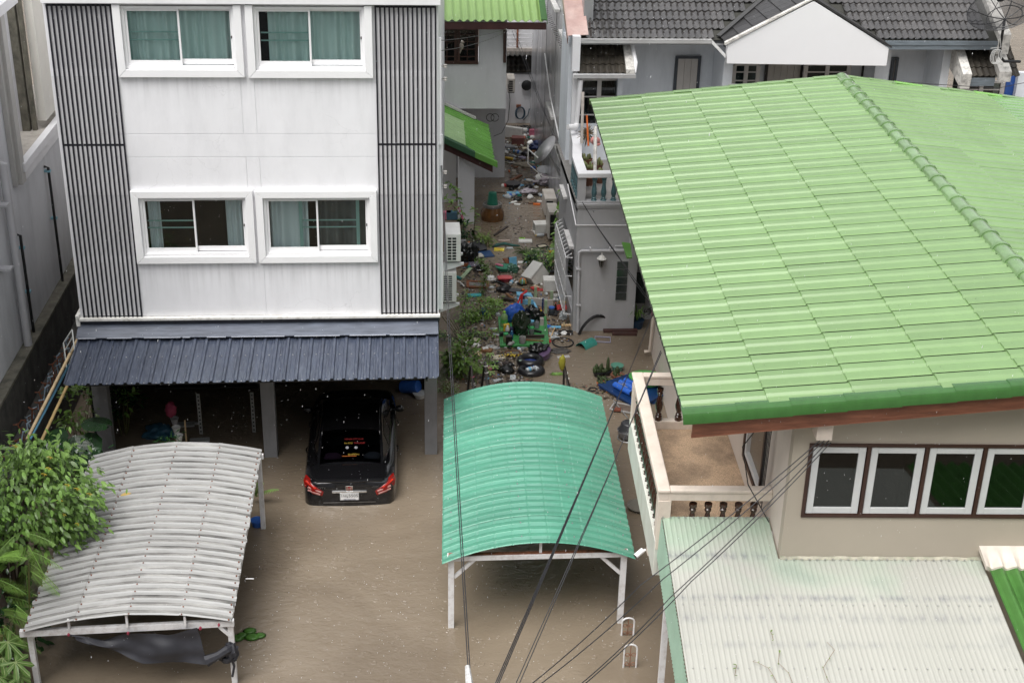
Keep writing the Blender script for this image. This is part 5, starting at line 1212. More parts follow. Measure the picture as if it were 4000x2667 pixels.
# tile mesh: two waves
def tile_mesh(name,mat,wd,ln,amp=.03):
    q=MB(); n=10; vs=[];fs=[]
    for (yy,lift) in ((0,.028),(ln*1.08,.0)):
        for i in range(n+1):
            u=i/n; c_=math.cos(u*4*PI); hh=amp*(c_ if c_>0 else c_*.55)
            vs.append((u*wd*1.0,yy,hh+lift))
    for i in range(n): fs.append((i,i+1,n+2+i,n+1+i))
    o=len(vs)
    for i in range(n+1): v=vs[i]; vs.append((v[0],v[1]-.001,v[2]-.022))
    for i in range(n): fs.append((i,o+i,o+i+1,i+1))
    q.add(vs,fs); return q.build(name,mat,RH,keep=True,smooth=True)
tbase={}
def tiles(x0,x1,y0,z0,slope,rows,mat,wd=.30,ln=.32,skip=None,key='a',xoff=None):
    ux=Vector((1,0,0)); vy=Vector((0,math.cos(slope),math.sin(slope))); nn=ux.cross(vy); cnt=int((x1-x0)/wd)
    for r_ in range(rows):
        for k in range(cnt):
            pos=Vector((x0+k*wd,y0,z0))+vy*(r_*ln)
            if skip and skip(pos.x+wd/2,pos.y,r_): continue
            T=Matrix((ux,vy,nn)).transposed().to_4x4(); T.translation=pos+nn*R.uniform(-.003,.003)
            T=WM[RH.name].inverted()@T@Matrix.Rotation(R.uniform(-.006,.006),4,'Z')
            if key not in tbase: tbase[key]=tile_mesh('roof_tile',mat,wd,ln); tbase[key].matrix_local=T
            else: inst(tbase[key],RH,T)
SL=math.radians(28)
ey,ez=31.85,E_(2500,150,31.85).z
xa=E_(2290,140,ey).x; xb=E_(2820,150,ey).x
# gable geometry
gyf=31.3; ap=Y(3180,6,gyf); gl=Y(2842,173,gyf); gr=Y(3473,189,gyf); bl_=Y(2840,250,gyf); br_=Y(3463,259,gyf)
def main_z(y): return ez+(y-ey)*math.tan(SL)
def gable_z(x): return lerp(gl.z,ap.z,(x-gl.x)/(ap.x-gl.x)) if x<ap.x else lerp(ap.z,gr.z,(x-ap.x)/(gr.x-ap.x))
sk=lambda x,y,r_: (gl.x-.35<x<gr.x+.3) and main_z(y)<gable_z(min(max(x,gl.x),gr.x))+.05
xrt=Y(3880,165,ey).x
tiles(xa,xrt,ey,ez,SL,5,TILE,skip=sk)
q=MB(); vy=Vector((0,math.cos(SL),math.sin(SL)))
b0_=Vector((xa-.3,ey,ez-.05)); 
q.quad(b0_,Vector((xrt+.2,ey,ez-.05)),Vector((xrt+.2,ey,ez-.05))+vy*6,b0_+vy*6,th=.02); q.build('roof_batten',M('rafter_dark',(.03,.03,.025),.8),RH)
mt=MB()
ph0=None
n_=int((xrt-xa)/.15*5)
mt.grid(n_,10,lambda u,v:(lerp(xa,xrt,u),ey+lerp(5*.32,5.6,v)*math.cos(SL),ez+lerp(5*.32,5.6,v)*math.sin(SL)+.028*math.cos(u*(xrt-xa)/.15*2*PI)+.02*(1-(v*10)%1)))
mt.build('upper_tiles',TILE,RH,kind='stuff',smooth=True)
# gutters and fascias
def gutter(a,b,nm='gutter'):
    q=MB(); pr=[(0,-.09),(-.10,-.09),(-.12,-.02),(-.13,0),(-.11,0),(-.09,-.07),(-.005,-.07),(0,0)]
    q.prism([(a.x,a.y+y_,a.z+z_) for y_,z_ in pr],b-a); return q.build(nm,M('white_gutter',(.72,.72,.72),.35,.06,2,dirt=((.35,.33,.3),.4,3,(.4,1,3))),RH)
ga=Vector((E_(2255,150,ey-.02).x,ey-.0,ez-.01)); gutter(ga,Vector((E_(2778,158,ey).x,ey,ez-.01)))
q=MB(); x=E_(2778,158,ey).x; q.prism([(x,ey-.13,ez-.10),(x,ey,ez-.10),(x,ey,ez-.01),(x,ey-.13,ez-.01)],Y(2832,210,gyf+.1)-Vector((x,ey-.05,ez-.01))); q.build('gutter',MATS['white_gutter'],RH)
q=MB(); q.box(E_(3452,200,ey).x,xrt+.1,ey-.03,ey+.02,ez-.24,ez-.035); q.box(E_(3452,200,ey).x,xrt+.1,ey-.05,ey-.031,ez-.13,ez-.035); q.build('fascia',FASC,RH)
q=MB(); q.box(xl,E_(2835,200,ey).x,ey+.03,ryb-.01,ez-.16,ez-.13); q.box(E_(3470,200,ey).x,13.4,ey+.03,ryb-.01,ez-.2,ez-.17); q.each('soffit',M('grey_soffit',(.4,.41,.43),.7),RH)
# small roof over the left bay
sx0,sx1=E_(2258,295,31.6).x,E_(2478,295,31.6).x; sy,sz=31.6,Y(2400,288,31.6).z
tiles(sx0,sx1-.12,sy,sz,math.radians(33),4,TILED,ln=.28,key='b')
q=MB(); vy2=Vector((0,math.cos(math.radians(33)),math.sin(math.radians(33)))); q.quad((sx0,sy,sz-.05),(sx1-.1,sy,sz-.05),Vector((sx1-.1,sy,sz-.05))+vy2*1.3,Vector((sx0,sy,sz-.05))+vy2*1.3,th=.02); q.build('roof_batten',MATS['rafter_dark'],RH)
gutter(Vector((sx0-.12,sy-.0,sz-.0)),Vector((sx1+.02,sy,sz)))
q=MB(); q.prism([(sx1-.20,sy-.02,sz+.0),(sx1-.20,sy-.02,sz+.10),Vector((sx1-.20,sy,sz+.12))+vy2*1.25,Vector((sx1-.2,sy,sz-.1))+vy2*1.25],(.20,0,0)); q.build('rake_parapet',M('mouldy_white_coping',(.66,.64,.6),.7,.1,6,dirt=((.04,.04,.04),.75,7,(1,1,1))),RH)
q=MB(); q.tube([(sx1-.02,sy+.6,sz+.62),(sx1+.05,sy+.2,sz+.2),(sx1+.0,sy+.05,sz-.0)],.05,8); q.build('downpipe',WPIPE,RH,smooth=True)
q=MB(); q.tube([Y(2268,312,31.6),Y(2252,480,31.6)],.06,10); q.tube([Y(2252,485,31.6),Y(2248,497,31.5),Y(2218,497,31.4)],.07,10); q.build('downpipe',WPIPE,RH,smooth=True)
q=MB(); a_=Y(2237,140,31.7); b_=Y(2262,275,31.7); q.box(a_.x,b_.x,31.6,31.8,b_.z,a_.z); q.box(a_.x+.05,b_.x-.02,31.75,31.9,fl,b_.z); q.each('pilaster',WHITE,RH)
q=MB(); pk=[Y(2232,0,ey+.4),Y(2288,0,ey+.4),Y(2292,142,ey),Y(2240,128,ey)]; pk=[Vector((xa-.42,ey-.02,ez+.05)),Vector((xa+.05,ey-.02,ez+.07))]; q.quad(pk[0],pk[1],pk[1]+vy*4,pk[0]+vy*4,th=.015); q.box(xa-.44,xa-.425,ey-.02,ey-.01,ez-.1,ez); q.prism([pk[0]+Vector((-.02,0,-.18)),pk[0]+Vector((-.02,0,.01)),pk[0]+vy*4+Vector((-.02,0,.01)),pk[0]+vy*4+Vector((-.02,0,-.18))],(.018,0,0)); q.build('verge_flashing',COPPER,RH)
# right bay small roof
s2y,s2z=31.6,Y(3850,300,31.6).z; s2x=Y(3790,300,31.6).x
tiles(s2x,Y(3985,300,31.6).x,s2y,s2z,math.radians(33),4,TILED,ln=.28,key='b')
q=MB(); q.box(s2x-.1,14,s2y-.03,s2y+.02,s2z-.22,s2z-.03); q.build('fascia',FASC,RH)
q=MB(); q.quad((s2x,s2y,s2z-.05),(14,s2y,s2z-.05),Vector((14,s2y,s2z-.05))+vy2*1.3,Vector((s2x,s2y,s2z-.05))+vy2*1.3,th=.02); q.build('roof_batten',MATS['rafter_dark'],RH)
q=MB(); q.prism([(s2x-.22,s2y-.05,s2z-.28),(s2x-.22,s2y-.1,s2z+.08),Vector((s2x-.22,s2y,s2z+.12))+vy2*1.3,Vector((s2x-.22,s2y+.2,s2z-.5))+vy2*1.2],(.22,0,0)); q.build('rake_parapet',MATS['mouldy_white_coping'],RH)
q=MB(); x=Y(3905,200,31.7).x; q.prism([(x,s2y-.1,s2z-.1),(x,s2y-.1,s2z+.14),(x,s2y+2.2,s2z+1.6),(x,s2y+2.2,s2z+.9)],(.30,0,0)) ; q.prism([(x-.02,ey,ez-.35),(x-.02,ey-.02,ez+.12),Vector((x-.02,ey,ez+.16))+vy*6,Vector((x-.02,ey,ez-.2))+vy*6],(.30,0,0)); q.each('party_parapet',MATS['mouldy_white_coping'],RH)
# gable
q=MB(); q.prism([bl_,br_,gr,ap,gl],(0,.16,0)); q.build('gable',M('gable_white',(.82,.82,.83),.5,.02,1),RH,bevel=.01)
gd=3.2; apz=ap+Vector((0,.05,.03))
def gslope(pe,sg,nm):
    # rows of flat tiles running back from the gable
    nrow=6; ln=(apz-pe).length/nrow; ux=(apz-pe).normalized(); 
    for r_ in range(nrow):
        p0=pe+ux*(r_*ln); z_=p0.z; yb=ey+(z_+.08-ez)/math.tan(SL)
        yb2=ey+(z_+ux.z*ln+.08-ez)/math.tan(SL)
        k=0; y=p0.y
        while y<yb2:
            y1=min(y+.33,max(yb,yb2))
            nn=Vector((-ux.z,0,ux.x)) if sg>0 else Vector((ux.z,0,-ux.x))
            q=MB(); a_=Vector((p0.x,y,p0.z)); m_=MB(); 
            ya=min(y1,yb) if r_==0 else y1
            q.prism([a_+nn*.03,a_+Vector((0,y1-y-.008,0))+nn*.03,a_+Vector((0,y1-y-.008,0))+ux*ln*1.05,a_+ux*ln*1.05],nn*.014)
            q.build(nm,FLATT,RH); y+=.33
gslope(Vector((gl.x-.03,gl.y,gl.z)),1,'flat_tile')
q=MB(); a_=gr+Vector((.05,-.03,.0)); q.prism([a_,apz+Vector((0,-.05,0)),apz+Vector((0,-.05,.05)),a_+Vector((0,0,.05))],(0,3.4,0)); q.build('flat_tile_slope',FLATT,RH)
q=MB(); q.prism([gl+Vector((-.06,-.04,-.02)),apz+Vector((0,-.06,.02)),apz+Vector((0,-.06,.06)),gl+Vector((-.06,-.04,.04))],(0,.12,0)); q.build('rake_trim',M('mouldy_white_coping',(.6,.6,.6)),RH)
q=MB(); vb=Vector((gl.x-.06,ey-.2,gl.z+.0)); q.beam(Vector((gl.x-.10,ey,ez+.06)),Vector((ap.x-.06,ey+(ap.z-ez)/math.tan(SL),ap.z+.06)),.12,.03); q.build('valley_flashing',M('dark_valley',(.05,.05,.05),.5),RH)
q=MB(); q.tube([apz+Vector((0,-.06,.05)),apz+Vector((0,3.4,.05))],.07,8); q.build('ridge_tile',TILED,RH)
# clothes rail
q=MB(); q.tube([Y(2845,330,32.3),Y(3040,338,32.3)],.02,6); solo(q,'clothes_rail',WPIPE,'white clothes rail under the big white gable','rail')
q=MB(); a_=Y(2870,333,32.28); b_=Y(2990,337,32.28); q.grid(20,4,lambda u,v: lerp(a_,b_,u)+Vector((0,.02*math.sin(u*30),-.5*v))); solo(q,'towel',M('grey_green_towel',(.14,.19,.17),.9,.2,20),'grey green towel hung over the clothes rail','towel')
# ---------------------------------------------------------------- builders for the flotsam
def zA(x,y): return (1700+x/3.92,700+y/3.92)
def zB(x,y): return (1700+x/3.92,1000+y/3.92)
def zC(x,y): return (1700+x/3.92,1150+y/3.92)
def zD(x,y): return (2150+x/3.92,1250+y/3.92)
def zE(x,y): return (1650+x/2.24,y/2.24)
def colm(name,c,rough=.45,var=.12,**k): return M(name,c,rough,var,8,**k)
FOAM=colm('white_foam',(.70,.69,.66),.6,.06,dirt=((.34,.32,.27),.45,5,(1,1,1)))
PLW=colm('white_plastic',(.72,.72,.70)); PLB=colm('blue_plastic',(.03,.12,.45)); PLG=colm('green_plastic',(.03,.22,.13)); PLR=colm('red_plastic',(.48,.03,.03)); PLY=colm('yellow_plastic',(.65,.42,.04))
PLT=colm('teal_plastic',(.03,.22,.18)); PLP=colm('purple_plastic',(.11,.07,.14)); PLK=colm('black_plastic',(.012,.012,.014),.3); LBL=colm('light_blue_plastic',(.16,.42,.62)); CLEAR=colm('cloudy_clear_plastic',(.42,.45,.47),.2,.2)
PLC=colm('brown_cardboard',(.22,.11,.05),.8); PLGY=colm('grey_plastic',(.3,.3,.31)); WOOD=colm('red_brown_wood',(.19,.065,.025),.5,.3); DKW=colm('wet_dark_wood',(.035,.025,.02),.4,.4); PGW=colm('pale_green_wood',(.32,.42,.27),.6,.2); ORG=colm('orange_plastic',(.70,.16,.03)); PNK=colm('pink_plastic',(.55,.16,.24)); LIME=colm('lime_plastic',(.25,.55,.05)); BAGK=colm('black_bag',(.010,.011,.011),.22,.2,bump=.5,bsc=6); BAGG=colm('green_glass_bag',(.06,.16,.11),.25,.4); CREAMP=colm('cream_board',(.60,.55,.42),.6,.15); TAN=colm('tan_wood',(.55,.38,.20),.6)
def at(px,z=0.0): return Z(px[0],px[1],z)
def TM(p,rz=0,rx=0,ry=0): return Matrix.Translation(p)@Matrix.Rotation(rz,4,'Z')@Matrix.Rotation(rx,4,'X')@Matrix.Rotation(ry,4,'Y')
def root(name,label,cat,p,group=None): return thing(name,label,cat,p,0,group)
def put(mb,T,*a,**k): mb.v=[T@p_ for p_ in mb.v]; return mb.build(*a,**k)
def open_box(px,d,rz,rx,ry,mat,label,name='foam_box',z=0,cat='box',t=.035,lip=True):
    p_=at(px,z); r_=root(name,label,cat,p_); T=TM(p_,rz,rx,ry); a,b,c=d[0]/2,d[1]/2,d[2]
    q=MB(); q.box(-a,a,-b,b,0,t); q.box(-a,-a+t,-b,b,t,c); q.box(a-t,a,-b,b,t,c); q.box(-a+t,a-t,-b,-b+t,t,c); q.box(-a+t,a-t,b-t,b,t,c); put(q,T,'body',mat,r_,bevel=.012)
    if lip: q=MB(); e=.012; q.box(-a-e,a+e,-b-e,-b-.001,c*.78,c); q.box(-a-e,a+e,b+.001,b+e,c*.78,c); q.box(-a-e,-a-.001,-b,b,c*.78,c); q.box(a+.001,a+e,-b,b,c*.78,c); put(q,T,'rim',mat,r_)
    return r_
def slab(px,d,rz,mat,label,name,cat,z=0,rx=0,ry=0,bev=.006,group=None,parent=None):
    p_=at(px,z); q=MB(); q.box(-d[0]/2,d[0]/2,-d[1]/2,d[1]/2,-.01,d[2]); T=TM(p_,rz,rx,ry); q.v=[T@v for v in q.v]
    if parent: return q.build(name,mat,parent)
    return solo(q,name,mat,label,cat,group,base=p_,bevel=bev)
def bottle(px,r,hh,mat,capm,label,z=0,lie=None,name='bottle',labelm=None,group=None,rz=0):
    p_=at(px,z); r_=root(name,label,'bottle',p_,group)
    T=TM(p_+Vector((0,0,r*.6 if lie is not None else 0)),lie or 0,(-PI/2+.08) if lie is not None else 0)
    q=MB(); q.lathe([(r*.85,0),(r,.01),(r,hh*.62),(r*.92,hh*.70),(r*.42,hh*.88),(r*.36,hh*.9),(r*.36,hh*.93)],12); put(q,T,'body',mat,r_,smooth=True)
    q=MB(); q.lathe([(r*.42,hh*.91),(r*.44,hh*.99),(r*.3,hh),(.001,hh)],10); put(q,T,'cap',capm,r_,smooth=True)
    if labelm: q=MB(); q.lathe([(r*1.015,hh*.25),(r*1.015,hh*.5)],12); q.f=q.f[:12]; put(q,T,'label_band',labelm,r_,smooth=True)
    return r_
def jar(px,r,hh,mat,lidm,label,z=0,group=None):
    p_=at(px,z); r_=root('jar',label,'jar',p_,group); T=TM(p_)
    q=MB(); q.lathe([(r*.9,0),(r,.015),(r,hh*.75),(r*.85,hh*.84)],14); put(q,T,'body',mat,r_,smooth=True)
    if lidm: q=MB(); q.lathe([(r*.93,hh*.82),(r*.95,hh),(r*.85,hh*1.02),(.001,hh*1.02)],14); put(q,T,'lid',lidm,r_,smooth=True)
    return r_
def bag(px,d,mat,label,name='bag',cat='bag',z=0,nz=.5,seed=1,rz=0,fq=2.6,lift=None):
    p_=at(px,z); q=MB(); q.blob((0,0,d[2]*(.75 if lift is None else lift)),d,nz,fq,4,seed); T=TM(p_,rz); q.v=[T@v for v in q.v]; return solo(q,name,mat,label,cat,base=p_,smooth='all')
def basin(px,r,hh,mat,label,name='basin',cat='basin',z=0,rx=0,rz=0,k=.75,sx=1,inm=None):
    p_=at(px,z); r_=root(name,label,cat,p_); T=TM(p_,rz,rx); q=MB(); q.lathe([(r*k,0),(r,hh),(r*1.07,hh),(r*1.07,hh*.96),(r*1.04,hh*.94)] ,18,sx=sx); q.lathe([(r*.97,hh*.995),(r*k*.97,.012),(.001,.012)],18,sx=sx); put(q,T,'bowl',mat,r_,smooth=True); return r_
def ring(px,ra,rb,tube_,mat,label,name,cat,z=.01,rz=0,flat=1,base=None):
    p_=at(px,z); q=MB(); q.tube([Vector((ra*math.cos(t*2*PI/32),rb*math.sin(t*2*PI/32),0)) for t in range(32)],tube_,8,closed=True); T=TM(p_,rz); q.v=[T@Vector((v.x,v.y,v.z*flat)) for v in q.v]; return solo(q,name,mat,label,cat,smooth=True,base=p_)
def plank(pa,pb,w_,t_,mat,label,name='plank',cat='plank',za=.01,zb=.01):
    q=MB(); q.beam(at(pa,za),at(pb,zb),w_,t_); return solo(q,name,mat,label,cat,bevel=.004)
def frame_(px,d,rz,mat,label,name,cat,fill=None,t=.06,z=.01,rx=0,ry=0,hh=.03):
    p_=at(px,z); r_=root(name,label,cat,p_); T=TM(p_,rz,rx,ry); a,b=d[0]/2,d[1]/2; q=MB(); q.box(-a,a,-b,-b+t,0,hh); q.box(-a,a,b-t,b,0,hh); q.box(-a,-a+t,-b+t,b-t,0,hh); q.box(a-t,a,-b+t,b-t,0,hh); put(q,T,'frame',mat,r_,bevel=.004)
    if fill: q=MB(); q.box(-a+t,a-t,-b+t,b-t,.002,.012); put(q,T,'panel',fill,r_)
    return r_
def wire_tray(px,d,rz,mat,label,n=9,m_=5):
    p_=at(px,.02); q=MB(); a,b=d[0]/2,d[1]/2
    for i in range(n+1): x=lerp(-a,a,i/n); q.tube([(x,-b,0),(x,b,0)],.005,4)
    for i in range(m_+1): y=lerp(-b,b,i/m_); q.tube([(-a,y,.004),(a,y,.004)],.005,4)
    T=TM(p_,rz); q.v=[T@v for v in q.v]; return solo(q,'wire_tray',mat,label,'tray')
# ---------------------------------------------------------------- foam boxes, big pieces
open_box(zA(1545,830),(.36,.40,.30),0.05,0,0,FOAM,'white foam box lying on its side with its open end facing left','foam_box') if False else None
p_=at(zA(1500,862)); r_=root('foam_box','white foam box on its side, its hollow end open to the left','box',p_)
T=TM(p_+Vector((.22,.2,0)),.12); q=MB(); t=.03; a,b,c=.19,.17,.30
q.box(-a,a,-b,b,0,t); q.box(-a,a,-b,b,c-t,c); q.box(-a,a,-b,-b+t,t,c-t); q.box(-a,a,b-t,b,t,c-t); q.box(a-t,a,-b+t,b-t,t,c-t); put(q,T,'body',FOAM,r_,bevel=.01)
p_=at(zB(1500,395)); r_=root('foam_box','tilted white foam box with its lid on, largest of the foam boxes','box',p_); T=TM(p_+Vector((.06,.06,.17)),.62,-.12,-.62)
q=MB(); q.box(-.25,.25,-.17,.17,-.20,.14); put(q,T,'body',FOAM,r_,bevel=.015)
q=MB(); q.box(-.262,.262,-.182,.182,.1401,.205); put(q,T,'rim',colm('grey_foam',(.55,.545,.52),.6,.06),r_,bevel=.012)
r_=open_box(zB(1770,335),(.37,.34,.30),-.04,PI,0,FOAM,'upturned white foam box standing upright by the vine','foam_box',z=.30,lip=False)
slab(zA(1380,955),(.36,.22,.035),-.08,FOAM,'flat white foam lid afloat behind the grass clump','foam_lid','tray')  # a loose lid of foam, floating flat
slab(zA(660,1175),(.24,.20,.03),.35,colm('stained_white_board',(.55,.53,.48),.6,.15),'stained white board on top of the blue sheet','board','board',z=.06,rx=.05)
slab(zA(700,1160),(.62,.42,.04),.25,colm('navy_board',(.03,.075,.18),.45),'navy blue board half sunk under the black bag','board','board',z=0,ry=.05)
slab(zA(650,1040),(.42,.34,.05),.3,PLK,'black woven crate lid leaning beside the black bag','woven_crate_lid','panel',z=.10,rx=.45,ry=-.2)  # lid of a woven crate, propped at a slant
bag(zA(480,1240),(.30,.22,.26),BAGK,'black bag slumped beside the white air conditioner',seed=3)
bottle(zA(515,1090),.05,.24,CLEAR,ORG,'clear jar with an orange cap poking up behind the black bag',z=.12,name='jar_bottle')
slab(zA(430,985),(.14,.10,.10),.2,PLGY,'small grey appliance box behind the upper air conditioner','appliance','appliance',z=.03)
YB=slab(zA(980,1080),(.27,.20,.02),-.12,colm('bright_yellow_board',(.75,.60,.06),.5),'yellow board with an orange and black picture, floating alone','board','board')
q=MB(); c_=at(zA(975,1070),.022)
q.cbox(c_+Vector((0,.04,0)),(.12,.02,.002),.1); q.cbox(c_+Vector((.02,.055,0)),(.05,.03,.002),.5); q.build('board_print',ORG,YB)
q=MB(); c_=at(zA(985,1090),.022); q.cbox(c_,(.04,.015,.002)); q.cbox(c_+Vector((.06,.02,0)),(.03,.012,.002)); q.build('board_print',PLK,YB)
slab(zA(1140,1055),(.17,.12,.012),.1,CLEAR,'pale plastic tray floating right of the yellow board','tray','tray')
slab(zA(1055,940),(.30,.10,.015),.05,colm('torn_paper',(.42,.33,.28),.7,.4),'torn printed carton lying flat behind the yellow board','carton','carton')
ring(zA(1330,905),.07,.04,.012,LIME,'small bright green plastic ring behind the foam lid','plastic_ring','ring')
q=MB(); P0=[at(zA(x,y),.02) for x,y in ((880,1035),(960,1005),(1060,985),(1180,1010),(1300,1020))]; q.tube(P0,[.02,.07,.06,.05,.02],8); q.v=[Vector((v.x,v.y,max(-.01,(v.z-.02)*.6+.02))) for v in q.v]; solo(q,'shade_net',colm('dark_teal_net',(.02,.09,.075),.7,.4,bump=.6,bsc=40),'dark teal shade netting trailing in the water','net',smooth='all')
frame_(zA(1640,1030),(.27,.21,),.35,PLK,'cream drawer panel with black edging, rear one beside the vine','drawer_panel','panel',fill=CREAMP,t=.02)
frame_(zA(1530,1085),(.27,.18),-.25,PLK,'cream drawer panel with black edging, nearer one in the grass','drawer_panel','panel',fill=CREAMP,t=.02)
plank(zA(900,865),zA(1110,720),.07,.03,DKW,'dark wet plank floating beyond the small bush')
plank(zA(1120,1200),zA(1200,1280),.07,.05,DKW,'short dark plank sticking up behind the green basin',za=.14,zb=0)
wire_tray(zB(580,125),(.40,.26),.1,colm('purple_wire',(.16,.14,.26),.4),'purple wire tray floating below the upper air conditioner')
# green basin with things in it
basin(zB(1060,215),.22,.10,PLG,'green basin holding pink and green oddments','basin','basin',z=.0,rx=-.08)
bottle(zB(1040,165),.035,.22,PNK,PNK,'pink bottle lying in the green basin',z=.09,lie=1.1)
slab(zB(1195,170),(.20,.03,.26),.25,LBL,'light blue crate side standing up by the green basin','crate_side','crate',z=.02,rx=-.2)
bag(zB(1185,245),(.14,.11,.12),BAGG,'clear greenish plastic bag against the blue crate side',seed=7)
bottle(zB(1300,185),.035,.20,colm('pinkish_white',(.66,.5,.48)),PLR,'pinkish white bottle afloat behind the big foam box',lie=1.2)
basin(zB(855,310),.11,.07,PLW,'white plastic bowl floating upside down','bowl','bowl',z=.08,rx=PI)
TUB=basin(zB(1065,380),.15,.10,colm('clear_red_tub',(.36,.05,.07),.25),'red tub with a red lid floating near the ball','tub','tub',sx=1.25)
slab(zB(1065,330),(.34,.20,.015),.06,colm('clear_red_lid',(.52,.06,.06),.25),None,'lid','lid',z=.10,parent=TUB)
bottle(zB(1150,445),.045,.24,CLEAR,PLB,'clear water bottle with blue cap right of the red tub',lie=-.35,labelm=LBL,z=.01)
slab(zB(1230,400),(.13,.09,.008),.5,PLW,'thin white card between bottle and ball','card','card')
# ball
p_=at(zB(1340,435)); BL=thing('ball','green and orange patterned ball floating beside the big foam box','ball',p_); q=MB(); q.blob(p_+Vector((0,0,.065)),(.098,.098,.098),0,1,3); q.build('ball_skin',colm('olive_ball',(.14,.22,.09),.4,.2),BL,smooth='all')
for k in range(3):
    q=MB(); q.tube([p_+Vector((0,0,.065))+Matrix.Rotation(k*PI/3+.3,3,'Z')@Vector((.098*math.cos(t*PI/10),.0,.098*math.sin(t*PI/10))) for t in range(21)],.009,5); q.build('ball_stripe',ORG if k!=1 else LBL,BL,smooth='all')
p_=at(zB(745,895)); q=MB(); q.blob(p_+Vector((0,0,.07)),(.105,.105,.105),.0,1,3); BB=thing('ball','blue ball wedged under the bushes','ball',p_); q.build('ball_skin',colm('blue_ball',(.03,.15,.33),.35,.2),BB,smooth='all')
for k in range(3): q=MB(); q.tube([p_+Vector((0,0,.07))+Matrix.Rotation(k*PI/3,3,'Z')@Vector((.105*math.cos(t*PI/10),0,.105*math.sin(t*PI/10))) for t in range(21)],.004,4); q.build('ball_seam',PLK,BB)
frame_(zB(650,440),(.56,.34),-.02,WOOD,'red brown wooden window frame floating under the creeper','window_frame','frame',fill=colm('grimy_pane',(.2,.19,.18),.3,.5),t=.07,z=.03,rx=.12,ry=.05)
plank(zB(560,170),zB(660,300),.055,.03,DKW,'dark plank leaning beyond the wooden window frame',za=.03)
plank(zB(545,185),zB(400,340),.10,.03,PGW,'pale green plank left of the wooden window frame',za=.06,zb=.01)
bag(zB(700,230),(.16,.10,.09),BAGK,'black bag behind the creeper and wooden frame',seed=12)
slab(zB(590,605),(.36,.13,.03),.15,colm('turquoise_packet',(.05,.42,.48),.35,.3),'turquoise printed packet lying among the weeds','packet','packet',z=.02)
q=MB(); P0=[at(zB(x,y),.03) for x,y in ((340,385),(380,400),(420,435),(445,465))]; q.tube(P0,.014,6); solo(q,'white_hose',PLW,'short white hose curled by the lower air conditioner','hose')
bottle(zB(395,360),.04,.2,colm('teal_bottle',(.03,.2,.2)),PLW,'teal bottle floating by the pale green plank',lie=.8)
# dark car panel and board, middle
slab(zB(1190,530),(.40,.22,.03),-.38,colm('dark_case',(.045,.045,.05),.4),'dark grey case lid floating behind the blue stool','case','case',z=.02)  # only the lid of a case
plank(zB(985,510),zB(1180,610),.07,.04,DKW,'dark log-like plank behind the blue stool')
q=MB(); q.tube([at(zB(x,y),.02) for x,y in ((870,410),(960,380),(1080,450),(1160,470))],[.02,.09,.08,.03],8); q.v=[Vector((v.x,v.y,(v.z-.02)*.5+.015)) for v in q.v]; solo(q,'black_sheet',BAGK,'black plastic sheet lying in front of the red tub','sheet',smooth='all')
# basin, bowl, pipes at right
basin(zB(1785,440),.095,.15,colm('pale_yellow_bucket',(.52,.55,.22),.45),'pale yellow green pot tipped beside the white tube','pot','pot',rx=.5,rz=.4)
q=MB(); q.tube([at(zB(1620,430),.02),at(zB(1755,470),.02)],.03,8); solo(q,'white_tube',PLW,'white tube floating below the pale yellow pot','tube')
slab(zB(1685,385),(.11,.05,.012),-.1,LBL,'small blue and white packet by the pale yellow pot','packet','packet')
basin(zB(1725,365),.13,.03,PLK,'black round lid in front of the upturned foam box','black_lid','dish',k=.9)  # shallow bowl shape used for a round black lid
jar(zB(1935,420),.09,.08,colm('brown_jar',(.16,.08,.03),.4),colm('rust_lid',(.18,.07,.03),.5),'low brown tin by the grey house corner')
bottle(zB(1900,340),.05,.18,colm('pink_tumbler',(.45,.30,.34)),PNK,'pinkish tumbler lying behind the brown tin',lie=-.9)
slab(zB(1900,455),(.28,.10,.025),-.1,colm('off_white_shoe',(.52,.47,.38),.6,.2),'pair of muddy off white shoes afloat by the brown tin','shoes','shoes',z=.01)
bottle(zB(1965,545),.06,.26,CLEAR,PLB,'clear bottle with a blue label close to the grey house',lie=.7,labelm=PLB)
bag(zB(1890,640),(.20,.13,.055),colm('slate_blue_cloth',(.06,.16,.27),.7,.2),'slate blue cushion lying under the white takeaway box','cushion','cushion',nz=.3,seed=5,lift=.3)
open_box(zB(1840,620),(.11,.10,.06),.3,.2,0,PLW,'white takeaway box open on the blue cushion','takeaway_box',z=.09,t=.01,lip=False)
bottle(zB(1890,690),.045,.2,colm('white_tin',(.6,.6,.6)),PLR,'white canister lying in front of the blue cushion',lie=1.45,labelm=colm('grey_print',(.3,.3,.3)))
bag(zB(1935,800),(.17,.13,.06),colm('red_net',(.45,.03,.03),.6,.35,bump=1,bsc=30),'red net bag spread on the water','net_bag','bag',nz=.25,seed=9,lift=.4)
bottle(zB(1995,740),.045,.17,PLY,PLY,'yellow tube lying on the red net bag',lie=1.0,z=.09)
slab(zB(1585,520),(.26,.12,.02),-.02,colm('dark_red_sheet',(.36,.03,.03),.5),'red sheet half under water behind the table legs','red_sheet','sheet')
jar(zB(1780,880),.075,.17,colm('dark_jar',(.05,.06,.07),.2),PLB,'dark jar with a blue lid right of the table legs')
bottle(zB(1840,830),.03,.19,colm('brown_glass',(.03,.015,.01),.1),PLR,'slim brown bottle with red cap beside the red net')
frame_(zB(1810,875),(.22,.30),-.3,PLK,'black mesh tray by the dark blue lidded jar','mesh_tray','tray',fill=colm('black_mesh',(.03,.03,.032),.6,.4),t=.02)
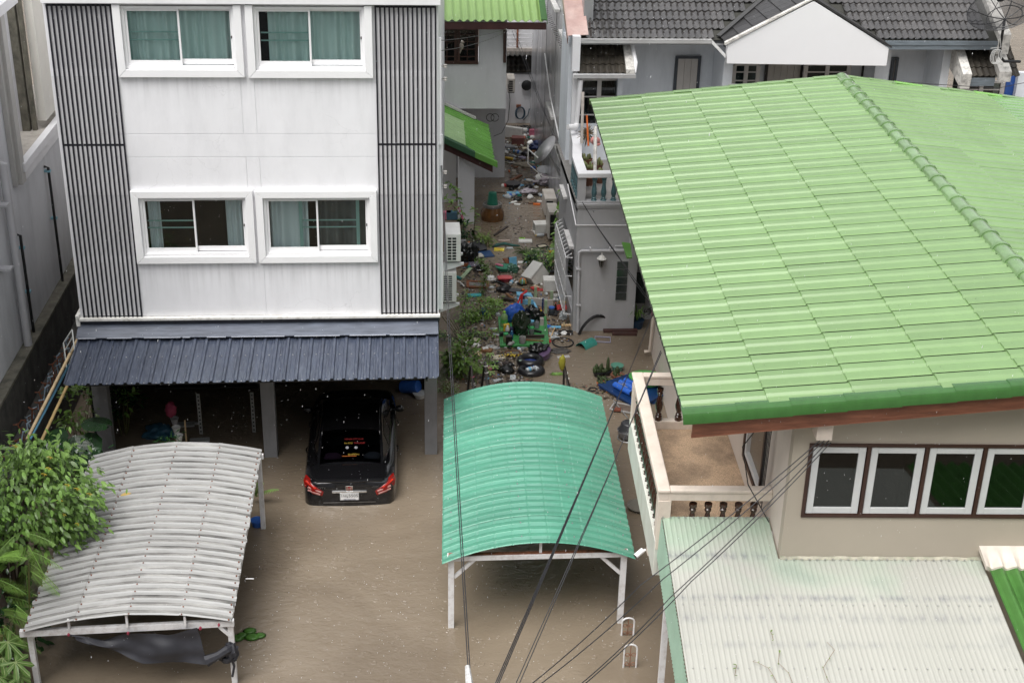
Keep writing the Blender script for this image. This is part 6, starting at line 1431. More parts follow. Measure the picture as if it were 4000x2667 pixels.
# upturned table: board with legs
TB=thing('table','upturned pale table with green and blue legs floating behind the pallet','table',at(zB(1600,760)))
q=MB(); a_=at(zB(1400,740),.0); b_=at(zB(1800,790),.0); q.prism([a_,b_,b_+Vector((.0,.05,.0)),a_+Vector((0,.05,0))],(0,0,.19)); q.build('tabletop',colm('pale_board',(.45,.42,.39),.6,.1),TB,bevel=.005)
for (x,y,hh,mt) in ((1690,880,.34,PGW),(1440,760,.2,PGW),(1780,690,.26,PGW),(1535,640,.28,PGW)):
    q=MB(); c_=at(zB(x,y)); q.box(c_.x-.035,c_.x+.035,c_.y-.03,c_.y+.03,0,hh); q.build('leg',mt,TB,bevel=.004)
for (x,y,hh) in ((1640,900,.33),(1645,830,.3),(1355,720,.2)):
    q=MB(); c_=at(zB(x,y)); q.tube([c_,c_+Vector((0,0,hh))],.022,8); q.build('blue_leg',colm('navy_leg',(.015,.035,.13),.4),TB)
# light blue step stool
ST=thing('stool','light blue plastic step stool beside the red bolt cutter handles','stool',at(zB(1400,700)))
q=MB(); a_=at(zB(1250,620),.16); b_=at(zB(1480,640),.16); q.prism([a_,b_,b_+Vector((0,.2,.0)),a_+Vector((0,.2,0))],(0,0,.05)); q.build('seat',LBL,ST,bevel=.008)
q=MB(); a_=at(zB(1300,745),.02); b_=at(zB(1505,745),.02); q.prism([a_,b_,b_+Vector((0,.05,0)),a_+Vector((0,.05,0))],(0,0,.12)); q.build('step',LBL,ST,bevel=.006)
for (xa,ya,xb,yb) in ((1465,600,1550,800),(1260,600,1300,760)): q=MB(); q.beam(at(zB(xa,ya),.16),at(zB(xb,yb),.0),.045,.04); q.build('leg',LBL,ST)
q=MB()
for (P0) in (((1260,740),(1320,590),(1400,545)),((1320,720),(1330,600),(1395,530))): q.tube([at(zB(*v),.14+.2*(i>0)) for i,v in enumerate(P0)],.026,6)
solo(q,'bolt_cutter',PLR,'red handles of a bolt cutter crossing the light blue stool','tool',smooth=True)
# ---------------------------------------------------------------- green pallet and what stands on it
cs=[at(zB(*v),.02) for v in ((992,1395),(1748,1388),(1698,940),(962,955))]
PA=thing('pallet','green plastic pallet floating in the flood loaded with bags, bottles and jars','pallet',(cs[0]+cs[2])/2)
q=MB(); q.prism(cs,(0,0,.055)); q.build('deck',colm('green_pallet',(.055,.25,.075),.4,.25,dirt=((.02,.07,.03),.6,6,(1,1,1))),PA,bevel=.008)
q=MB(); q.prism([lerp(c_,(cs[0]+cs[2])/2,.02)-Vector((0,0,.06)) for c_ in cs],(0,0,.045)); q.build('base',colm('dark_green_pallet',(.02,.10,.035),.5),PA)
q=MB()
for i in range(16):
    for side in (0,1):
        p0=lerp(lerp(cs[0],cs[1],.03),lerp(cs[3],cs[2],.03),(i+.5)/16) if side==0 else lerp(lerp(cs[0],cs[1],.96),lerp(cs[3],cs[2],.96),(i+.5)/16)
        q.cbox(p0+Vector((0,0,.056)),(.03,.02,.003))
for i in range(14): q.cbox(lerp(lerp(cs[0],cs[3],.06),lerp(cs[1],cs[2],.06),(i+.5)/14)+Vector((0,0,.056)),(.02,.03,.003))
q.build('deck_slots',MATS['dark_green_pallet'],PA,kind='stuff')
zp=.078
bottle(zB(1055,1070),.085,.37,colm('green_clear_bottle',(.20,.32,.14),.15,.2),LIME,'big green tinted drink bottle standing at the rear left of the pallet',z=zp,labelm=colm('bright_green_label',(.08,.38,.08)))
bag(zB(1210,990),(.24,.14,.24),colm('blue_sack',(.02,.09,.42),.6,.15,bump=.4,bsc=12),'bright blue sack leaning behind the dark green bag','sack','bag',z=zp,nz=.25,seed=21,rz=.35)
bag(zB(1300,1190),(.20,.16,.31),colm('dark_green_bag',(.013,.022,.012),.2,.2,bump=.5,bsc=7),'dark green rubbish bag, tallest on the pallet',z=zp,nz=.4,seed=31)
bag(zB(1490,1000),(.23,.15,.21),BAGK,'shiny black rubbish bag behind the green lidded jar',z=zp,nz=.5,seed=42)
jar(zB(1475,1085),.062,.16,colm('clear_jar_dark',(.12,.13,.13),.15,.3),LBL,'jar with a light blue lid on the pallet',z=zp)
jar(zB(1475,1190),.060,.17,colm('clear_jar_dark',(.12,.13,.13)),colm('green_lid',(.04,.33,.10)),'jar with a green lid beside the dark green bag',z=zp)
jar(zB(1080,1310),.060,.21,colm('murky_jar',(.20,.22,.12),.15,.4),colm('green_lid',(.04,.33,.10)),'tall jar with a green lid at the front left of the pallet',z=zp)
jar(zB(1335,1330),.078,.19,colm('grey_glass_jar',(.22,.22,.21),.15,.4),None,'open glass jar at the front of the pallet',z=zp)
bottle(zB(1555,1100),.055,.21,colm('smoky_bottle',(.18,.19,.2),.15,.3),PLK,'smoky spray bottle at the right of the pallet',z=zp)
bottle(zB(1105,1215),.05,.25,colm('silver_white_bottle',(.55,.55,.56),.3),PLW,'silver white oil bottle in front of the yellow carton',z=zp,labelm=colm('dark_label',(.06,.06,.08)))
jar(zB(1175,1195),.055,.17,colm('navy_jar',(.02,.02,.05),.2),colm('navy_lid',(.03,.03,.09)),'navy lidded jar behind the blue bottle',z=zp)
bottle(zB(1170,1265),.038,.2,colm('cobalt_bottle',(.02,.10,.22),.2),LBL,'small blue bottle between the jars',z=zp)
slab(zB(1130,1345),(.14,.10,.20),-.05,colm('black_can',(.012,.011,.011),.25),'black jerrycan at the front left edge of the pallet','jerrycan','can',z=zp)
bottle(zB(1195,1335),.045,.22,colm('silver_tube',(.34,.34,.33),.3),PLGY,'grey sealant tube lying with its nozzle to the front',z=zp,lie=2.5)
slab(zB(1030,1220),(.13,.09,.09),.2,PLK,'small black box at the left edge of the pallet','black_box','box',z=zp)
slab(zB(1090,1150),(.14,.06,.18),.35,PLY,'yellow carton behind the silver white bottle','carton','box',z=zp)
slab(zB(1630,1050),(.085,.10,.17),.0,colm('greyish_brick',(.42,.38,.36),.7),'pale grey block standing at the right edge of the pallet','block','block',z=zp)
slab(zB(1530,1250),(.42,.05,.07),0,DKW,'dark timber board lying behind the thin strips','timber','plank',z=zp)
plank(zB(1385,1265),zB(1620,1265),.02,.018,colm('grey_brown_strip',(.16,.12,.1),.5),'thin grey brown strip on the pallet, rear one','strip','strip',za=zp+.01,zb=zp+.01)
plank(zB(1280,1280),zB(1655,1298),.035,.02,WOOD,'red brown wooden strip at the front of the pallet','strip','strip',za=zp+.01,zb=zp+.01)
plank(zB(1500,1135),zB(1630,1165),.04,.05,PLK,'black gun shaped nozzle lying right of the jars','nozzle','tool',za=zp+.05,zb=zp+.02)
slab(zB(1605,880),(.10,.03,.09),0,PLY,'yellow plastic piece stuck behind the black bag','yellow_piece','plastic',z=.06)
bottle(zB(970,930),.05,.14,CLEAR,CLEAR,'crushed clear cup at the rear left corner of the pallet',lie=.2)
# ---------------------------------------------------------------- nearer flotsam
p_=at(zC(1620,975)); r_=root('basin','purple basin tipped up with black rubbish bags in it','basin',p_); T=TM(p_+Vector((.02,.02,.02)),.35,0,-.35)
q=MB(); q.lathe([(.19,0),(.235,.15),(.25,.15),(.25,.14)],20); q.lathe([(.23,.149),(.185,.012),(.001,.012)],20); put(q,T,'bowl',PLP,r_,smooth=True)
bag(zC(1590,900),(.22,.15,.13),BAGK,'black bag heaped inside the purple basin',z=.08,nz=.6,seed=51)
slab(zC(1500,840),(.09,.05,.05),.6,CLEAR,'crumpled white packet on the rim of the purple basin','packet','packet',z=.14)
p_=at(zC(1460,1095)); q=MB(); ringp=[Vector((.225*math.cos(t*2*PI/28),.20*math.sin(t*2*PI/28),.09)) for t in range(28)]; q.tube(ringp,.085,10,closed=True); q.v=[v+p_+Vector((0,.08,0)) for v in q.v]; solo(q,'inner_tube',PLK,'black rubber ring with a blue inside, rear one of the two','tyre',smooth=True,base=p_)
basin(zC(1460,1060),.19,.02,colm('dark_blue_lining',(.015,.035,.16),.3),'dark blue dish set inside the rear rubber ring','dish','dish',z=.07)
p_=at(zC(1475,1215)); q=MB(); q.tube([Vector((.225*math.cos(t*2*PI/28),.19*math.sin(t*2*PI/28),.035)) for t in range(28)],.075,10,closed=True); q.v=[v+p_+Vector((0,.08,0)) for v in q.v]; solo(q,'inner_tube',PLK,'black rubber ring holding clear bottles, nearer one of the two','tyre',smooth=True,base=p_)
bottle(zC(1390,1180),.05,.22,CLEAR,PLB,'clear bottle on the left of the nearer rubber ring',lie=-1.1,z=.06,labelm=LBL)
bottle(zC(1575,1170),.05,.17,CLEAR,PLB,'clear bottle on the right of the nearer rubber ring',lie=.6,z=.06)
slab(zC(1380,1025),(.28,.03,.02),-.3,colm('pale_green_strip',(.3,.4,.33),.5),'pale green perforated strip on the rear rubber ring','strip','strip',z=.15)
CRT=slab(zC(780,870),(.26,.18,.06),-.35,PLC,'brown cardboard carton with white stickers','carton','box',z=.0)
slab(zC(745,820),(.06,.09,.004),.25,PLW,None,'sticker','sticker',z=.07,parent=CRT)
slab(zC(790,815),(.06,.09,.004),.25,PLW,None,'sticker','sticker',z=.07,parent=CRT)
slab(zC(870,800),(.27,.14,.012),-.5,colm('grubby_sheet',(.42,.41,.39),.6,.3),'grubby white sheet behind the brown carton','sheet','sheet')
slab(zC(660,905),(.15,.19,.015),-.3,colm('orange_print_card',(.5,.38,.22),.5,.6),'white and orange printed card left of the carton','card','card')
slab(zC(975,960),(.28,.20,.015),.05,colm('stained_cream_board',(.55,.50,.38),.6,.3),'stained cream board between carton and picture frame','board','board')
frame_(zC(1190,905),(.34,.24),.12,colm('brown_frame',(.11,.045,.02),.5),'brown picture frame with yellow bottle caps on it','picture_frame','frame',fill=colm('grey_backing',(.13,.12,.10),.6,.3),t=.03)
bottle(zC(1300,870),.035,.15,PLW,PLB,'small white bottle with a blue label by the picture frame',lie=.3,labelm=LBL)
slab(zC(1190,1270),(.12,.22,.012),-.08,CLEAR,'grey flecked card floating in front of the wicker piece','card','card')
slab(zC(1165,1165),(.08,.05,.012),.3,LBL,'small blue packet above the flecked card','packet','packet')
slab(zC(1250,1365),(.20,.07,.03),-.03,colm('pink_red_packet',(.5,.10,.13),.4,.5),'pink and white packet at the rear edge of the aqua roof','packet','packet')
p_=at(zC(1040,1180)); q=MB(); q.prism([(-.10,-.04,0),(.10,.02,0),(.02,.14,0)],(0,0,.03)); q.v=[v+p_ for v in q.v]; solo(q,'wicker_piece',colm('wicker',(.24,.10,.04),.7,.4,bump=1,bsc=60),'broken orange brown wicker piece','wicker',base=p_)
bag(zC(1100,1075),(.10,.05,.05),colm('dark_brown_shoe',(.03,.02,.018),.5),'dark brown sandal floating above the wicker piece','sandal','sandal',nz=.3,seed=60)
bag(zC(1385,965),(.09,.06,.05),CLEAR,'crumpled clear bag left of the purple basin',seed=61,lift=.4)
frame_(zC(670,375),(.26,.20),-.2,CLEAR,'clear plastic lid sunk among the weeds','clear_lid','crate',t=.015)  # rim of a loose clear lid
# right of the pallet
BRM=thing('broom','broom with a light blue head and pale wooden handle beside the pallet','broom',at(zC(1845,505))); slab(zC(1845,505),(.24,.10,.02),-.04,LBL,None,'head','broom',parent=BRM)
q=MB(); q.beam(at(zC(1832,510),.03),at(zC(1755,685),.02),.025,.025); q.build('handle',TAN,BRM)
slab(zC(1815,600),(.25,.15,.008),.15,CLEAR,'pale grey sheet under the broom handle','sheet','sheet')
frame_(zC(1995,590),(.34,.20),-.05,PLK,'black plastic tray with leaves in it','tray','tray',fill=colm('leafy_black_tray',(.03,.022,.014),.6,.6),t=.03)
p_=at(zC(2010,475)); SN=slab(zC(2010,475),(.24,.09,.025),.03,TAN,'tan sandal with a woven strap near the grey house','sandal','sandal'); 
q=MB(); q.tube([p_+Vector((-.05,-.05,.02)),p_+Vector((-.06,0,.07)),p_+Vector((-.05,.05,.02))],.02,6); q.build('strap',colm('woven_strap',(.4,.33,.2),.7),SN)
bag(zC(1960,375),(.09,.08,.11),CLEAR,'clear plastic bag afloat near the grey wall',seed=71)
ring(zC(1955,735),.235,.25,.018,PLK,'thin black bicycle tyre floating flat','bicycle_tyre','tyre')
bag(zC(1900,870),(.22,.14,.035),colm('dark_grey_net',(.06,.055,.05),.5,.5),'dark soaked net below the bicycle tyre','net','net',nz=.5,seed=72,lift=.2)
slab(zC(1965,955),(.28,.10,.01),.2,colm('pale_plastic_sheet',(.45,.44,.44),.3),'pale plastic sheet floating right of the purple basin','sheet','sheet')
p_=at(zD(550,390)); q=MB(); q.grid(10,12,lambda u,v: TM(p_,.75)@Vector((lerp(-.20,.22,u),.15*math.cos(v*PI),.15*math.sin(v*PI)-.03)),th=.004); solo(q,'bin',PLT,'teal green bin lying half sunk in the open water','bin',smooth=True)
frame_(zD(800,305),(.36,.28),-.12,colm('lilac_plastic',(.33,.32,.42),.4),'lilac wire tray floating behind the teal bin','wire_tray','tray',t=.012)
q=MB(); q.tube([at(zD(430,235),-.03)]+[lerp(at(zD(430,235)),at(zD(965,125)),k/10)+Vector((0,0,.40*math.sin(k/10*PI)**.7)) for k in range(1,10)]+[at(zD(965,125),0)],.035,8); solo(q,'bent_pipe',BLK,'bent black pipe arching in front of the grey wall','pipe',smooth=True)
for (xa,ya,xb,yb,l) in ((810,165,1330,160,'dark red plank, rear one, lying along the grey wall'),(945,205,1320,210,'dark red plank, nearer one, below the grey wall')):
    plank(zD(xa,ya),zD(xb,yb),.12,.06,colm('dark_red_timber',(.05,.02,.016),.5,.3),l,za=.03,zb=.03)
# potted plant by the wall
p_=at(zD(1320,110)); q=MB(); PT=thing('potted_plant','spiky plant in a dark blue pot at the grey wall','plant',p_); q.lathe([(.12,-.05),(.17,.2),(.18,.2),(.16,.17),(.001,.17)],14,c=p_); q.build('pot',colm('dark_blue_pot',(.015,.04,.08),.3),PT,smooth=True)
q=MB()
for k in range(16):
    an=R.uniform(0,6.28); L_=R.uniform(.25,.5); q.tube([p_+Vector((0,0,.18)),p_+Vector((math.cos(an)*L_*.3,math.sin(an)*L_*.3,.18+L_*.7)),p_+Vector((math.cos(an)*L_*.8,math.sin(an)*L_*.8,.2+L_*.4))],[.012,.012,.003],4)
q.build('blades',LEAF,PT)
# cactus pots
CACT=colm('cactus_green',(.035,.055,.016),.6,.4,bump=.6,bsc=50)
def cactus_pot(px,r,hh,potm,label,cols,group='cactus pots in the flood',poly=18):
    p_=at(px); t=thing('cactus_pot',label,'plant',p_,0,group); q=MB(); q.lathe([(r*.8,-.03),(r,hh),(r*1.1,hh),(r*1.1,hh*.85)],poly,c=p_); q.lathe([(r*.95,hh*.99),(r*.9,hh*.8),(.001,hh*.8)],poly,c=p_); q.build('pot',potm,t,smooth=True)
    for (dx,dy,rr,hc) in cols:
        q=MB(); q.blob(p_+Vector((dx,dy,hh+hc*.4)),(rr,rr,hc),.12,6,2,dx*9); q.build('cactus',CACT,t,smooth='all')
    return t
rc_=lambda n,r,hh: [(R.uniform(-r,r),R.uniform(-r,r),R.uniform(.022,.04),R.uniform(.025,hh)) for _ in range(n)]
cactus_pot(zD(740,850),.12,.10,PLK,'black cactus pot crowded with knobbly columns, left one',[( -.05,.03,.045,.13),(.02,-.02,.045,.12),(-.1,.0,.04,.09),(.06,.05,.04,.13)]+rc_(5,.09,.06))
cactus_pot(zD(855,830),.11,.09,PLK,'black cactus pot with one tall column',[(.03,.02,.04,.24)]+rc_(10,.08,.05))
cactus_pot(zD(1025,880),.15,.08,colm('terracotta',(.20,.085,.05),.7),'terracotta hexagonal pot of round cacti',[(0,.06,.05,.12)]+rc_(9,.09,.06),poly=6)
cactus_pot(zD(820,960),.14,.07,PLK,'low pot of round cacti beside the blue pallet',rc_(16,.12,.05))
cactus_pot(zD(780,1000),.10,.07,colm('orange_pot',(.35,.12,.05),.6),'orange pot of small round cacti touching the blue pallet',rc_(8,.08,.05))
basin(zD(1020,770),.135,.13,colm('sea_green_pot',(.10,.27,.20),.35),'sea green bowl shaped pot with a little soil','pot','pot')
ring(zD(650,1060),.09,.07,.015,PLK,'small black ring by the left corner of the blue pallet','ring','ring')
bag(zD(105,830),(.13,.05,.03),LEAF,'clump of floating weed near the yellow glove','weed','plant',nz=.8,seed=80,fq=6,lift=.2)
# blue pallet with rollers, green basin
c4=[at(zD(*v),.05) for v in ((725,1010),(1330,1370),(1800,1140),(1290,815))]
BP=thing('pallet','dark blue plastic pallet carrying three blue rollers','pallet',(c4[0]+c4[2])/2)
q=MB(); q.prism(c4,(0,0,.05)); q.build('deck',colm('navy_pallet',(.008,.035,.12),.35,.25),BP,bevel=.01)
q=MB()
for u in (.03,.48,.93):
    for v in (.03,.5,.93): c_=lerp(lerp(c4[0],c4[1],u),lerp(c4[3],c4[2],u),v); q.cbox(c_+Vector((.06,.0,-.045)),(.12,.12,.088),-.5)
q.build('foot',colm('navy_pallet',(.008,.035,.12)),BP)
for k,(xa,ya,xb,yb,l) in enumerate(((985,985,1240,1120,'bright blue roller, nearest of the three on the blue pallet'),(1065,950,1330,1075,'bright blue roller, middle of the three on the blue pallet'),(1140,920,1420,1040,'bright blue roller, rearmost of the three on the blue pallet'))):
    q=MB(); a_=at(zD(xa,ya),.17); b_=at(zD(xb,yb),.17); RL=thing('roller',l,'roller',(a_+b_)/2,0,'blue rollers on the pallet'); q.tube([a_,b_],.065,14); q.build('sleeve',colm('royal_blue_plastic',(.03,.13,.55),.35),RL,smooth=True)
    q=MB(); d_=(b_-a_).normalized(); q.tube([b_+d_*.001,b_+d_*.05],.055,12); q.build('end_cap',PLK,RL,smooth=True)
basin(zD(1470,960),.30,.14,colm('leaf_green_plastic',(.08,.36,.08),.4),'bright green oval basin on the blue pallet behind the balcony','basin','basin',z=.12,sx=1.2,rz=-.3)
slab(zD(1290,1170),(.14,.16,.12),.35,colm('beige_box',(.36,.32,.28),.6),'beige box at the end of the blue rollers','box','box',z=.1)
q=MB(); c_=at(zD(1105,1000),.2)
for an in (.3,1.3,2.3): q.tube([c_-Vector((.13*math.cos(an),.13*math.sin(an),0)),c_+Vector((.13*math.cos(an),.13*math.sin(an),.02))],.010,5)
solo(q,'wheel_brace',STEEL,'steel wheel brace lying across the blue rollers','tool')
frame_(zD(1110,1350),(.48,.34),-.45,colm('silver_frame',(.35,.34,.33),.35),'silver tray frame with a red brick below the blue pallet','frame','frame',fill=colm('muddy_tray',(.12,.09,.07),.5,.4),t=.03,z=.02)
slab(zD(1020,1375),(.16,.10,.04),-.2,colm('wet_brick',(.16,.045,.025),.6,.3),'wet red brick lying in the silver tray','brick','brick',z=.04)
plank(zD(965,1225),zD(1185,1500),.02,.02,STEEL,'steel tube with a pale blue grip across the silver tray','steel_tube','tube',za=.08,zb=.02)
# barbecue-like pot by the balcony
p_=at((2452,1712)); BQ=thing('kettle_pot','dark grey domed pot on a ring beside the balcony','pot',p_); q=MB(); q.lathe([(.12,.0),(.2,.10),(.21,.18),(.22,.20)],18,c=p_); q.build('bowl',colm('pot_grey',(.16,.16,.17),.25),BQ,smooth=True)
q=MB(); q.lathe([(.215,.20),(.17,.25),(.15,.34),(.13,.36),(.001,.37)],18,c=p_); q.build('lid',colm('dark_pot_lid',(.035,.036,.04),.25),BQ,smooth=True)
q=MB(); q.tube([p_+Vector((.2*math.cos(t*PI/10),.2*math.sin(t*PI/10),.02)) for t in range(20)],.014,5,closed=True); q.build('ring',STEEL,BQ)
p_=at((2498,1985)); basin((2498,1990),.22,.10,colm('submerged_grey',(.13,.12,.10),.35),'round grey trap basket floating beside the balcony','basket','basket',z=-.04)
# yellow glove on a trestle, trestles by the aqua roof
def trestle(px_top,py_top,feet,label,rings):
    tp=Z(px_top,py_top,.75); q=MB(); t=thing('trestle',label,'trestle',Vector((tp.x,tp.y,0)),0,'black pipe trestles behind the aqua carport')
    for k,f in enumerate(feet): q=MB(); q.tube([tp,Z(f[0],f[1],0)-Vector((0,0,.1))],.026,7); q.build('leg',DGREY if k==0 else BLK,t)
    for c_ in rings:
        q=MB(); p0=lerp(tp,Z(feet[0][0],feet[0][1],0),c_[0]); q.tube([p0+Vector((.035*math.cos(a*PI/5),.035*math.sin(a*PI/5),0)) for a in range(10)],.012,5,closed=True); q.build('tie',c_[1],t)
    return t
trestle(*zC(545,1095),[zC(600,1490),zC(488,1500),zC(625,1480)],'black pipe trestle with white and pink ties, left one',[(.4,PNK),(.65,PLW),(.72,PLW)])
trestle(*zC(765,1030),[zC(810,1430),zC(705,1400),zC(830,1400)],'black pipe trestle with blue ties, right of the first',[(.15,PLW),(.4,PLW),(.62,LBL)])
t=trestle(*zC(1975,1080),[zC(2055,1420),zC(1965,1400),zC(2070,1420)],'black pipe trestle topped by a yellow glove',[(.35,PLW),(.6,PLW)])
tp=Z(*zC(1965,1090),.75); q=MB(); q.blob(tp+Vector((-.03,.02,.06)),(.07,.05,.17),.35,4,3,3); solo(q,'glove',colm('olive_yellow_glove',(.26,.24,.02),.7),'olive yellow work glove pulled over the top of a trestle','glove',smooth='all')
# things far up the alley
JP=at((1925,868)); JR=thing('water_jar','brown glazed water jar with a grey rim under an upturned green bucket','jar',JP)
q=MB(); q.lathe([(.30,-.1),(.335,.10),(.32,.22),(.25,.36),(.245,.38)],24,c=JP+Vector((0,.28,0))); q.build('body',colm('amber_glaze',(.12,.055,.018),.25,.3,coat=.4),JR,smooth=True)
q=MB(); q.lathe([(.25,.36),(.265,.39),(.26,.45),(.22,.46),(.20,.42),(.001,.40)],24,c=JP+Vector((0,.28,0))); q.build('rim',colm('grey_rim',(.20,.19,.18),.5),JR,smooth=True)
q=MB(); q.lathe([(.155,.0),(.15,.03),(.11,.33),(.10,.335),(.001,.335)],20,c=JP+Vector((0,.26,.44))); solo(q,'bucket',colm('bottle_green_plastic',(.02,.17,.11),.4),'bottle green bucket standing upside down on the brown water jar','bucket',smooth=True)
def ground_ac(x0,x1,yf,z0,z1,dp,label): 
    t=ac_unit('air_conditioner',x0,x1,yf,z0,z1,dp,ACG,label,'air conditioners standing against the alley wall',1,2,False)
a_=Y(2143,880,34.4); b_=Y(2185,830,34.4); ground_ac(a_.x,b_.x,34.4,.05,Y(2160,829,34.4).z,.75,'weathered air conditioner in the alley, nearer one with a rust spot on top')
a_=Y(2128,800,36.2); b_=Y(2175,776,36.2); ground_ac(a_.x,b_.x,36.2,.05,Y(2160,776,36.2).z,.85,'weathered brownish air conditioner in the alley, farther one')
far=[('slab',zA(1195,215),(.36,.22,.02),.1,LBL,'pale blue board floating beyond the water jar','board','board'),
 ('bag',zA(1420,205),(.24,.14,.08),colm('pale_lilac_plastic',(.50,.45,.50),.4),'pale lilac plastic sheet beyond the water jar','plastic_sheet','sheet'),
 ('slab',zA(1255,385),(.17,.11,.015),-.3,PLW,'white tile like board near the green bucket','board','board'),
 ('slab',zA(1610,345),(.20,.07,.03),-.25,PLW,'white plastic box beside the farther air conditioner','plastic_box','box'),
 ('slab',zA(1555,395),(.20,.06,.05),-.1,ORG,'orange plastic piece afloat by the air conditioners','orange_piece','plastic'),
 ('slab',zA(1465,375),(.14,.09,.04),.3,colm('brown_pulp',(.17,.10,.07),.8),'brown soggy carton beside the orange piece','carton','carton'),
 ('slab',zA(950,210),(.45,.04,.03),-.05,DKW,'dark stick floating behind the green bucket','stick','stick'),
 ('bag',zA(1265,325),(.12,.07,.06),BAGK,'small black bag among the bottles past the jar','bag','bag')]
for f in far:
    if f[0]=='slab': slab(f[1],f[2],f[3],f[4],f[5],f[6],f[7])
    else: bag(f[1],f[2],f[3],f[4],f[5],f[6],lift=.4,seed=len(f[4]))
bottle(zA(1090,285),.07,.32,CLEAR,PLB,'large clear bottle with a blue label past the water jar',lie=-1.2,labelm=PLB)
bottle(zA(1165,300),.06,.26,CLEAR,LBL,'clear bottle floating right of the blue labelled one',lie=1.1)
bottle(zA(1015,115),.05,.28,PLW,PLR,'white bottle with a red end near the grey wall corner',lie=-1.4,labelm=PLR)
basin(zA(1190,105),.22,.10,PLK,'black tyre shaped basin floating in the alley','basin','basin',k=.95)
q=MB(); p_=Y(1795+5,475,41.5); p_=Z(*zE(800,1165),.15); q.cbox(p_,(.62,.12,.42),-.45); solo(q,'fridge_panel',PLW,'white fridge panel leaning at the far grey wall','fridge',bevel=.02)
slab(zE(885,1140),(.24,.2,.05),.1,PLW,'white basin far up the alley','white_basin','basin',z=.15)
slab(zE(955,1190),(.16,.12,.22),.2,PNK,'pink plastic container far up the alley','container','container',z=.05)
slab(zE(1015,1170),(.3,.2,.1),.1,colm('wicker_basket',(.10,.06,.035),.8),'brown basket far up the alley under the wall ledge','basket','basket',z=.1)
slab(zE(835,1260),(.40,.30,.24),-.1,colm('dim_red_box',(.20,.08,.07),.6),'faded red box with a pink top in the far alley','box','box',z=.0)
bag(zE(1025,1310),(.34,.22,.16),colm('navy_bag',(.012,.03,.12),.5),'navy blue bag behind the satellite dish','bag','bag',seed=91)
slab(zE(770,1305),(.28,.2,.1),0,colm('grey_tub',(.20,.21,.22),.4),'grey tub against the far grey wall','tub','tub')
bottle(zE(795,1400),.05,.34,PLY,PLY,'yellow tube floating in the far alley',lie=1.3)
slab(zE(1010,1240),(.30,.2,.06),.15,colm('brown_tray',(.14,.09,.06),.7),'brown tray below the pink container','tray','tray',z=.1)
bag(zE(880,1455),(.32,.16,.10),colm('beige_cloth',(.34,.30,.24),.8,.2),'beige cloth heap floating left of the dish arm','cloth','cloth',seed=93,lift=.3)
slab(zE(800,1525),(.12,.12,.12),.2,colm('cream_pot',(.5,.46,.4),.5),'cream pot below the beige cloth heap','pot','pot')
basin(zE(1060,1530),.20,.20,STEEL,'steel cooking pot by the alley wall','cooking_pot','pot',rx=.3)
bottle(zE(870,1350),.06,.3,CLEAR,PLB,'clear bottle with blue cap in the far alley',lie=.9,labelm=PLB)
bottle(zE(905,1395),.05,.24,colm('lilac_bottle',(.36,.33,.45)),PLW,'lilac bottle in the far alley',lie=1.2)
bag(zA(1680,75),(.30,.20,.16),colm('mixed_rubbish',(.34,.30,.33),.5,.6),'heap of pale mixed rubbish beside the farther air conditioner','rubbish_heap','rubbish',seed=95,nz=.7)
bag(zA(1600,20),(.14,.12,.12),PLW,'white drum on top of the rubbish heap','drum','drum',seed=96,nz=.1,z=.1)
bottle(zA(1660,870),.05,.24,CLEAR,PLY,'clear bottle with a yellow cap by the hollow foam box',lie=1.9)
bottle(zA(1745,890),.05,.26,CLEAR,PLR,'clear bottle with a red cap under the vine',lie=-2.2,labelm=PLR)
slab(zA(1770,860),(.36,.10,.04),-.08,colm('brown_slats',(.12,.09,.07),.7),'slatted brown board below the nearer alley air conditioner','board','board')
bottle(zA(1545,1205),.045,.2,CLEAR,PLB,'clear bottle afloat in front of the grass clump',lie=1.35)
bottle(zA(1840,1130),.055,.22,CLEAR,LBL,'clear bottle among the vine leaves',lie=.6); bottle(zA(1850,1140),.05,.2,PLY,PLY,'yellow bottle among the vine leaves',lie=1.2)
# garage interior
for (px,w_,l,mt) in (((765,1655),.16,'pale scrap of board floating in the dark garage, rear one',PLW),((720,1660),.40,'pale foam board floating left of the perforated post',PLW),((780,1722),.38,'pale board floating at the foot of the perforated post',PLW)):
    slab(px,(w_,w_*.45,.03),.1,colm('dim_white',(.35,.35,.35),.6),l,'board','board')
bag((628,1700),(.30,.24,.14),colm('teal_blue_bag',(.03,.10,.16),.5),'dull blue bag floating in the dark garage','bag','bag',seed=77,lift=.4)
for (xa,ya,xb,yb,l) in ((774,1538,786,1695,'perforated grey shelf post in the garage, left one'),(981,1532,993,1688,'perforated grey shelf post in the garage, right one')):
    b_=Z(xb,yb,0); q=MB(); hh=Y(xa,ya,b_.y).z; w2=.035
    q.box(b_.x-w2,b_.x+w2,b_.y,b_.y+.004,-.3,hh); o_=solo(q,'shelf_post',colm('grey_post',(.30,.30,.29),.5),l,'post',base=Vector((b_.x,b_.y,0)))
    q=MB()
    for k in range(12): q.cbox(Vector((b_.x,b_.y-.002,hh-.06-k*.085)),(.03,.003,.032))
    q.build('holes',BLK,o_,kind='stuff')
SU=thing('added_shelf_unit','dark loaded shelf unit added behind the perforated posts to darken the garage','shelf',(-3.6,26.0,0))  # shelf guessed from the posts; its dark load added to darken the garage
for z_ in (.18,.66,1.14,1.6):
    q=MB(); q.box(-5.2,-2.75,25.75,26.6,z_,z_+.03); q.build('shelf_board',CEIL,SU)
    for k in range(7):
        x_=-5.1+k*.34+R.uniform(-.03,.03); q=MB(); q.box(x_,x_+R.uniform(.2,.3),25.85,26.3,z_+.031,z_+R.uniform(.2,.4)); q.build('stored_box',colm('dark_stored_box',(.03,.027,.024),.8,.4),SU)
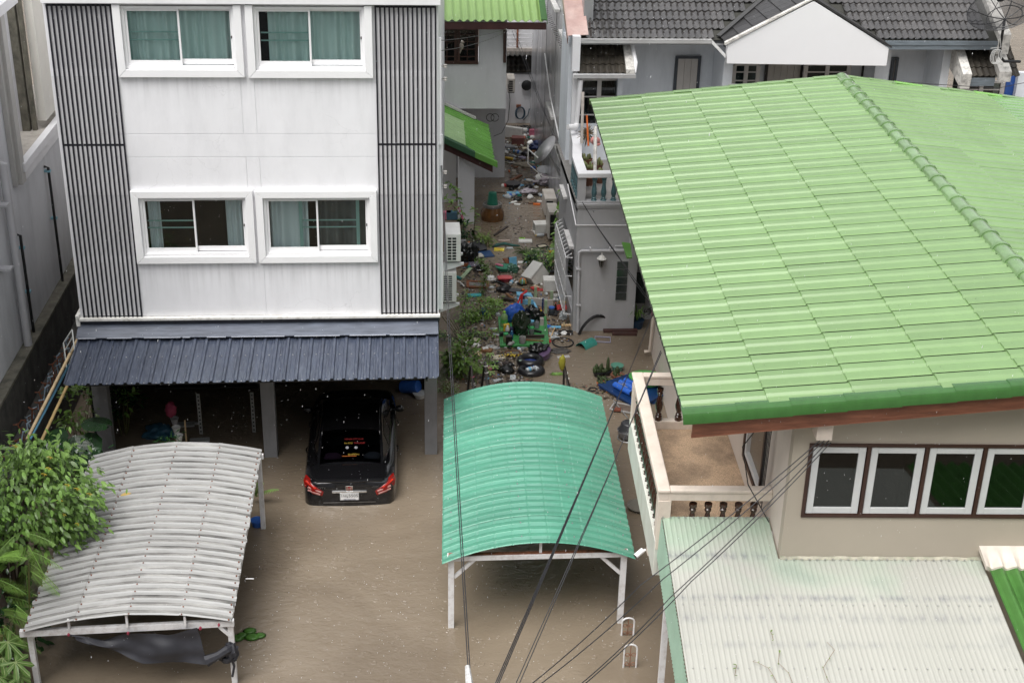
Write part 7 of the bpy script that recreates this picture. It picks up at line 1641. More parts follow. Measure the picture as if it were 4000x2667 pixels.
q=MB(); q.box(-5.8,-2.7,26.61,26.65,-.3,2.3); q.build('back_panel',CEIL,SU)
q=MB(); p_=Z(667,1600,.75); q.blob(p_,(.10,.09,.16),.35,4,3,5); solo(q,'pink_flower_basket',colm('deep_pink_cloth',(.32,.04,.09),.7),'deep pink cloth hung by the left column','cloth',smooth='all')
for k,(x,y) in enumerate(((683,1655),(690,1690),(700,1722))):
    q=MB(); c_=Z(x,y,.45); q.lathe([(.05,0),(.08,.13),(.085,.13),(.07,.1),(.001,.1)],10,c=c_); solo(q,'hanging_pot',PLW if k else PLGY,('grey','white','white')[k]+' plant pot hung on the stand by the left column, '+('top','middle','lowest')[k]+' one','pot',smooth=True)
for k,(xa,xb) in enumerate(((680,694),(722,730))):
    q=MB(); q.beam(Z(xa,1640,.5),Z(xb,1755,0),.03,.03); solo(q,'plant_stand_post',TAN,('left','right')+() and ('left tan post of the plant stand by the column','right tan post of the plant stand by the column')[k],'post')
p_=Z(1600,1535,0); q=MB(); q.tube([p_+Vector((-.15,.1,.1)),p_+Vector((.18,-.1,.2))],.13,12); solo(q,'barrel',PLB,'blue barrel behind the right column','barrel',smooth=True)
basin((1640,1550),.14,.10,PLW,'white basin of oddments behind the right column','basin','basin')
basin((1005,2052),.11,.12,PLB,'dark blue tub at the rear leg of the white carport','tub','tub')
# camera on the balcony corner
cb=bX(2527,2150,2.45); CB=thing('security_camera','white bullet security camera on a cream box at the balcony corner','camera',BF@cb)
q=MB(); w0=BF@cb; q.cbox(w0+Vector((.06,0,.02)),(.12,.12,.14)); q.build('junction_box',CREAM,CB,bevel=.01)
q=MB(); q.tube([w0+Vector((-.02,0,.02)),w0+Vector((-.07,-.02,.0))],.016,8); q.tube([w0+Vector((-.06,-.01,.02)),w0+Vector((-.17,-.07,-.04))],.038,12); q.build('camera_body',WHITET,CB,smooth=True)
q=MB(); q.tube([w0+Vector((-.171,-.0705,-.0405)),w0+Vector((-.178,-.074,-.044))],.03,12); q.build('lens',BLK,CB)
# iron gate loops standing in the water
def loop(px0,px1,pyt,pyb,yy,label,scroll):
    a_=Z(px0,pyb,0); b_=Z(px1,pyb,0); q=MB(); top=Y((px0+px1)/2,pyt,a_.y).z; pts=[a_-Vector((0,0,.2)),Vector((a_.x,a_.y,top*.8))]
    c_=(a_+b_)/2; r_=(b_.x-a_.x)/2
    for k in range(1,8): an=PI-k*PI/8; pts.append(Vector((c_.x+r_*math.cos(an),c_.y,top*.8+top*.2*math.sin(an))))
    pts+= [Vector((b_.x,b_.y,top*.8)),b_-Vector((0,0,.2))]; q.tube(pts,.014,7); t=thing('gate_loop',label,'gate',Vector((c_.x,c_.y,0)),0,'white iron loops of a drowned gate'); q.build('loop',WSTEEL,t,smooth=True)
    q=MB(); q.tube([Vector((c_.x,c_.y,-.1)),Vector((c_.x,c_.y,top*.95))],.007,5)
    for s_ in (-1,1): 
        for zc in (.14,.55): q.tube([Vector((c_.x+s_*(r_*.5+r_*.35*math.cos(k*.8))*1,c_.y,top*zc+r_*.4*math.sin(k*.8)*(1-k*.06))) for k in range(9)],.006,4)
    if scroll: q.build('scrollwork',RUST,t)
    return t
loop(2428,2474,2412,2480,0,'white iron gate loop, rear one by the right carport leg',True); loop(2435,2484,2515,2605,0,'white iron gate loop with scrolls, nearer one in open water',True)
# ---------------------------------------------------------------- satellite dishes
dc=Y(2128,585,33.2); DS=thing('satellite_dish','small grey satellite dish on an arm above the alley','satellite dish',dc)
ax=(Vector((0,0,0))-Vector((0,0,0)))
nrm=Vector((-.78,-.15,.60)).normalized(); ua=nrm.cross(Vector((0,1,0))).normalized(); ub=nrm.cross(ua)
T=Matrix((ua,ub,nrm)).transposed().to_4x4(); T.translation=dc
q=MB(); q.lathe([(.001,-.07),(.15,-.06),(.27,-.025),(.36,.0),(.365,.004)],24,sx=1.12); q.v=[T@v for v in q.v]; q.build('dish',colm('satin_grey',(.33,.33,.34),.4,.05),DS,smooth='all')
q=MB(); e_=dc+nrm*.38+ua*.28*-1 if False else Y(2064,562,33.1); q.tube([dc-ua*0+T.to_3x3()@Vector((.3,0,0)),Y(2105,620,33.2),Y(2060,580,33.1),e_],.018,6); q.tube([e_,e_+Vector((.03,.02,.03)),e_+Vector((.09,.05,.05))],.045,8); q.build('feed_arm',PLW,DS,smooth=True)
q=MB(); q.tube([dc-nrm*.08,Y(2165,640,33.4),Y(2190,690,33.6),Y(2218,720,33.7)],.035,7); q.build('mount_pole',PIPE,DS,smooth=True)
q=MB(); q.tube([e_,Y(2062,640,33),Y(2120,690,33),Y(2212,702,33.2)],.009,4); q.build('cable',PLW,DS)
# big black mesh dish on the row house
dc=Y(3925,75,31.4); MD=thing('mesh_satellite_dish','large black mesh satellite dish on the white parapet of the row house','satellite dish',dc)
nrm=Vector((-.30,-.10,.95)).normalized(); nrm=Vector((-.42,-.28,.86)).normalized(); ua=nrm.cross(Vector((0,1,0))).normalized(); ub=nrm.cross(ua); T=Matrix((ua,ub,nrm)).transposed().to_4x4(); T.translation=dc
def meshm():
    mt=bpy.data.materials.new('black_wire_mesh'); mt.use_nodes=True; n=mt.node_tree; L=n.links.new; b=n.nodes['Principled BSDF']; b.inputs['Base Color'].default_value=(.015,.015,.017,1); b.inputs['Alpha'].default_value=.62; b.inputs['Roughness'].default_value=.5; return mt
DR=.80
q=MB(); q.lathe([(.06,0)]+[(DR*k/8,.30*(k/8)**2) for k in range(1,9)],28); q.f=[f for f in q.f if len(f)==4]; q.v=[T@v for v in q.v]; q.build('mesh_bowl',meshm(),MD,smooth='all')
q=MB()
for k in range(8):
    an=k*PI/4; q.tube([T@Vector((DR*r_*math.cos(an),DR*r_*math.sin(an),.30*r_*r_)) for r_ in (0,.25,.5,.75,1)],.012,5)
for r_ in (.5,1): q.tube([T@Vector((DR*r_*math.cos(t*PI/14),DR*r_*math.sin(t*PI/14),.3*r_*r_)) for t in range(28)],.012,5,closed=True)
fp=T@Vector((0,0,.62))
for k in range(3): an=k*2*PI/3+.4; q.tube([T@Vector((DR*.8*math.cos(an),DR*.8*math.sin(an),.2)),fp],.009,4)
q.build('rib',BLK,MD)
q=MB(); q.tube([T@Vector((0,0,.56)),T@Vector((0,0,.86))],[.10,.09],12); q.build('feed_cover',colm('black_cap',(.02,.02,.024),.4),MD,smooth=True)
q=MB(); q.tube([dc-Vector((0,0,.02)),dc+Vector((-.02,-.05,-.55)),dc+Vector((.0,-.05,-.85)),dc+Vector((.14,-.05,-.98)),dc+Vector((.55,0,-1.0))],.035,8); q.build('mount_pole',BLK,MD,smooth=True)
q=MB()
for k in range(3): c_=Y(3885+k*6,222,31.2); q.tube([c_+Vector((.10*math.cos(t*PI/6+k),0,.17*math.sin(t*PI/6+k))) for t in range(13)],.009,4)
q.tube([Y(3870,190,31.2),Y(3910,185,31.2),Y(3905,120,31.3)],.009,4); solo(q,'white_cable_coil',PLW,'coil of white cable hanging under the mesh dish','cable')
# ---------------------------------------------------------------- balcony of the grey house: pots and tools
def bcy(px,zz=None): return Z(px[0],px[1],fl+.1)
for i,(px,n_,l) in enumerate((((2292,620),9,'cactus pot farthest up the grey house balcony'),((2300,655),9,'cactus pot left of the peeling post on the balcony'),((2335,640),8,'cactus pot right of the peeling post on the balcony'),((2345,680),7,'small cactus pot at the front of the balcony'),((2300,690),6,'cactus pot in the front corner of the balcony'))):
    p_=Z(px[0],px[1],fl+.55); t=thing('cactus_pot',l,'plant',p_,0,'cactus pots on the grey house balcony')
    q=MB(); q.lathe([(.09,-.2),(.13,.0),(.14,0),(.12,-.03),(.001,-.03)],12,c=p_); q.build('pot',colm('terracotta',(.20,.085,.05)),t,smooth=True)
    for _ in range(n_):
        q=MB(); rr=R.uniform(.025,.045); q.blob(p_+Vector((R.uniform(-.10,.10),R.uniform(-.09,.09),.03)),(rr,rr,R.uniform(.05,.13)),.1,5,2,_); q.build('cactus',colm('pale_cactus',(.16,.18,.07),.7,.4,bump=.6,bsc=60),t,smooth='all')
q=MB(); q.tube([Y(2326,495,29.8),Y(2324,690,29.2)],.04,6); q.v=q.v; solo(q,'peeling_post',MATS['mouldy_white_coping'],'white post with peeling paint standing on the grey house balcony','post')
q=MB(); q.tube([Y(2277,360,30.4),Y(2272,560,30.2)],.035,6); solo(q,'rusty_post',colm('peeling_white_post',(.5,.46,.42),.7,.3),'flaking white post rising behind the balcony corner','post')
q=MB(); q.tube([Y(2292,450,30.6),Y(2298,570,30.4)],.022,6); solo(q,'broom_stick',ORG,'orange broom stick leaning by the spiky dry plant','broom')
p_=Y(2295,520,30.7); q=MB()
for k in range(60):
    d_=Vector((R.gauss(0,1),R.gauss(0,.7),R.gauss(0,1))).normalized()*R.uniform(.15,.3); q.tube([p_,p_+d_*.6+Vector((0,0,-.02)),p_+d_+Vector((0,0,-.06))],[.012,.012,.004],4)
solo(q,'dry_plant',colm('dry_grey_green',(.14,.11,.07),.8,.3),'dry spiky hanging plant on the balcony','plant')
q=MB(); q.blob(Y(2325,550,30.2),(.12,.1,.1),.1,2,2,1); q.blob(Y(2330,562,30.2),(.10,.1,.05),.1,2,2,1); solo(q,'red_white_jug',colm('red_white',(.5,.2,.18),.5,.6),'red and white container on the balcony behind the post','container',smooth='all')
# ---------------------------------------------------------------- plants
def leaf_geo(L=1.0,W=.45,n=4,fold=.12,droop=.18):
    vs=[];fs=[]
    for i in range(n+1):
        t=i/n; w_=W*.5*math.sin(PI*min(1,t*.93+.07))**.8*(1-.25*t); z=-droop*t*t
        vs+= [(t*L,-w_,z+fold*w_),(t*L,0,z),(t*L,w_,z+fold*w_)]
    for i in range(n): a=i*3; fs+=[(a,a+3,a+4,a+1),(a+1,a+4,a+5,a+2)]
    return vs,fs
LV,LF=leaf_geo(); LV2,LF2=leaf_geo(1,.34,2,.1,.15)
def leaf_T(p,d,s,roll):
    x=Vector(d).normalized(); up=Vector((0,0,1)); 
    if abs(x.z)>.97: up=Vector((0,1,0))
    y=up.cross(x).normalized(); z=x.cross(y); T=Matrix((x,y,z)).transposed().to_4x4(); T=T@Matrix.Rotation(roll,4,'X')@Matrix.Scale(s,4); T.translation=p; return T
def bush(label,c,rad,n,size,mat,name='bush',nstem=6,base=None,flat=.35,cat='plant',mat2=None,geo=(LV2,LF2),rr=None,lean=.3):
    rr=rr or R; c=Vector(c); b_=base or Vector((c.x,c.y,0)); t=thing(name,label,cat,b_)
    qs=[MB(),MB()]; clumps=[Vector((rr.gauss(0,.5),rr.gauss(0,.5),rr.gauss(0,.5))) for _ in range(max(4,n//30))]
    for i in range(n):
        k=clumps[i%len(clumps)]+Vector((rr.gauss(0,.26),rr.gauss(0,.26),rr.gauss(0,.26)))
        if k.length>1.15: k=k.normalized()*rr.uniform(.7,1.1)
        p_=c+Vector((k.x*rad[0],k.y*rad[1],k.z*rad[2]))
        if p_.z<.01: p_.z=rr.uniform(.005,.05)
        d=(Vector((k.x,k.y,k.z*.5))+Vector((rr.gauss(0,.5),rr.gauss(0,.5)-lean,rr.gauss(0,.35)))) 
        T=leaf_T(p_,d,size*rr.uniform(.6,1.25),rr.uniform(-.6,.6)); qs[0 if (not mat2 or rr.random()<.6) else 1].add(geo[0],geo[1],T)
    qs[0].build('foliage',mat,t,kind='stuff',smooth='all')
    if mat2: qs[1].build('foliage',mat2,t,kind='stuff',smooth='all')
    q=MB()
    for k in clumps[:nstem]:
        e_=c+Vector((k.x*rad[0],k.y*rad[1],k.z*rad[2])); q.tube([b_+Vector((k.x*.1,k.y*.1,-.1)),lerp(b_,e_,.5)+Vector((rr.uniform(-.05,.05),0,.05)),e_],[.012,.009,.004],5)
    q.build('stem',STEM,t); return t
# big shrub at the left: its leaves are pieces of their own
SC=Y(70,1965,18.6); BS=thing('shrub','big leafy shrub with yellow flowers leaning over the weathered white carport','shrub',Vector((SC.x-.3,SC.y,0)))
q=MB(); q.add(LV,LF,Matrix.Scale(.135,4)); big=[]
rr=random.Random(11); cl=[]
for k in range(80):
    d=Vector((rr.gauss(0,1),rr.gauss(0,1),rr.gauss(0,1))).normalized(); d=d*rr.uniform(.62,1.0); cl.append(d)
pts=[]
for i in range(4200):
    d=cl[i%80]+Vector((rr.gauss(0,.17),rr.gauss(0,.17),rr.gauss(0,.15)))
    p_=SC+Vector((d.x*1.12,d.y*1.0,d.z*.98+.0))
    if i%80<7: p_=p_+Vector((.25,-.1,-.05))
    pts.append((p_,d))
pts.sort(key=lambda a:(a[0]-CP).length)
lf=None; qq=[MB(),MB()]
for i,(p_,d) in enumerate(pts):
    dd=Vector((d.x*.7+rr.gauss(0,.45),d.y*.4-.45+rr.gauss(0,.45),-.25+rr.gauss(0,.35))); T=leaf_T(p_,dd,1,rr.uniform(-.6,.6))@Matrix.Scale(rr.uniform(.6,1.2),4)
    if i<300:
        T2=WM[BS.name].inverted()@T
        if lf is None: lf=q.build('leaf',LEAF,BS,keep=True,smooth='all'); lf.matrix_local=T2
        else:
            o=inst(lf,BS,T2)
    else: qq[i%2].add(LV,LF,T@Matrix.Scale(.135,4))
qq[0].build('foliage',LEAF,BS,kind='stuff',smooth='all'); qq[1].build('foliage',M('mid_green_leaf',(.17,.30,.06),.42,.3,6),BS,kind='stuff',smooth='all')
q=MB()
for k in range(14):
    e_=SC+Vector((cl[k].x*.9,cl[k].y*.85,cl[k].z*.75)); q.tube([Vector((SC.x-.3+rr.uniform(-.1,.1),SC.y,-.2)),lerp(Vector((SC.x-.3,SC.y,0)),e_,.55)+Vector((0,0,.2)),e_],[.03,.02,.006],6)
q.build('branch',BARK,BS)
for (px,py) in ((195,1782),(190,1825),(172,1848),(302,1905),(235,1950),(350,1925),(305,2042),(248,2005),(60,1738),(265,1890)):
    p_=Y(px,py,17.95); q=MB()
    for k in range(5): q.add(LV2,LF2,leaf_T(p_,(math.cos(k*1.25),-.3,math.sin(k*1.25)-.5),.055,0))
    q.build('flower',YEL,BS)
# ferns
def frond(t,p0,d,L,mat,n=26,wid=.16,name='frond',droop=.5,two=True):
    d=Vector(d).normalized(); q=MB(); pp=[]
    for i in range(n+1): s_=i/n; pp.append(p0+d*(L*s_)+Vector((0,0,-droop*L*s_*s_*.6)))
    q.tube(pp[::3]+([pp[-1]] if n%3 else []),.006,4)
    side=d.cross(Vector((0,0,1))).normalized()
    for i in range(2,n+1):
        s_=i/n; l_=wid*math.sin(PI*min(1,s_*.9+.1))**.7*(1.05-.35*s_)+.02; tan=(pp[i]-pp[i-1]).normalized()
        for sg in (-1,1):
            dd=side*sg+tan*.45+Vector((0,0,-.12)); T=leaf_T(pp[i],dd,l_,sg*.15); w_=L/n*.40/max(l_,.01)
            q.add([(0,-w_*.4,0),(.5,-w_*.46,0),(1,0,-.08),(.5,w_*.46,0),(0,w_*.4,0)],[(0,1,3,4),(1,2,3)],T)
    return q.build(name,mat,t)
FT=thing('fern','light green feathery fern growing below the shrub at the left edge','fern',Y(40,2350,17.0)*1.0)
for (x,y,dx,dz,L_) in ((95,2080,.9,.1,.5),(60,2090,-.4,-.2,.5),(120,2200,.55,-.15,.5),(110,2150,.9,-.05,.55),(20,2160,.3,.35,.55),(100,2205,.05,-.7,.38),(10,2290,.9,.25,.6),(20,2330,.9,.2,.62),(120,2230,.8,-.3,.5),(30,2400,.85,.0,.6),(0,2380,.7,.3,.6),(-10,2180,.8,.5,.6),(10,2440,.7,-.3,.5),(-5,2440,.2,-.6,.55),(60,2360,.8,-.5,.5),(110,2130,.4,-.5,.45),(-20,2260,.9,.0,.5),(40,2480,.9,-.1,.5)):
    p_=Y(x,y,17.1+R.uniform(-.3,.3)); frond(FT,p_,(dx,-.35,dz),L_,FERN if R.random()<.7 else LEAFY)
q=MB(); q.tube([Y(118,2440,17.2),Y(115,2330,17.1),Y(112,2200,17.1)],.014,6); q.tube([Y(40,2667,17.2),Y(20,2440,17.1)],.02,6); q.build('stem',STEM,FT)
bush('dark undergrowth below the fern at the left edge',Y(40,2420,17.5),(.5,.35,.8),260,.14,LEAFD,'undergrowth',geo=(LV,LF))
# papaya
PY_=thing('papaya_plant','papaya plant with large lobed pale green leaves at the lower left corner','plant',Y(40,2667,16.6))
def lobed(p_,d,s,roll,parent,mat,name='leaf',lob=7,cut=.34):
    vs=[(0,0,0)]; n=lob*4
    fs=[]
    for k in range(n+1):
        a=-2.55+5.1*k/n; ph=(k/4.0)%1.0; r_=1.0 if abs(ph-.5)<.01 else (cut if ph<.01 or ph>.99 else .74)
        r_*= (1.0-.32*abs(a)/2.6); r_*=1+.12*((k%2)-.5); vs.append((r_*math.cos(a),r_*math.sin(a),-.22*r_*r_))
    for k in range(1,n+1): fs.append((0,k,k+1))
    q=MB(); T=leaf_T(p_,d,s,roll); q.add(vs,fs,T); o=q.build(name,mat,parent)
    q=MB()
    for k in range(lob): a=-2.55+5.1*(k+.5)/lob; q.tube([T@Vector((0,0,.012)),T@Vector((.85*math.cos(a)*(1-.3*abs(a)/2.6),.85*math.sin(a)*(1-.3*abs(a)/2.6),-.11))],.006,4)
    q.build('leaf_vein',M('pale_vein',(.30,.38,.16),.5),o); return o
for (x,y,dx,dz,s_,yy) in ((30,2505,.8,-.5,.36,16.6),(8,2570,.9,-.4,.40,16.4),(60,2585,.9,-.6,.33,16.35),(-10,2640,.9,-.5,.4,16.2),(75,2640,.5,-.9,.26,16.3),(20,2530,-.4,-.7,.3,16.7)):
    lobed(Y(x,y,yy),(dx,-.45,dz),s_,R.uniform(-.3,.3),PY_,PAPA)
q=MB(); q.tube([Y(-20,2800,16.6),Y(-5,2600,16.6),Y(5,2480,16.6)],.03,7); q.build('stem',STEM,PY_)
# monstera by the left column
MO=thing('monstera_plant','dark glossy monstera with slit leaves under the end of the blue awning','plant',Y(330,1830,22.3))
def monstera(p_,d,s,roll,mat):
    vs=[];fs=[]; n=9
    T=leaf_T(p_,d,s,roll)
    q=MB()
    for sg in (-1,1):
        for k in range(n):
            a0,a1=k/n,(k+.78)/n
            w0=.46*math.sin(PI*min(1,.12+a0*.86))**.6; w1=.46*math.sin(PI*min(1,.12+a1*.86))**.6
            q.add([(a0,0,0),(a0+.06,sg*w0,-.10*w0-.10*a0*a0),(a1+.08,sg*w1,-.10*w1-.10*a1*a1),((k+1)/n,0,-.0)],[(0,1,2,3)],T)
        q.add([(0,0,.0),(0,sg*.05,0),(1.0,sg*.06,-.12),(1.0,0,-.12)],[(0,1,2,3)],T)
    return q.build('leaf',mat,MO)
for (x,y,dx,dy,dz,s_,yy) in ((375,1690,-.5,-.6,-.6,.75,22.3),(330,1640,.8,-.5,.1,.55,22.4),(290,1700,.3,-.7,-.6,.6,22.2),(400,1760,-.6,-.5,-.5,.6,22.0),(330,1790,.9,-.5,-.1,.6,21.9),(260,1680,-.7,-.5,-.3,.5,22.3),(420,1800,.4,-.7,-.5,.5,21.8)):
    monstera(Y(x,y,yy),(dx,dy,dz),s_,R.uniform(-.3,.3),LEAFD)
q=MB()
for k in range(5): q.tube([Y(330,1880,22.3)-Vector((0,0,.6)),Y(330+k*14,1760-k*10,22.2)],.014,5)
q.build('stem',STEM,MO)
bush('variegated yellow green bush behind the monstera leaves',Y(300,1585,23.3),(.45,.5,.4),240,.13,LEAFY,'variegated_bush',geo=(LV,LF),mat2=LEAF)
bush('dim green plants around the left column of the garage',Y(470,1570,24.2),(.55,.3,.35),160,.14,LEAFD,'garage_plants',geo=(LV,LF),mat2=LEAF)
bush('low dark plants between the monstera and the white carport',Y(310,1830,21.4),(.6,.35,.5),220,.14,LEAFD,'dark_bush',geo=(LV,LF))
bush('fallen leaf litter and small plants behind the plant stand',Y(760,1740,21.9)+Vector((-.35,0,.1)),(.25,.2,.2),60,.1,LEAFD,'low_plant')
# alley weeds
def W(px,z): return Z(px[0],px[1],z)
bush('leafy weeds beside the lower air conditioner',W(zB(470,820),.28),(.36,.32,.40),620,.085,LEAF,'weed_bush',mat2=LEAFY)
bush('leafy weeds growing over the blue ball',W(zB(745,800),.25),(.30,.26,.30),420,.085,LEAF,'weed_bush',mat2=LEAFY)
bush('low creeping weeds right of the blue ball',W(zB(900,820),.10),(.30,.2,.12),170,.08,LEAF,'weed_bush')
bush('small upright weed with pointed leaves behind the blue sack',W(zB(930,640),.2),(.20,.14,.2),110,.10,LEAFY,'weed_bush')
bush('yellow green little bush standing alone in the water near the jar',W(zA(775,880),.30),(.26,.2,.34),260,.075,LEAFY,'small_bush')
bush('floating weeds below the small yellow green bush',W(zA(600,920),.04),(.40,.16,.08),130,.09,LEAFY,'floating_weeds')
# creeper: curved column of leaves
CRP=thing('creeper','leafy creeper drooping in an arc over the wooden window frame','creeper',W(zB(730,540),0)); q=MB(); qp=MB()
path=[W(zB(x,y),z) for x,y,z in ((720,560,.05),(735,470,.18),(745,400,.35),(760,320,.5),(800,240,.6),(795,170,.66),(740,110,.70),(690,70,.72),(655,45,.68))]
for i in range(430):
    u=R.random()*(len(path)-1); k=int(u); p_=lerp(path[k],path[min(k+1,len(path)-1)],u-k)+Vector((R.gauss(0,.055),R.gauss(0,.05),R.gauss(0,.045))); q.add(LV2,LF2,leaf_T(p_,(R.gauss(0,1),R.gauss(-.5,.8),R.gauss(-.2,.6)),R.uniform(.05,.085),R.uniform(-.5,.5)))
q.build('foliage',LEAF,CRP,kind='stuff'); qp.tube(path,.012,5); qp.build('stem',STEM,CRP)
def stem_plant(label,path,nleaf,size,mat,name='tall_plant',spread=.09,geo=(LV,LF)):
    b_=path[0].copy(); t=thing(name,label,'plant',b_); q=MB(); q.tube(path,[lerp(.012,.005,i/(len(path)-1)) for i in range(len(path))],5); q.build('stem',STEM,t)
    lf_=None
    for i in range(nleaf):
        u=(i+.5)/nleaf*(len(path)-1); k=int(u); p_=lerp(path[k],path[min(k+1,len(path)-1)],u-k)
        T=WM[t.name].inverted()@leaf_T(p_,(R.gauss(0,1),R.gauss(-.4,.7),R.uniform(-.3,.4)),1,R.uniform(-.3,.3))@Matrix.Scale(R.uniform(.7,1.25),4)
        if lf_ is None: m_=MB(); m_.add(geo[0],geo[1],Matrix.Scale(size,4)); lf_=m_.build('leaf',mat,t,keep=True,smooth='all'); lf_.matrix_local=T
        else: inst(lf_,t,T)
    return t
stem_plant('tall thin plant with round leaves reaching up the porch pillar',[W(zA(440,720),0),W(zA(430,600),.45),Z(*zA(370,330),1.1),Z(*zA(300,170),1.4),Z(*zA(200,20),1.75)],34,.17,LEAF)
stem_plant('straggling branch with pink flowers in front of the porch pillar',[W(zA(420,700),0),W(zA(400,560),.6),Z(*zA(250,380),.8),Z(*zA(150,260),1.0)],26,.16,LEAF)
stem_plant('heart leaved climber at the edge of the porch pillar',[W(zA(590,880),0),W(zA(600,700),.5),Z(*zA(620,520),.9),Z(*zA(600,440),1.1)],16,.19,LEAFY)
q=MB()
for (x,y) in ((360,440),(378,490),(405,570),(420,600)): q.blob(Z(*zA(x,y),.8),(.03,.03,.05),.3,3,1,x)
solo(q,'pink_flowers',PNK,'small pink flowers on the straggling branch by the porch pillar','flower')
bush('dark weeds in front of the lower left porch',W(zA(470,760),.2),(.22,.3,.3),160,.12,LEAFD,'weed_bush',geo=(LV,LF))
for k,(x,w_,mt) in enumerate(((150,.34,PNK),(270,.36,colm('dull_blue_pot',(.06,.14,.2))))):
    slab(zA(x,600),(w_,.2,.2),0,mt,('pinkish planter trough behind the upper air conditioner','dull blue planter trough in front of the porch pillar')[k],'planter','planter',z=.02)
# grass clump
GT=thing('grass_clump','arching grass clump in the flooded alley','grass',W(zA(1420,1180),0)); q=MB(); gp=W(zA(1420,1180),0)
for i in range(150):
    an=R.uniform(0,2*PI); L_=R.uniform(.25,.55); d_=Vector((math.cos(an),math.sin(an)*.8,0)); pts_=[gp+d_*R.uniform(0,.08)]
    for s_ in (.35,.7,1): pts_.append(gp+d_*L_*s_+Vector((0,0,L_*(1.25*s_-1.05*s_*s_))))
    q.tube(pts_,[.007,.007,.005,.001],3)
q.build('blades',M('grass_blade',(.085,.15,.045),.5,.3,6),GT,kind='stuff')
# vine on the alley wall
VN=thing('vine','leafy vine hanging down the alley wall beside the air conditioners','vine',Z(2195,1060,0)); q=MB(); vp=[Y(2205,722,32.9),Y(2195,780,32.8),Y(2190,850,32.7),Y(2188,905,32.5),Y(2180,950,32.2),Y(2165,985,31.8),Y(2160,1010,31.5)]
lf_=None
for i in range(170):
    u=R.random()**.8*(len(vp)-1); k=int(u); p_=lerp(vp[k],vp[min(k+1,len(vp)-1)],u-k)+Vector((R.gauss(0,.07),R.gauss(0,.1),R.gauss(0,.07)))
    T=WM[VN.name].inverted()@leaf_T(p_,(R.gauss(-.5,.8),R.gauss(-.5,.6),R.uniform(-.8,.2)),1,R.uniform(-.4,.4))@Matrix.Scale(R.uniform(.6,1.2),4)
    if lf_ is None: m_=MB(); m_.add(LV,LF,Matrix.Scale(.16,4)); lf_=m_.build('leaf',LEAF,VN,keep=True,smooth='all'); lf_.matrix_local=T
    else: inst(lf_,VN,T)
q.tube(vp,.012,5); q.build('stem',STEM,VN)
bush('dark leafy tangle in the water under the alley wall vine',W(zA(1720,1270),.2),(.52,.45,.28),380,.12,LEAFD,'vine_tangle',geo=(LV,LF),mat2=LEAF)
# palm and weeds left of the pallet
bush('pale green leafy shrub left of the pallet in front of the blue awning',W(zC(420,960),.38),(.42,.36,.44),460,.14,LEAFY,'shrub',geo=(LV,LF),mat2=LEAF)
PMt=thing('palm_seedling','young palm with yellow green fronds at the corner of the blue awning','palm',W(zC(200,1000),0))
for (x,y,dx,dz,L_) in ((150,900,-.3,.35,.5),(180,900,.4,.5,.5),(150,920,-.7,.0,.5),(200,930,.3,-.3,.5),(240,900,.8,.1,.5),(190,960,-.4,-.6,.5),(260,960,.5,-.6,.45),(450,1050,.5,-.5,.4),(480,1000,.8,-.2,.4)):
    p_=W(zC(x,y),.45); frond(PMt,p_,(dx,-.3,dz),L_,LEAFY,n=12,wid=.26,droop=.6)
q=MB(); q.tube([W(zC(200,1100),-.1),W(zC(200,900),.45)],.02,6)
for k in range(4): q.tube([W(zC(330+k*30,640),0),W(zC(100+k*60,330+k*20),.55)],.008,4)
q.build('stem',STEM,PMt)
bush('dark green weeds behind the young palm',W(zC(400,600),.16),(.5,.3,.2),260,.10,LEAFD,'weed_bush',mat2=LEAF)
bush('variegated weeds by the right garage column',W(zC(150,1390),.16),(.28,.26,.22),230,.075,LEAFY,'weed_bush',mat2=M('pale_variegated_leaf',(.26,.32,.18),.5))
bush('weeds floating between the trestles and the carton',W(zC(680,1080),.06),(.45,.25,.09),170,.085,LEAF,'floating_weeds')
bush('weeds floating left of the pallet',W(zC(800,600),.04),(.45,.16,.07),150,.075,LEAF,'floating_weeds',mat2=LEAFY)
CS=thing('cassava_sprout','cassava sprout with five finger leaves in front of the brown carton','plant',W(zC(840,950),0))
for k,(x,y) in enumerate(((840,900),(800,1020),(850,1180),(900,1090))): lobed(W(zC(x,y),.25 if k==0 else .08),(R.gauss(0,.5),-.8,-.1),.14,0,CS,LEAF,lob=5,cut=.25)
FL=thing('floating_leaves','cluster of big round leaves floating right of the white carport','leaves',Z(960,2485,0))
for (x,y,s_) in ((925,2490,.12),(975,2462,.11),(985,2485,.13),(1015,2480,.10),(945,2478,.09)):
    p_=Z(x,y,.012+R.uniform(0,.01)); q=MB(); q.lathe([(s_,0),(s_*.5,.014),(.001,.004)],10,c=p_,sy=.8); q.build('leaf',M('round_green_leaf',(.05,.14,.02),.35,.25,8),FL,smooth='all')
# fern-like sprig behind the white carport and shrubs on its right leg
FS=thing('fern','small dark fern behind the right rear leg of the white carport','fern',Z(1000,1940,0))
for k in range(5): frond(FS,Z(1000,1940,.1),(R.gauss(0,.5),-.2,.9),.55,LEAF,n=14,wid=.10)
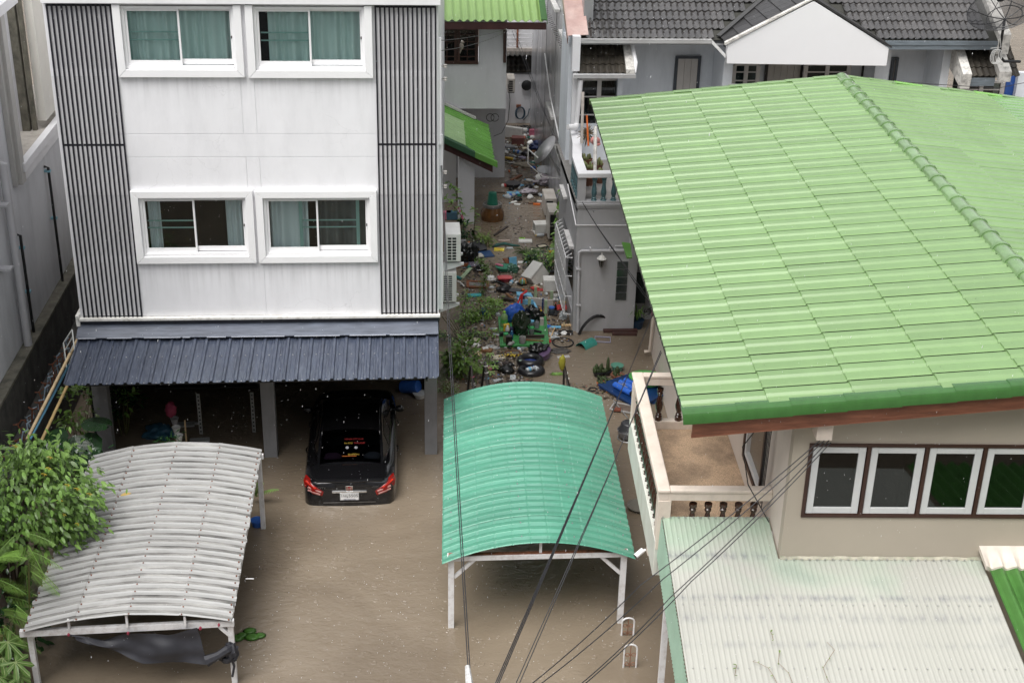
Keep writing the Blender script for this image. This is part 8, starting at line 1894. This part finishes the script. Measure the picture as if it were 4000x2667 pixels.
# tendrils on the porch roof
TD=thing('tendril','thin leafy tendrils creeping up the faded fibreglass roof','creeper',BF@Vector((4.2,12.9,fzp(12.9))))
q=MB(); lf_=None
def onroof(x,y): 
    d=ray(x,y); n_=Vector((0,-.18,1)); n_=BF.to_3x3()@n_; p0=BF@Vector((4,bf,3.34)); return CP+d*((p0-CP).dot(n_)/d.dot(n_))
for P0 in (((3040,2680),(3020,2640),(3000,2610),(2960,2590),(2940,2585),(2950,2580)),((3100,2680),(3080,2630),(3040,2590),(3045,2540)),((3245,2680),(3230,2650),(3215,2610),(3240,2570),(3260,2540),(3230,2510)),((2870,2640),(2875,2610),(2878,2600)),((3020,2500),(3015,2480),(3010,2470))):
    pp=[onroof(*v)+Vector((0,0,.012)) for v in P0]; q.tube(pp,.003,4)
    for p_ in pp[:4]:
        T=WM[TD.name].inverted()@leaf_T(p_,(R.gauss(0,1),R.gauss(0,1),.2),1,0)@Matrix.Scale(R.uniform(.4,1),4)
        if lf_ is None: m_=MB(); m_.add(LV,LF,Matrix.Scale(.055,4)); lf_=m_.build('leaf',LEAFY,TD,keep=True); lf_.matrix_local=T
        else: inst(lf_,TD,T)
q.build('stem',M('brown_tendril',(.16,.10,.05),.6),TD)
def lying(px,py,zf,s_,label,mat=YEL): 
    p_=zf; q=MB(); q.add(LV,LF,leaf_T(p_,(R.gauss(0,1),R.gauss(0,.5),.02),s_,.1)); solo(q,'fallen_leaf',mat,label,'leaf')
def wr(px,py):  # nearest point of the white roof along that sight line
    d=ray(px,py); return CP+d*((1.50-CAMH)/d.z)
lying(0,0,Z(472,1935,1.56),.20,'yellow fallen leaf lying on the weathered white carport roof',M('dull_yellow_leaf',(.55,.38,.12),.6))
lying(0,0,Z(335,2410,1.30),.24,'curled tan leaf at the front of the weathered white carport roof',M('tan_leaf',(.35,.2,.1),.7))
q=MB()
for k in range(40): q.add(LV2,LF2,leaf_T(Z(325+R.uniform(-25,40),2115+R.uniform(-25,30),1.30+R.uniform(0,.04)),(R.gauss(0,1),R.gauss(0,1),R.gauss(0,.2)),R.uniform(.05,.1),0))
solo(q,'leaf_litter',M('rust_leaf',(.22,.10,.03),.7,.5),'rusty leaf litter caught at the left edge of the white carport roof','leaves',kind='stuff')
# ---------------------------------------------------------------- cables
CAB=M('cable_sheath',(.020,.020,.024),.45,.1)
def cable(pts,r,label,sag=.0,mat=CAB,n=24,group='overhead cables'):
    P=[]
    for a,b in zip(pts[:-1],pts[1:]):
        for i in range(n): t=i/n; P.append(lerp(a,b,t)-Vector((0,0,sag*4*t*(1-t))))
    P.append(pts[-1]); q=MB(); q.tube(P,r,5); return solo(q,'cable',mat,label,'cable',group,smooth='all')
hook=bX(2560,1205,3.85); hk=BF@hook
def near(x,y,yy): return Y(x,y,yy)
c0=Vector((FX1+.16,FY+.12,5.5))
cable([Y(1722,640,23.3),Y(1748,1250,20.5),Y(1830,2640,13.2)],.007,'left cable of the pair hanging from the white building corner down to the bottom edge')
cable([Y(1726,640,23.3),Y(1755,1250,20.5),Y(1838,2645,13.2)],.007,'right cable of the pair hanging from the white building corner down to the bottom edge')
q=MB(); q.tube([Y(1826,2600,13.3),Y(1836,2690,13.0)],[.03,.05],6); solo(q,'cable_wrap',M('grey_tape',(.5,.5,.5),.5,.4,20),'grey tape wrapping the two cables at the bottom edge','tape')
for k in range(3):
    cable([hk+Vector((0,0,.02*k)),Y(1925+k*7,2690,13.2)],.0075,('first','second','third')[k]+' strand of the cable bundle from the beige side wall down to the bottom centre',.06)
ek=BF@Vector((2.47,16.4,5.45))
for k in range(2): cable([ek+Vector((0,.05*k,0)),Y(2005+k*14,2690,12.2)],.006,('upper','lower')[k]+' cable from the green eave down across the aqua roof',.03)
fk=BF@Vector((4.27,bf-.2,5.20))
for k,(x,y,m1,l) in enumerate(((2050,2690,(2500,2285),'first of four cables fanning from the beige house gable to the lower left'),(2085,2690,(2590,2260),'second of four cables fanning from the beige house gable to the lower left'),(2245,2690,(2620,2330),'third of four cables fanning from the beige house gable to the lower left'),(2260,2690,(2700,2270),'fourth of four cables fanning from the beige house gable to the lower left'))):
    cable([fk+Vector((.02*k,-.02*k,-.02*k)),Y(m1[0],m1[1],13.6),Y(x,y,11.6)],.0065,l,.05)
q=MB(); 
for k in range(5):
    x=bs-.06-.012*k; q.tube([BF@Vector((x,15.62+.02*k,5.35)),BF@Vector((x-.02,15.70+.02*k,4.6)),BF@Vector((x-.03,15.72+.015*k,3.5+.05*k))],.007,5)
q.tube([BF@Vector((bs-.1,15.2,3.6)),BF@Vector((bs-.4,15.3,4.1)),BF@Vector((bs-.5,15.4,4.6)),BF@Vector((bs-.2,15.3,5.2))],.008,5)
solo(q,'cable_bunch',BLK,'bunch of black cables running down beside the balcony window','cable')
q=MB(); q.blob(fk+Vector((.0,.03,.02)),(.07,.06,.06),.5,4,2,3); solo(q,'cable_clamp',BLK,'black cable clamp beside the cream beam end','clamp')
cable([Y(2170,640,33.2),Y(2330,880,28.6),hk],.008,'cable from the small satellite dish to the beige side wall',.0)
cable([Y(2275,790,28.6),Y(2420,1010,28),hk+Vector((0,0,-.03))],.010,'cable from the grey balcony to the beige side wall',.04)
cable([Y(2340,600,31),Y(2210,640,31),Y(2010,250,40)],.008,'thin cable across the alley behind the dish',.0) if False else cable([Y(2000,120,44),Y(2120,430,37),Y(2225,640,33),Y(2320,830,28.6)],.007,'thin cable running down the alley past the small dish')
cable([Y(2010,115,44),Y(2150,500,37),Y(2215,720,33)],.007,'second thin cable running down the alley behind the dish arm')
cable([Y(1712,160,23.3),Y(1990,110,37.5)],.006,'upper thin wire from the white building corner to the green roof eave',.05)
cable([Y(1714,200,23.3),Y(1985,120,37.5)],.006,'lower thin wire with a perched bird, below the green roof eave',.08)
bp_=Y(1803,183,28.2); BD=thing('bird','small grey brown bird perched on the lower thin wire','bird',bp_-Vector((0,0,.05)))
q=MB(); q.blob(bp_+Vector((0,0,.01)),(.045,.04,.075),.1,2,3,1); q.blob(bp_+Vector((.012,-.01,.095)),(.035,.033,.035),.05,2,2,2); q.tube([bp_+Vector((-.01,.02,-.05)),bp_+Vector((-.03,.05,-.15))],[.022,.012],6); q.tube([bp_+Vector((.03,-.02,.095)),bp_+Vector((.065,-.03,.09))],[.010,.002],5); q.build('body',M('bird_plumage',(.22,.19,.16),.8,.3,30),BD,smooth='all')
q=MB(); q.blob(bp_+Vector((-.03,-.01,.0)),(.02,.035,.065),.1,2,2,4); q.build('wing',M('bird_wing',(.10,.085,.07),.8,.3,30),BD,smooth='all')
cable([BF@Vector((7.5,28.6,6.05)),Y(3900,345,31),Y(4020,320,31)],.008,'thin cable passing in front of the row house at the right')
q=MB()
for k in range(9): c_=hk+Vector((-.06,-.05,-.02)); an=R.uniform(0,6); q.tube([c_+Vector((.0,.0,0)),c_+Vector((.12*math.cos(an)-.1,-.1,.15*math.sin(an))),c_+Vector((.05*math.cos(an+1)-.15,-.05,.1*math.sin(an+1)-.1)),c_],.007,4)
solo(q,'cable_tangle',BLK,'tangle of black cable loops at the bracket on the beige side wall','cable')
q=MB()
for k in range(4): c_=hk+Vector((-.04,-.06,-.12+.045*k)); q.tube([c_-Vector((.05,0,0)),c_+Vector((.05,0,0))],.022,8)
solo(q,'insulator_stack',M('pink_porcelain',(.35,.13,.16),.4,.2),'stack of pink insulators bracketed to the beige side wall','insulator')
# ---------------------------------------------------------------- litter, ripples, rain
def region(n,polys,rr):
    out=[]
    for _ in range(n):
        k=rr.choices(range(len(polys)),[p[4] for p in polys])[0]; x0,x1,y0,y1,_w=polys[k]; out.append(Z(rr.uniform(x0,x1),rr.uniform(y0,y1),0))
    return out
rr=random.Random(21)
alley=[(1800,2230,1030,1340,6.5),(1780,2080,1340,1500,3),(1990,2200,560,800,3.6),(1960,2130,490,640,4.2),(1800,2200,840,1040,.7),(2180,2420,1500,1560,.4)]
def litter(n,mat,s0,s1,name,label,al=1.0,hh=.01):
    q=MB()
    for p_ in region(n,alley,rr):
        a=rr.uniform(0,6.28); s_=rr.uniform(s0,s1); w_=s_*rr.uniform(.25,.8); T=Matrix.Translation(p_+Vector((0,0,hh*rr.uniform(.5,1.5))))@Matrix.Rotation(a,4,'Z')@Matrix.Rotation(rr.uniform(-.3,.3),4,'X'); q.add([(-s_,-w_*.6,0),(0,-w_,.004),(s_,-w_*.3,0),(s_*.7,w_*.7,0),(-s_*.3,w_,.006)],[(0,1,2,3,4)],T)
    o=q.build(name,mat,None,kind='stuff'); tag(o,label,'litter')
litter(5200,M('brown_leaf_litter',(.07,.045,.025),.7,.6,40),.008,.035,'leaf_litter','brown leaf litter and twigs floating among the rubbish')
litter(3200,M('black_litter',(.018,.016,.014),.5,.5,30),.012,.05,'dark_litter','black scraps floating among the rubbish')
litter(1100,M('yellow_green_litter',(.22,.24,.05),.6,.5,30),.006,.022,'leaf_bits','yellow green leaf bits floating among the rubbish')
litter(620,M('white_litter',(.55,.54,.52),.5,.3,30),.008,.032,'white_scraps','white plastic scraps floating among the rubbish')
litter(230,M('blue_litter',(.05,.16,.40),.5,.4,30),.008,.026,'blue_scraps','blue plastic scraps floating among the rubbish')
litter(220,M('orange_litter',(.50,.20,.05),.5,.5,30),.008,.028,'orange_scraps','orange and rust scraps floating among the rubbish')
litter(140,M('red_litter',(.42,.04,.05),.5,.5,30),.010,.03,'red_scraps','red and pink scraps floating among the rubbish')
q=MB()
for k in range(22): c_=W(zC(1160+rr.gauss(0,70),930+rr.gauss(0,14)),.045); q.lathe([(.018,0),(.018,.012),(.001,.012)],8,c=c_)
solo(q,'bottle_caps',YEL,'scatter of yellow bottle caps on the brown picture frame','bottle caps',kind='stuff')
# many near-identical oddments that nothing tells apart
LM_=[('the green pallet',(2050,1250)),('the water jar',(1930,870)),('the wooden window frame',(1860,1110)),('the big tilted foam box',(2075,1090)),('the alley air conditioners',(2160,860)),('the black rubber rings',(2075,1440)),('the brown carton',(1900,1370)),('the dish above the far alley',(2080,620)),('the far alley wall',(2010,540)),('the light blue stool',(2050,1160)),('the black bag by the white building',(1820,1010)),('the red net bag',(2190,1200)),('the grass clump',(2050,1000)),('the grey wall corner in the alley',(1985,720)),('the blue ball',(1890,1225))]
LM_=[(a,Z(*b)) for a,b in LM_]
CN={'white_plastic':'white','cream_board':'cream','cloudy_clear_plastic':'clear','grey_plastic':'grey','wet_dark_wood':'blackish','brown_cardboard':'brown','red_brown_wood':'reddish','black_bag':'glossy black','black_plastic':'dull black','blue_plastic':'blue','light_blue_plastic':'light blue','teal_plastic':'teal','red_plastic':'red','orange_plastic':'orange','pink_plastic':'pink'}
def more(n,mk,polys,grp,label,cat,name,cols):
    for i in range(n):
        p_=region(1,polys,rr)[0]; lm=min(LM_,key=lambda a:(a[1]-p_).length)
        mk(p_,i,grp,CN[cols[i%len(cols)].name]+' '+label+' '+('left of ' if p_.x<lm[1].x-.25 else 'right of ' if p_.x>lm[1].x+.25 else 'beyond ' if p_.y>lm[1].y else 'in front of ')+lm[0],cat,name)
def mk_board(cols,d0,d1,hh):
    def f(p_,i,grp,label,cat,name):
        q=MB(); a,b=rr.uniform(d0,d1),rr.uniform(d0*.5,d1*.7); T=TM(p_+Vector((0,0,.005)),rr.uniform(0,6),rr.uniform(-.25,.25),rr.uniform(-.25,.25)); q.box(-a/2,a/2,-b/2,b/2,0,hh*rr.uniform(.6,2)); q.v=[T@v for v in q.v]; solo(q,name,cols[i%len(cols)],label,cat,grp,base=p_)
    return f
def mk_bag(cols,s0,s1,nz=.6):
    def f(p_,i,grp,label,cat,name):
        q=MB(); s_=rr.uniform(s0,s1); q.blob((0,0,s_*.2),(s_,s_*rr.uniform(.5,.9),s_*rr.uniform(.3,.6)),nz,3,2,i*7+3); T=TM(p_,rr.uniform(0,6)); q.v=[T@v for v in q.v]; solo(q,name,cols[i%len(cols)],label,cat,grp,base=p_,smooth='all')
    return f
def mk_bottle(cols,caps):
    def f(p_,i,grp,label,cat,name):
        s_=rr.uniform(.8,1.2); T=TM(p_+Vector((0,0,.015)),rr.uniform(0,6),-PI/2+rr.uniform(-.1,.25)); t=thing(name,label,cat,p_,0,grp)
        q=MB(); q.lathe([(.03*s_,0),(.036*s_,.01),(.036*s_,.14*s_),(.015*s_,.19*s_),(.013*s_,.2*s_)],9); put(q,T,'body',cols[i%len(cols)],t,smooth=True)
        q=MB(); q.lathe([(.017*s_,.197*s_),(.017*s_,.22*s_),(.001,.22*s_)],8); put(q,T,'cap',caps[i%len(caps)],t)
    return f
near_=[(1800,2230,1020,1350,3),(1780,2060,1340,1500,1)]; farp=[(1985,2180,560,800,2.5),(1965,2130,490,640,4)]; both=near_+farp
more(36,mk_bottle([CLEAR,CLEAR,PLW],[PLB,PLW,LBL]),both,'small bottles drifting among the rubbish','small plastic bottle','bottle','bottle',[CLEAR,CLEAR,PLW])
more(44,mk_board([PLW,CREAMP,CLEAR,PLGY],.10,.30,.012),both,'pale scraps of board among the rubbish','scrap of board','board','scrap_board',[PLW,CREAMP,CLEAR,PLGY])
more(30,mk_board([DKW,PLC,DKW,WOOD],.16,.50,.025),both,'dark wood scraps among the rubbish','soaked scrap of wood','wood scrap','wood_scrap',[DKW,PLC,DKW,WOOD])
more(30,mk_bag([PLW,CLEAR,CLEAR],.06,.14),both,'crumpled pale plastic bags among the rubbish','crumpled plastic bag','plastic bag','plastic_bag',[PLW,CLEAR,CLEAR])
more(18,mk_bag([BAGK,PLK],.08,.20),both,'crumpled black bags among the rubbish','crumpled plastic bag','plastic bag','black_plastic_bag',[BAGK,PLK])
more(20,mk_board([PLB,LBL,PLT],.08,.22,.03),both,'blue plastic pieces among the rubbish','broken plastic piece','plastic piece','blue_plastic_piece',[PLB,LBL,PLT])
more(12,mk_board([PLR,ORG,PNK],.07,.18,.03),both,'red and orange plastic pieces among the rubbish','broken plastic piece','plastic piece','red_plastic_piece',[PLR,ORG,PNK])
# extra crumpled bits, each thing too small to name more than by kind
q=MB()
for i in range(260):
    p_=region(1,alley[:4],rr)[0]; s_=rr.uniform(.02,.06); q.blob(p_+Vector((0,0,.005)),(s_,s_*rr.uniform(.5,1),s_*.5),.6,3,1,i)
tag(q.build('crumpled_scraps',M('crumpled_mixed',(.30,.28,.27),.4,.7,14),None,kind='stuff',smooth='all'),'crumpled grey scraps floating among the rubbish','litter')
q=MB()
for i in range(760):
    px=rr.uniform(700,2560); py=rr.uniform(1780,2660) if px<2450 else rr.uniform(1500,1900)
    if i>320: px,py=rr.gauss(1270,130),rr.gauss(2060+(i%3)*75,45); p_=Z(px,py,0)
    if -5.6<p_.x<-2.5 and p_.y>16.3: continue
    s_=rr.uniform(.004,.016); T=Matrix.Translation(p_+Vector((0,0,.004)))@Matrix.Rotation(rr.uniform(0,6),4,'Z'); q.add([(-s_,-s_*.3,0),(s_,-s_*.2,0),(s_*.6,s_*.4,0)],[(0,1,2)],T)
tag(q.build('floating_twigs',M('brown_leaf_litter',(.07,.045,.025)),None,kind='stuff'),'sparse brown leaf bits drifting on the open water','litter')
q=MB(); ring8=[(math.cos(k*PI/6),math.sin(k*PI/6)) for k in range(12)]
for i in range(1000):
    px=rr.uniform(650,2560); py=rr.uniform(1350,2667) if rr.random()<.8 else rr.uniform(750,1500)
    p_=Z(px,py,0); r_=rr.uniform(.010,.045)
    vs=[];fs=[]
    for (k_,z_) in ((r_*.82,.0008),(r_,.004+r_*.07),(r_*1.18,.0008)):
        vs+=[(p_.x+k_*c,p_.y+k_*s_,z_) for c,s_ in ring8]
    for b_ in (0,12):
        for j in range(12): fs.append((b_+j,b_+(j+1)%12,b_+12+(j+1)%12,b_+12+j))
    q.add(vs,fs)
tag(q.build('rain_ripples',WATER,None,kind='stuff',smooth='all'),'rings where raindrops hit the muddy water','ripples')
DROP=M('rain_drop',(.85,.87,.9),.2,.0)
q=MB()
for i in range(900):
    px=rr.uniform(650,2560); py=rr.uniform(1350,2667) if rr.random()<.75 else rr.uniform(600,1500)
    p_=Z(px,py,.004); s_=rr.uniform(.002,.006); q.add([(s_,0,0),(0,s_,0),(-s_,0,0),(0,-s_,0),(0,0,s_*1.6)],[(0,1,4),(1,2,4),(2,3,4),(3,0,4)],Matrix.Translation(p_))
tag(q.build('rain_splashes',DROP,None,kind='stuff'),'small white splashes on the muddy water','splashes')
q=MB()
for i in range(4200):
    px,py=rr.uniform(-100,4100),rr.uniform(-100,2767); dist=lerp(5,26,rr.random()**.55); d=ray(px,py); p_=CP+d*(dist/1.0)
    if p_.z<.05: continue
    s_=rr.uniform(.0008,.0017)*(1 if rr.random()<.96 else 1.4); l_=s_*rr.uniform(2.5,6)
    q.add([(s_,0,0),(0,s_,0),(-s_,0,0),(0,-s_,0),(.1*l_,0,l_),(-.1*l_,0,-l_)],[(0,1,4),(1,2,4),(2,3,4),(3,0,4),(1,0,5),(2,1,5),(3,2,5),(0,3,5)],Matrix.Translation(p_))
tag(q.build('rain',DROP,None,kind='stuff'),'falling raindrops','rain')
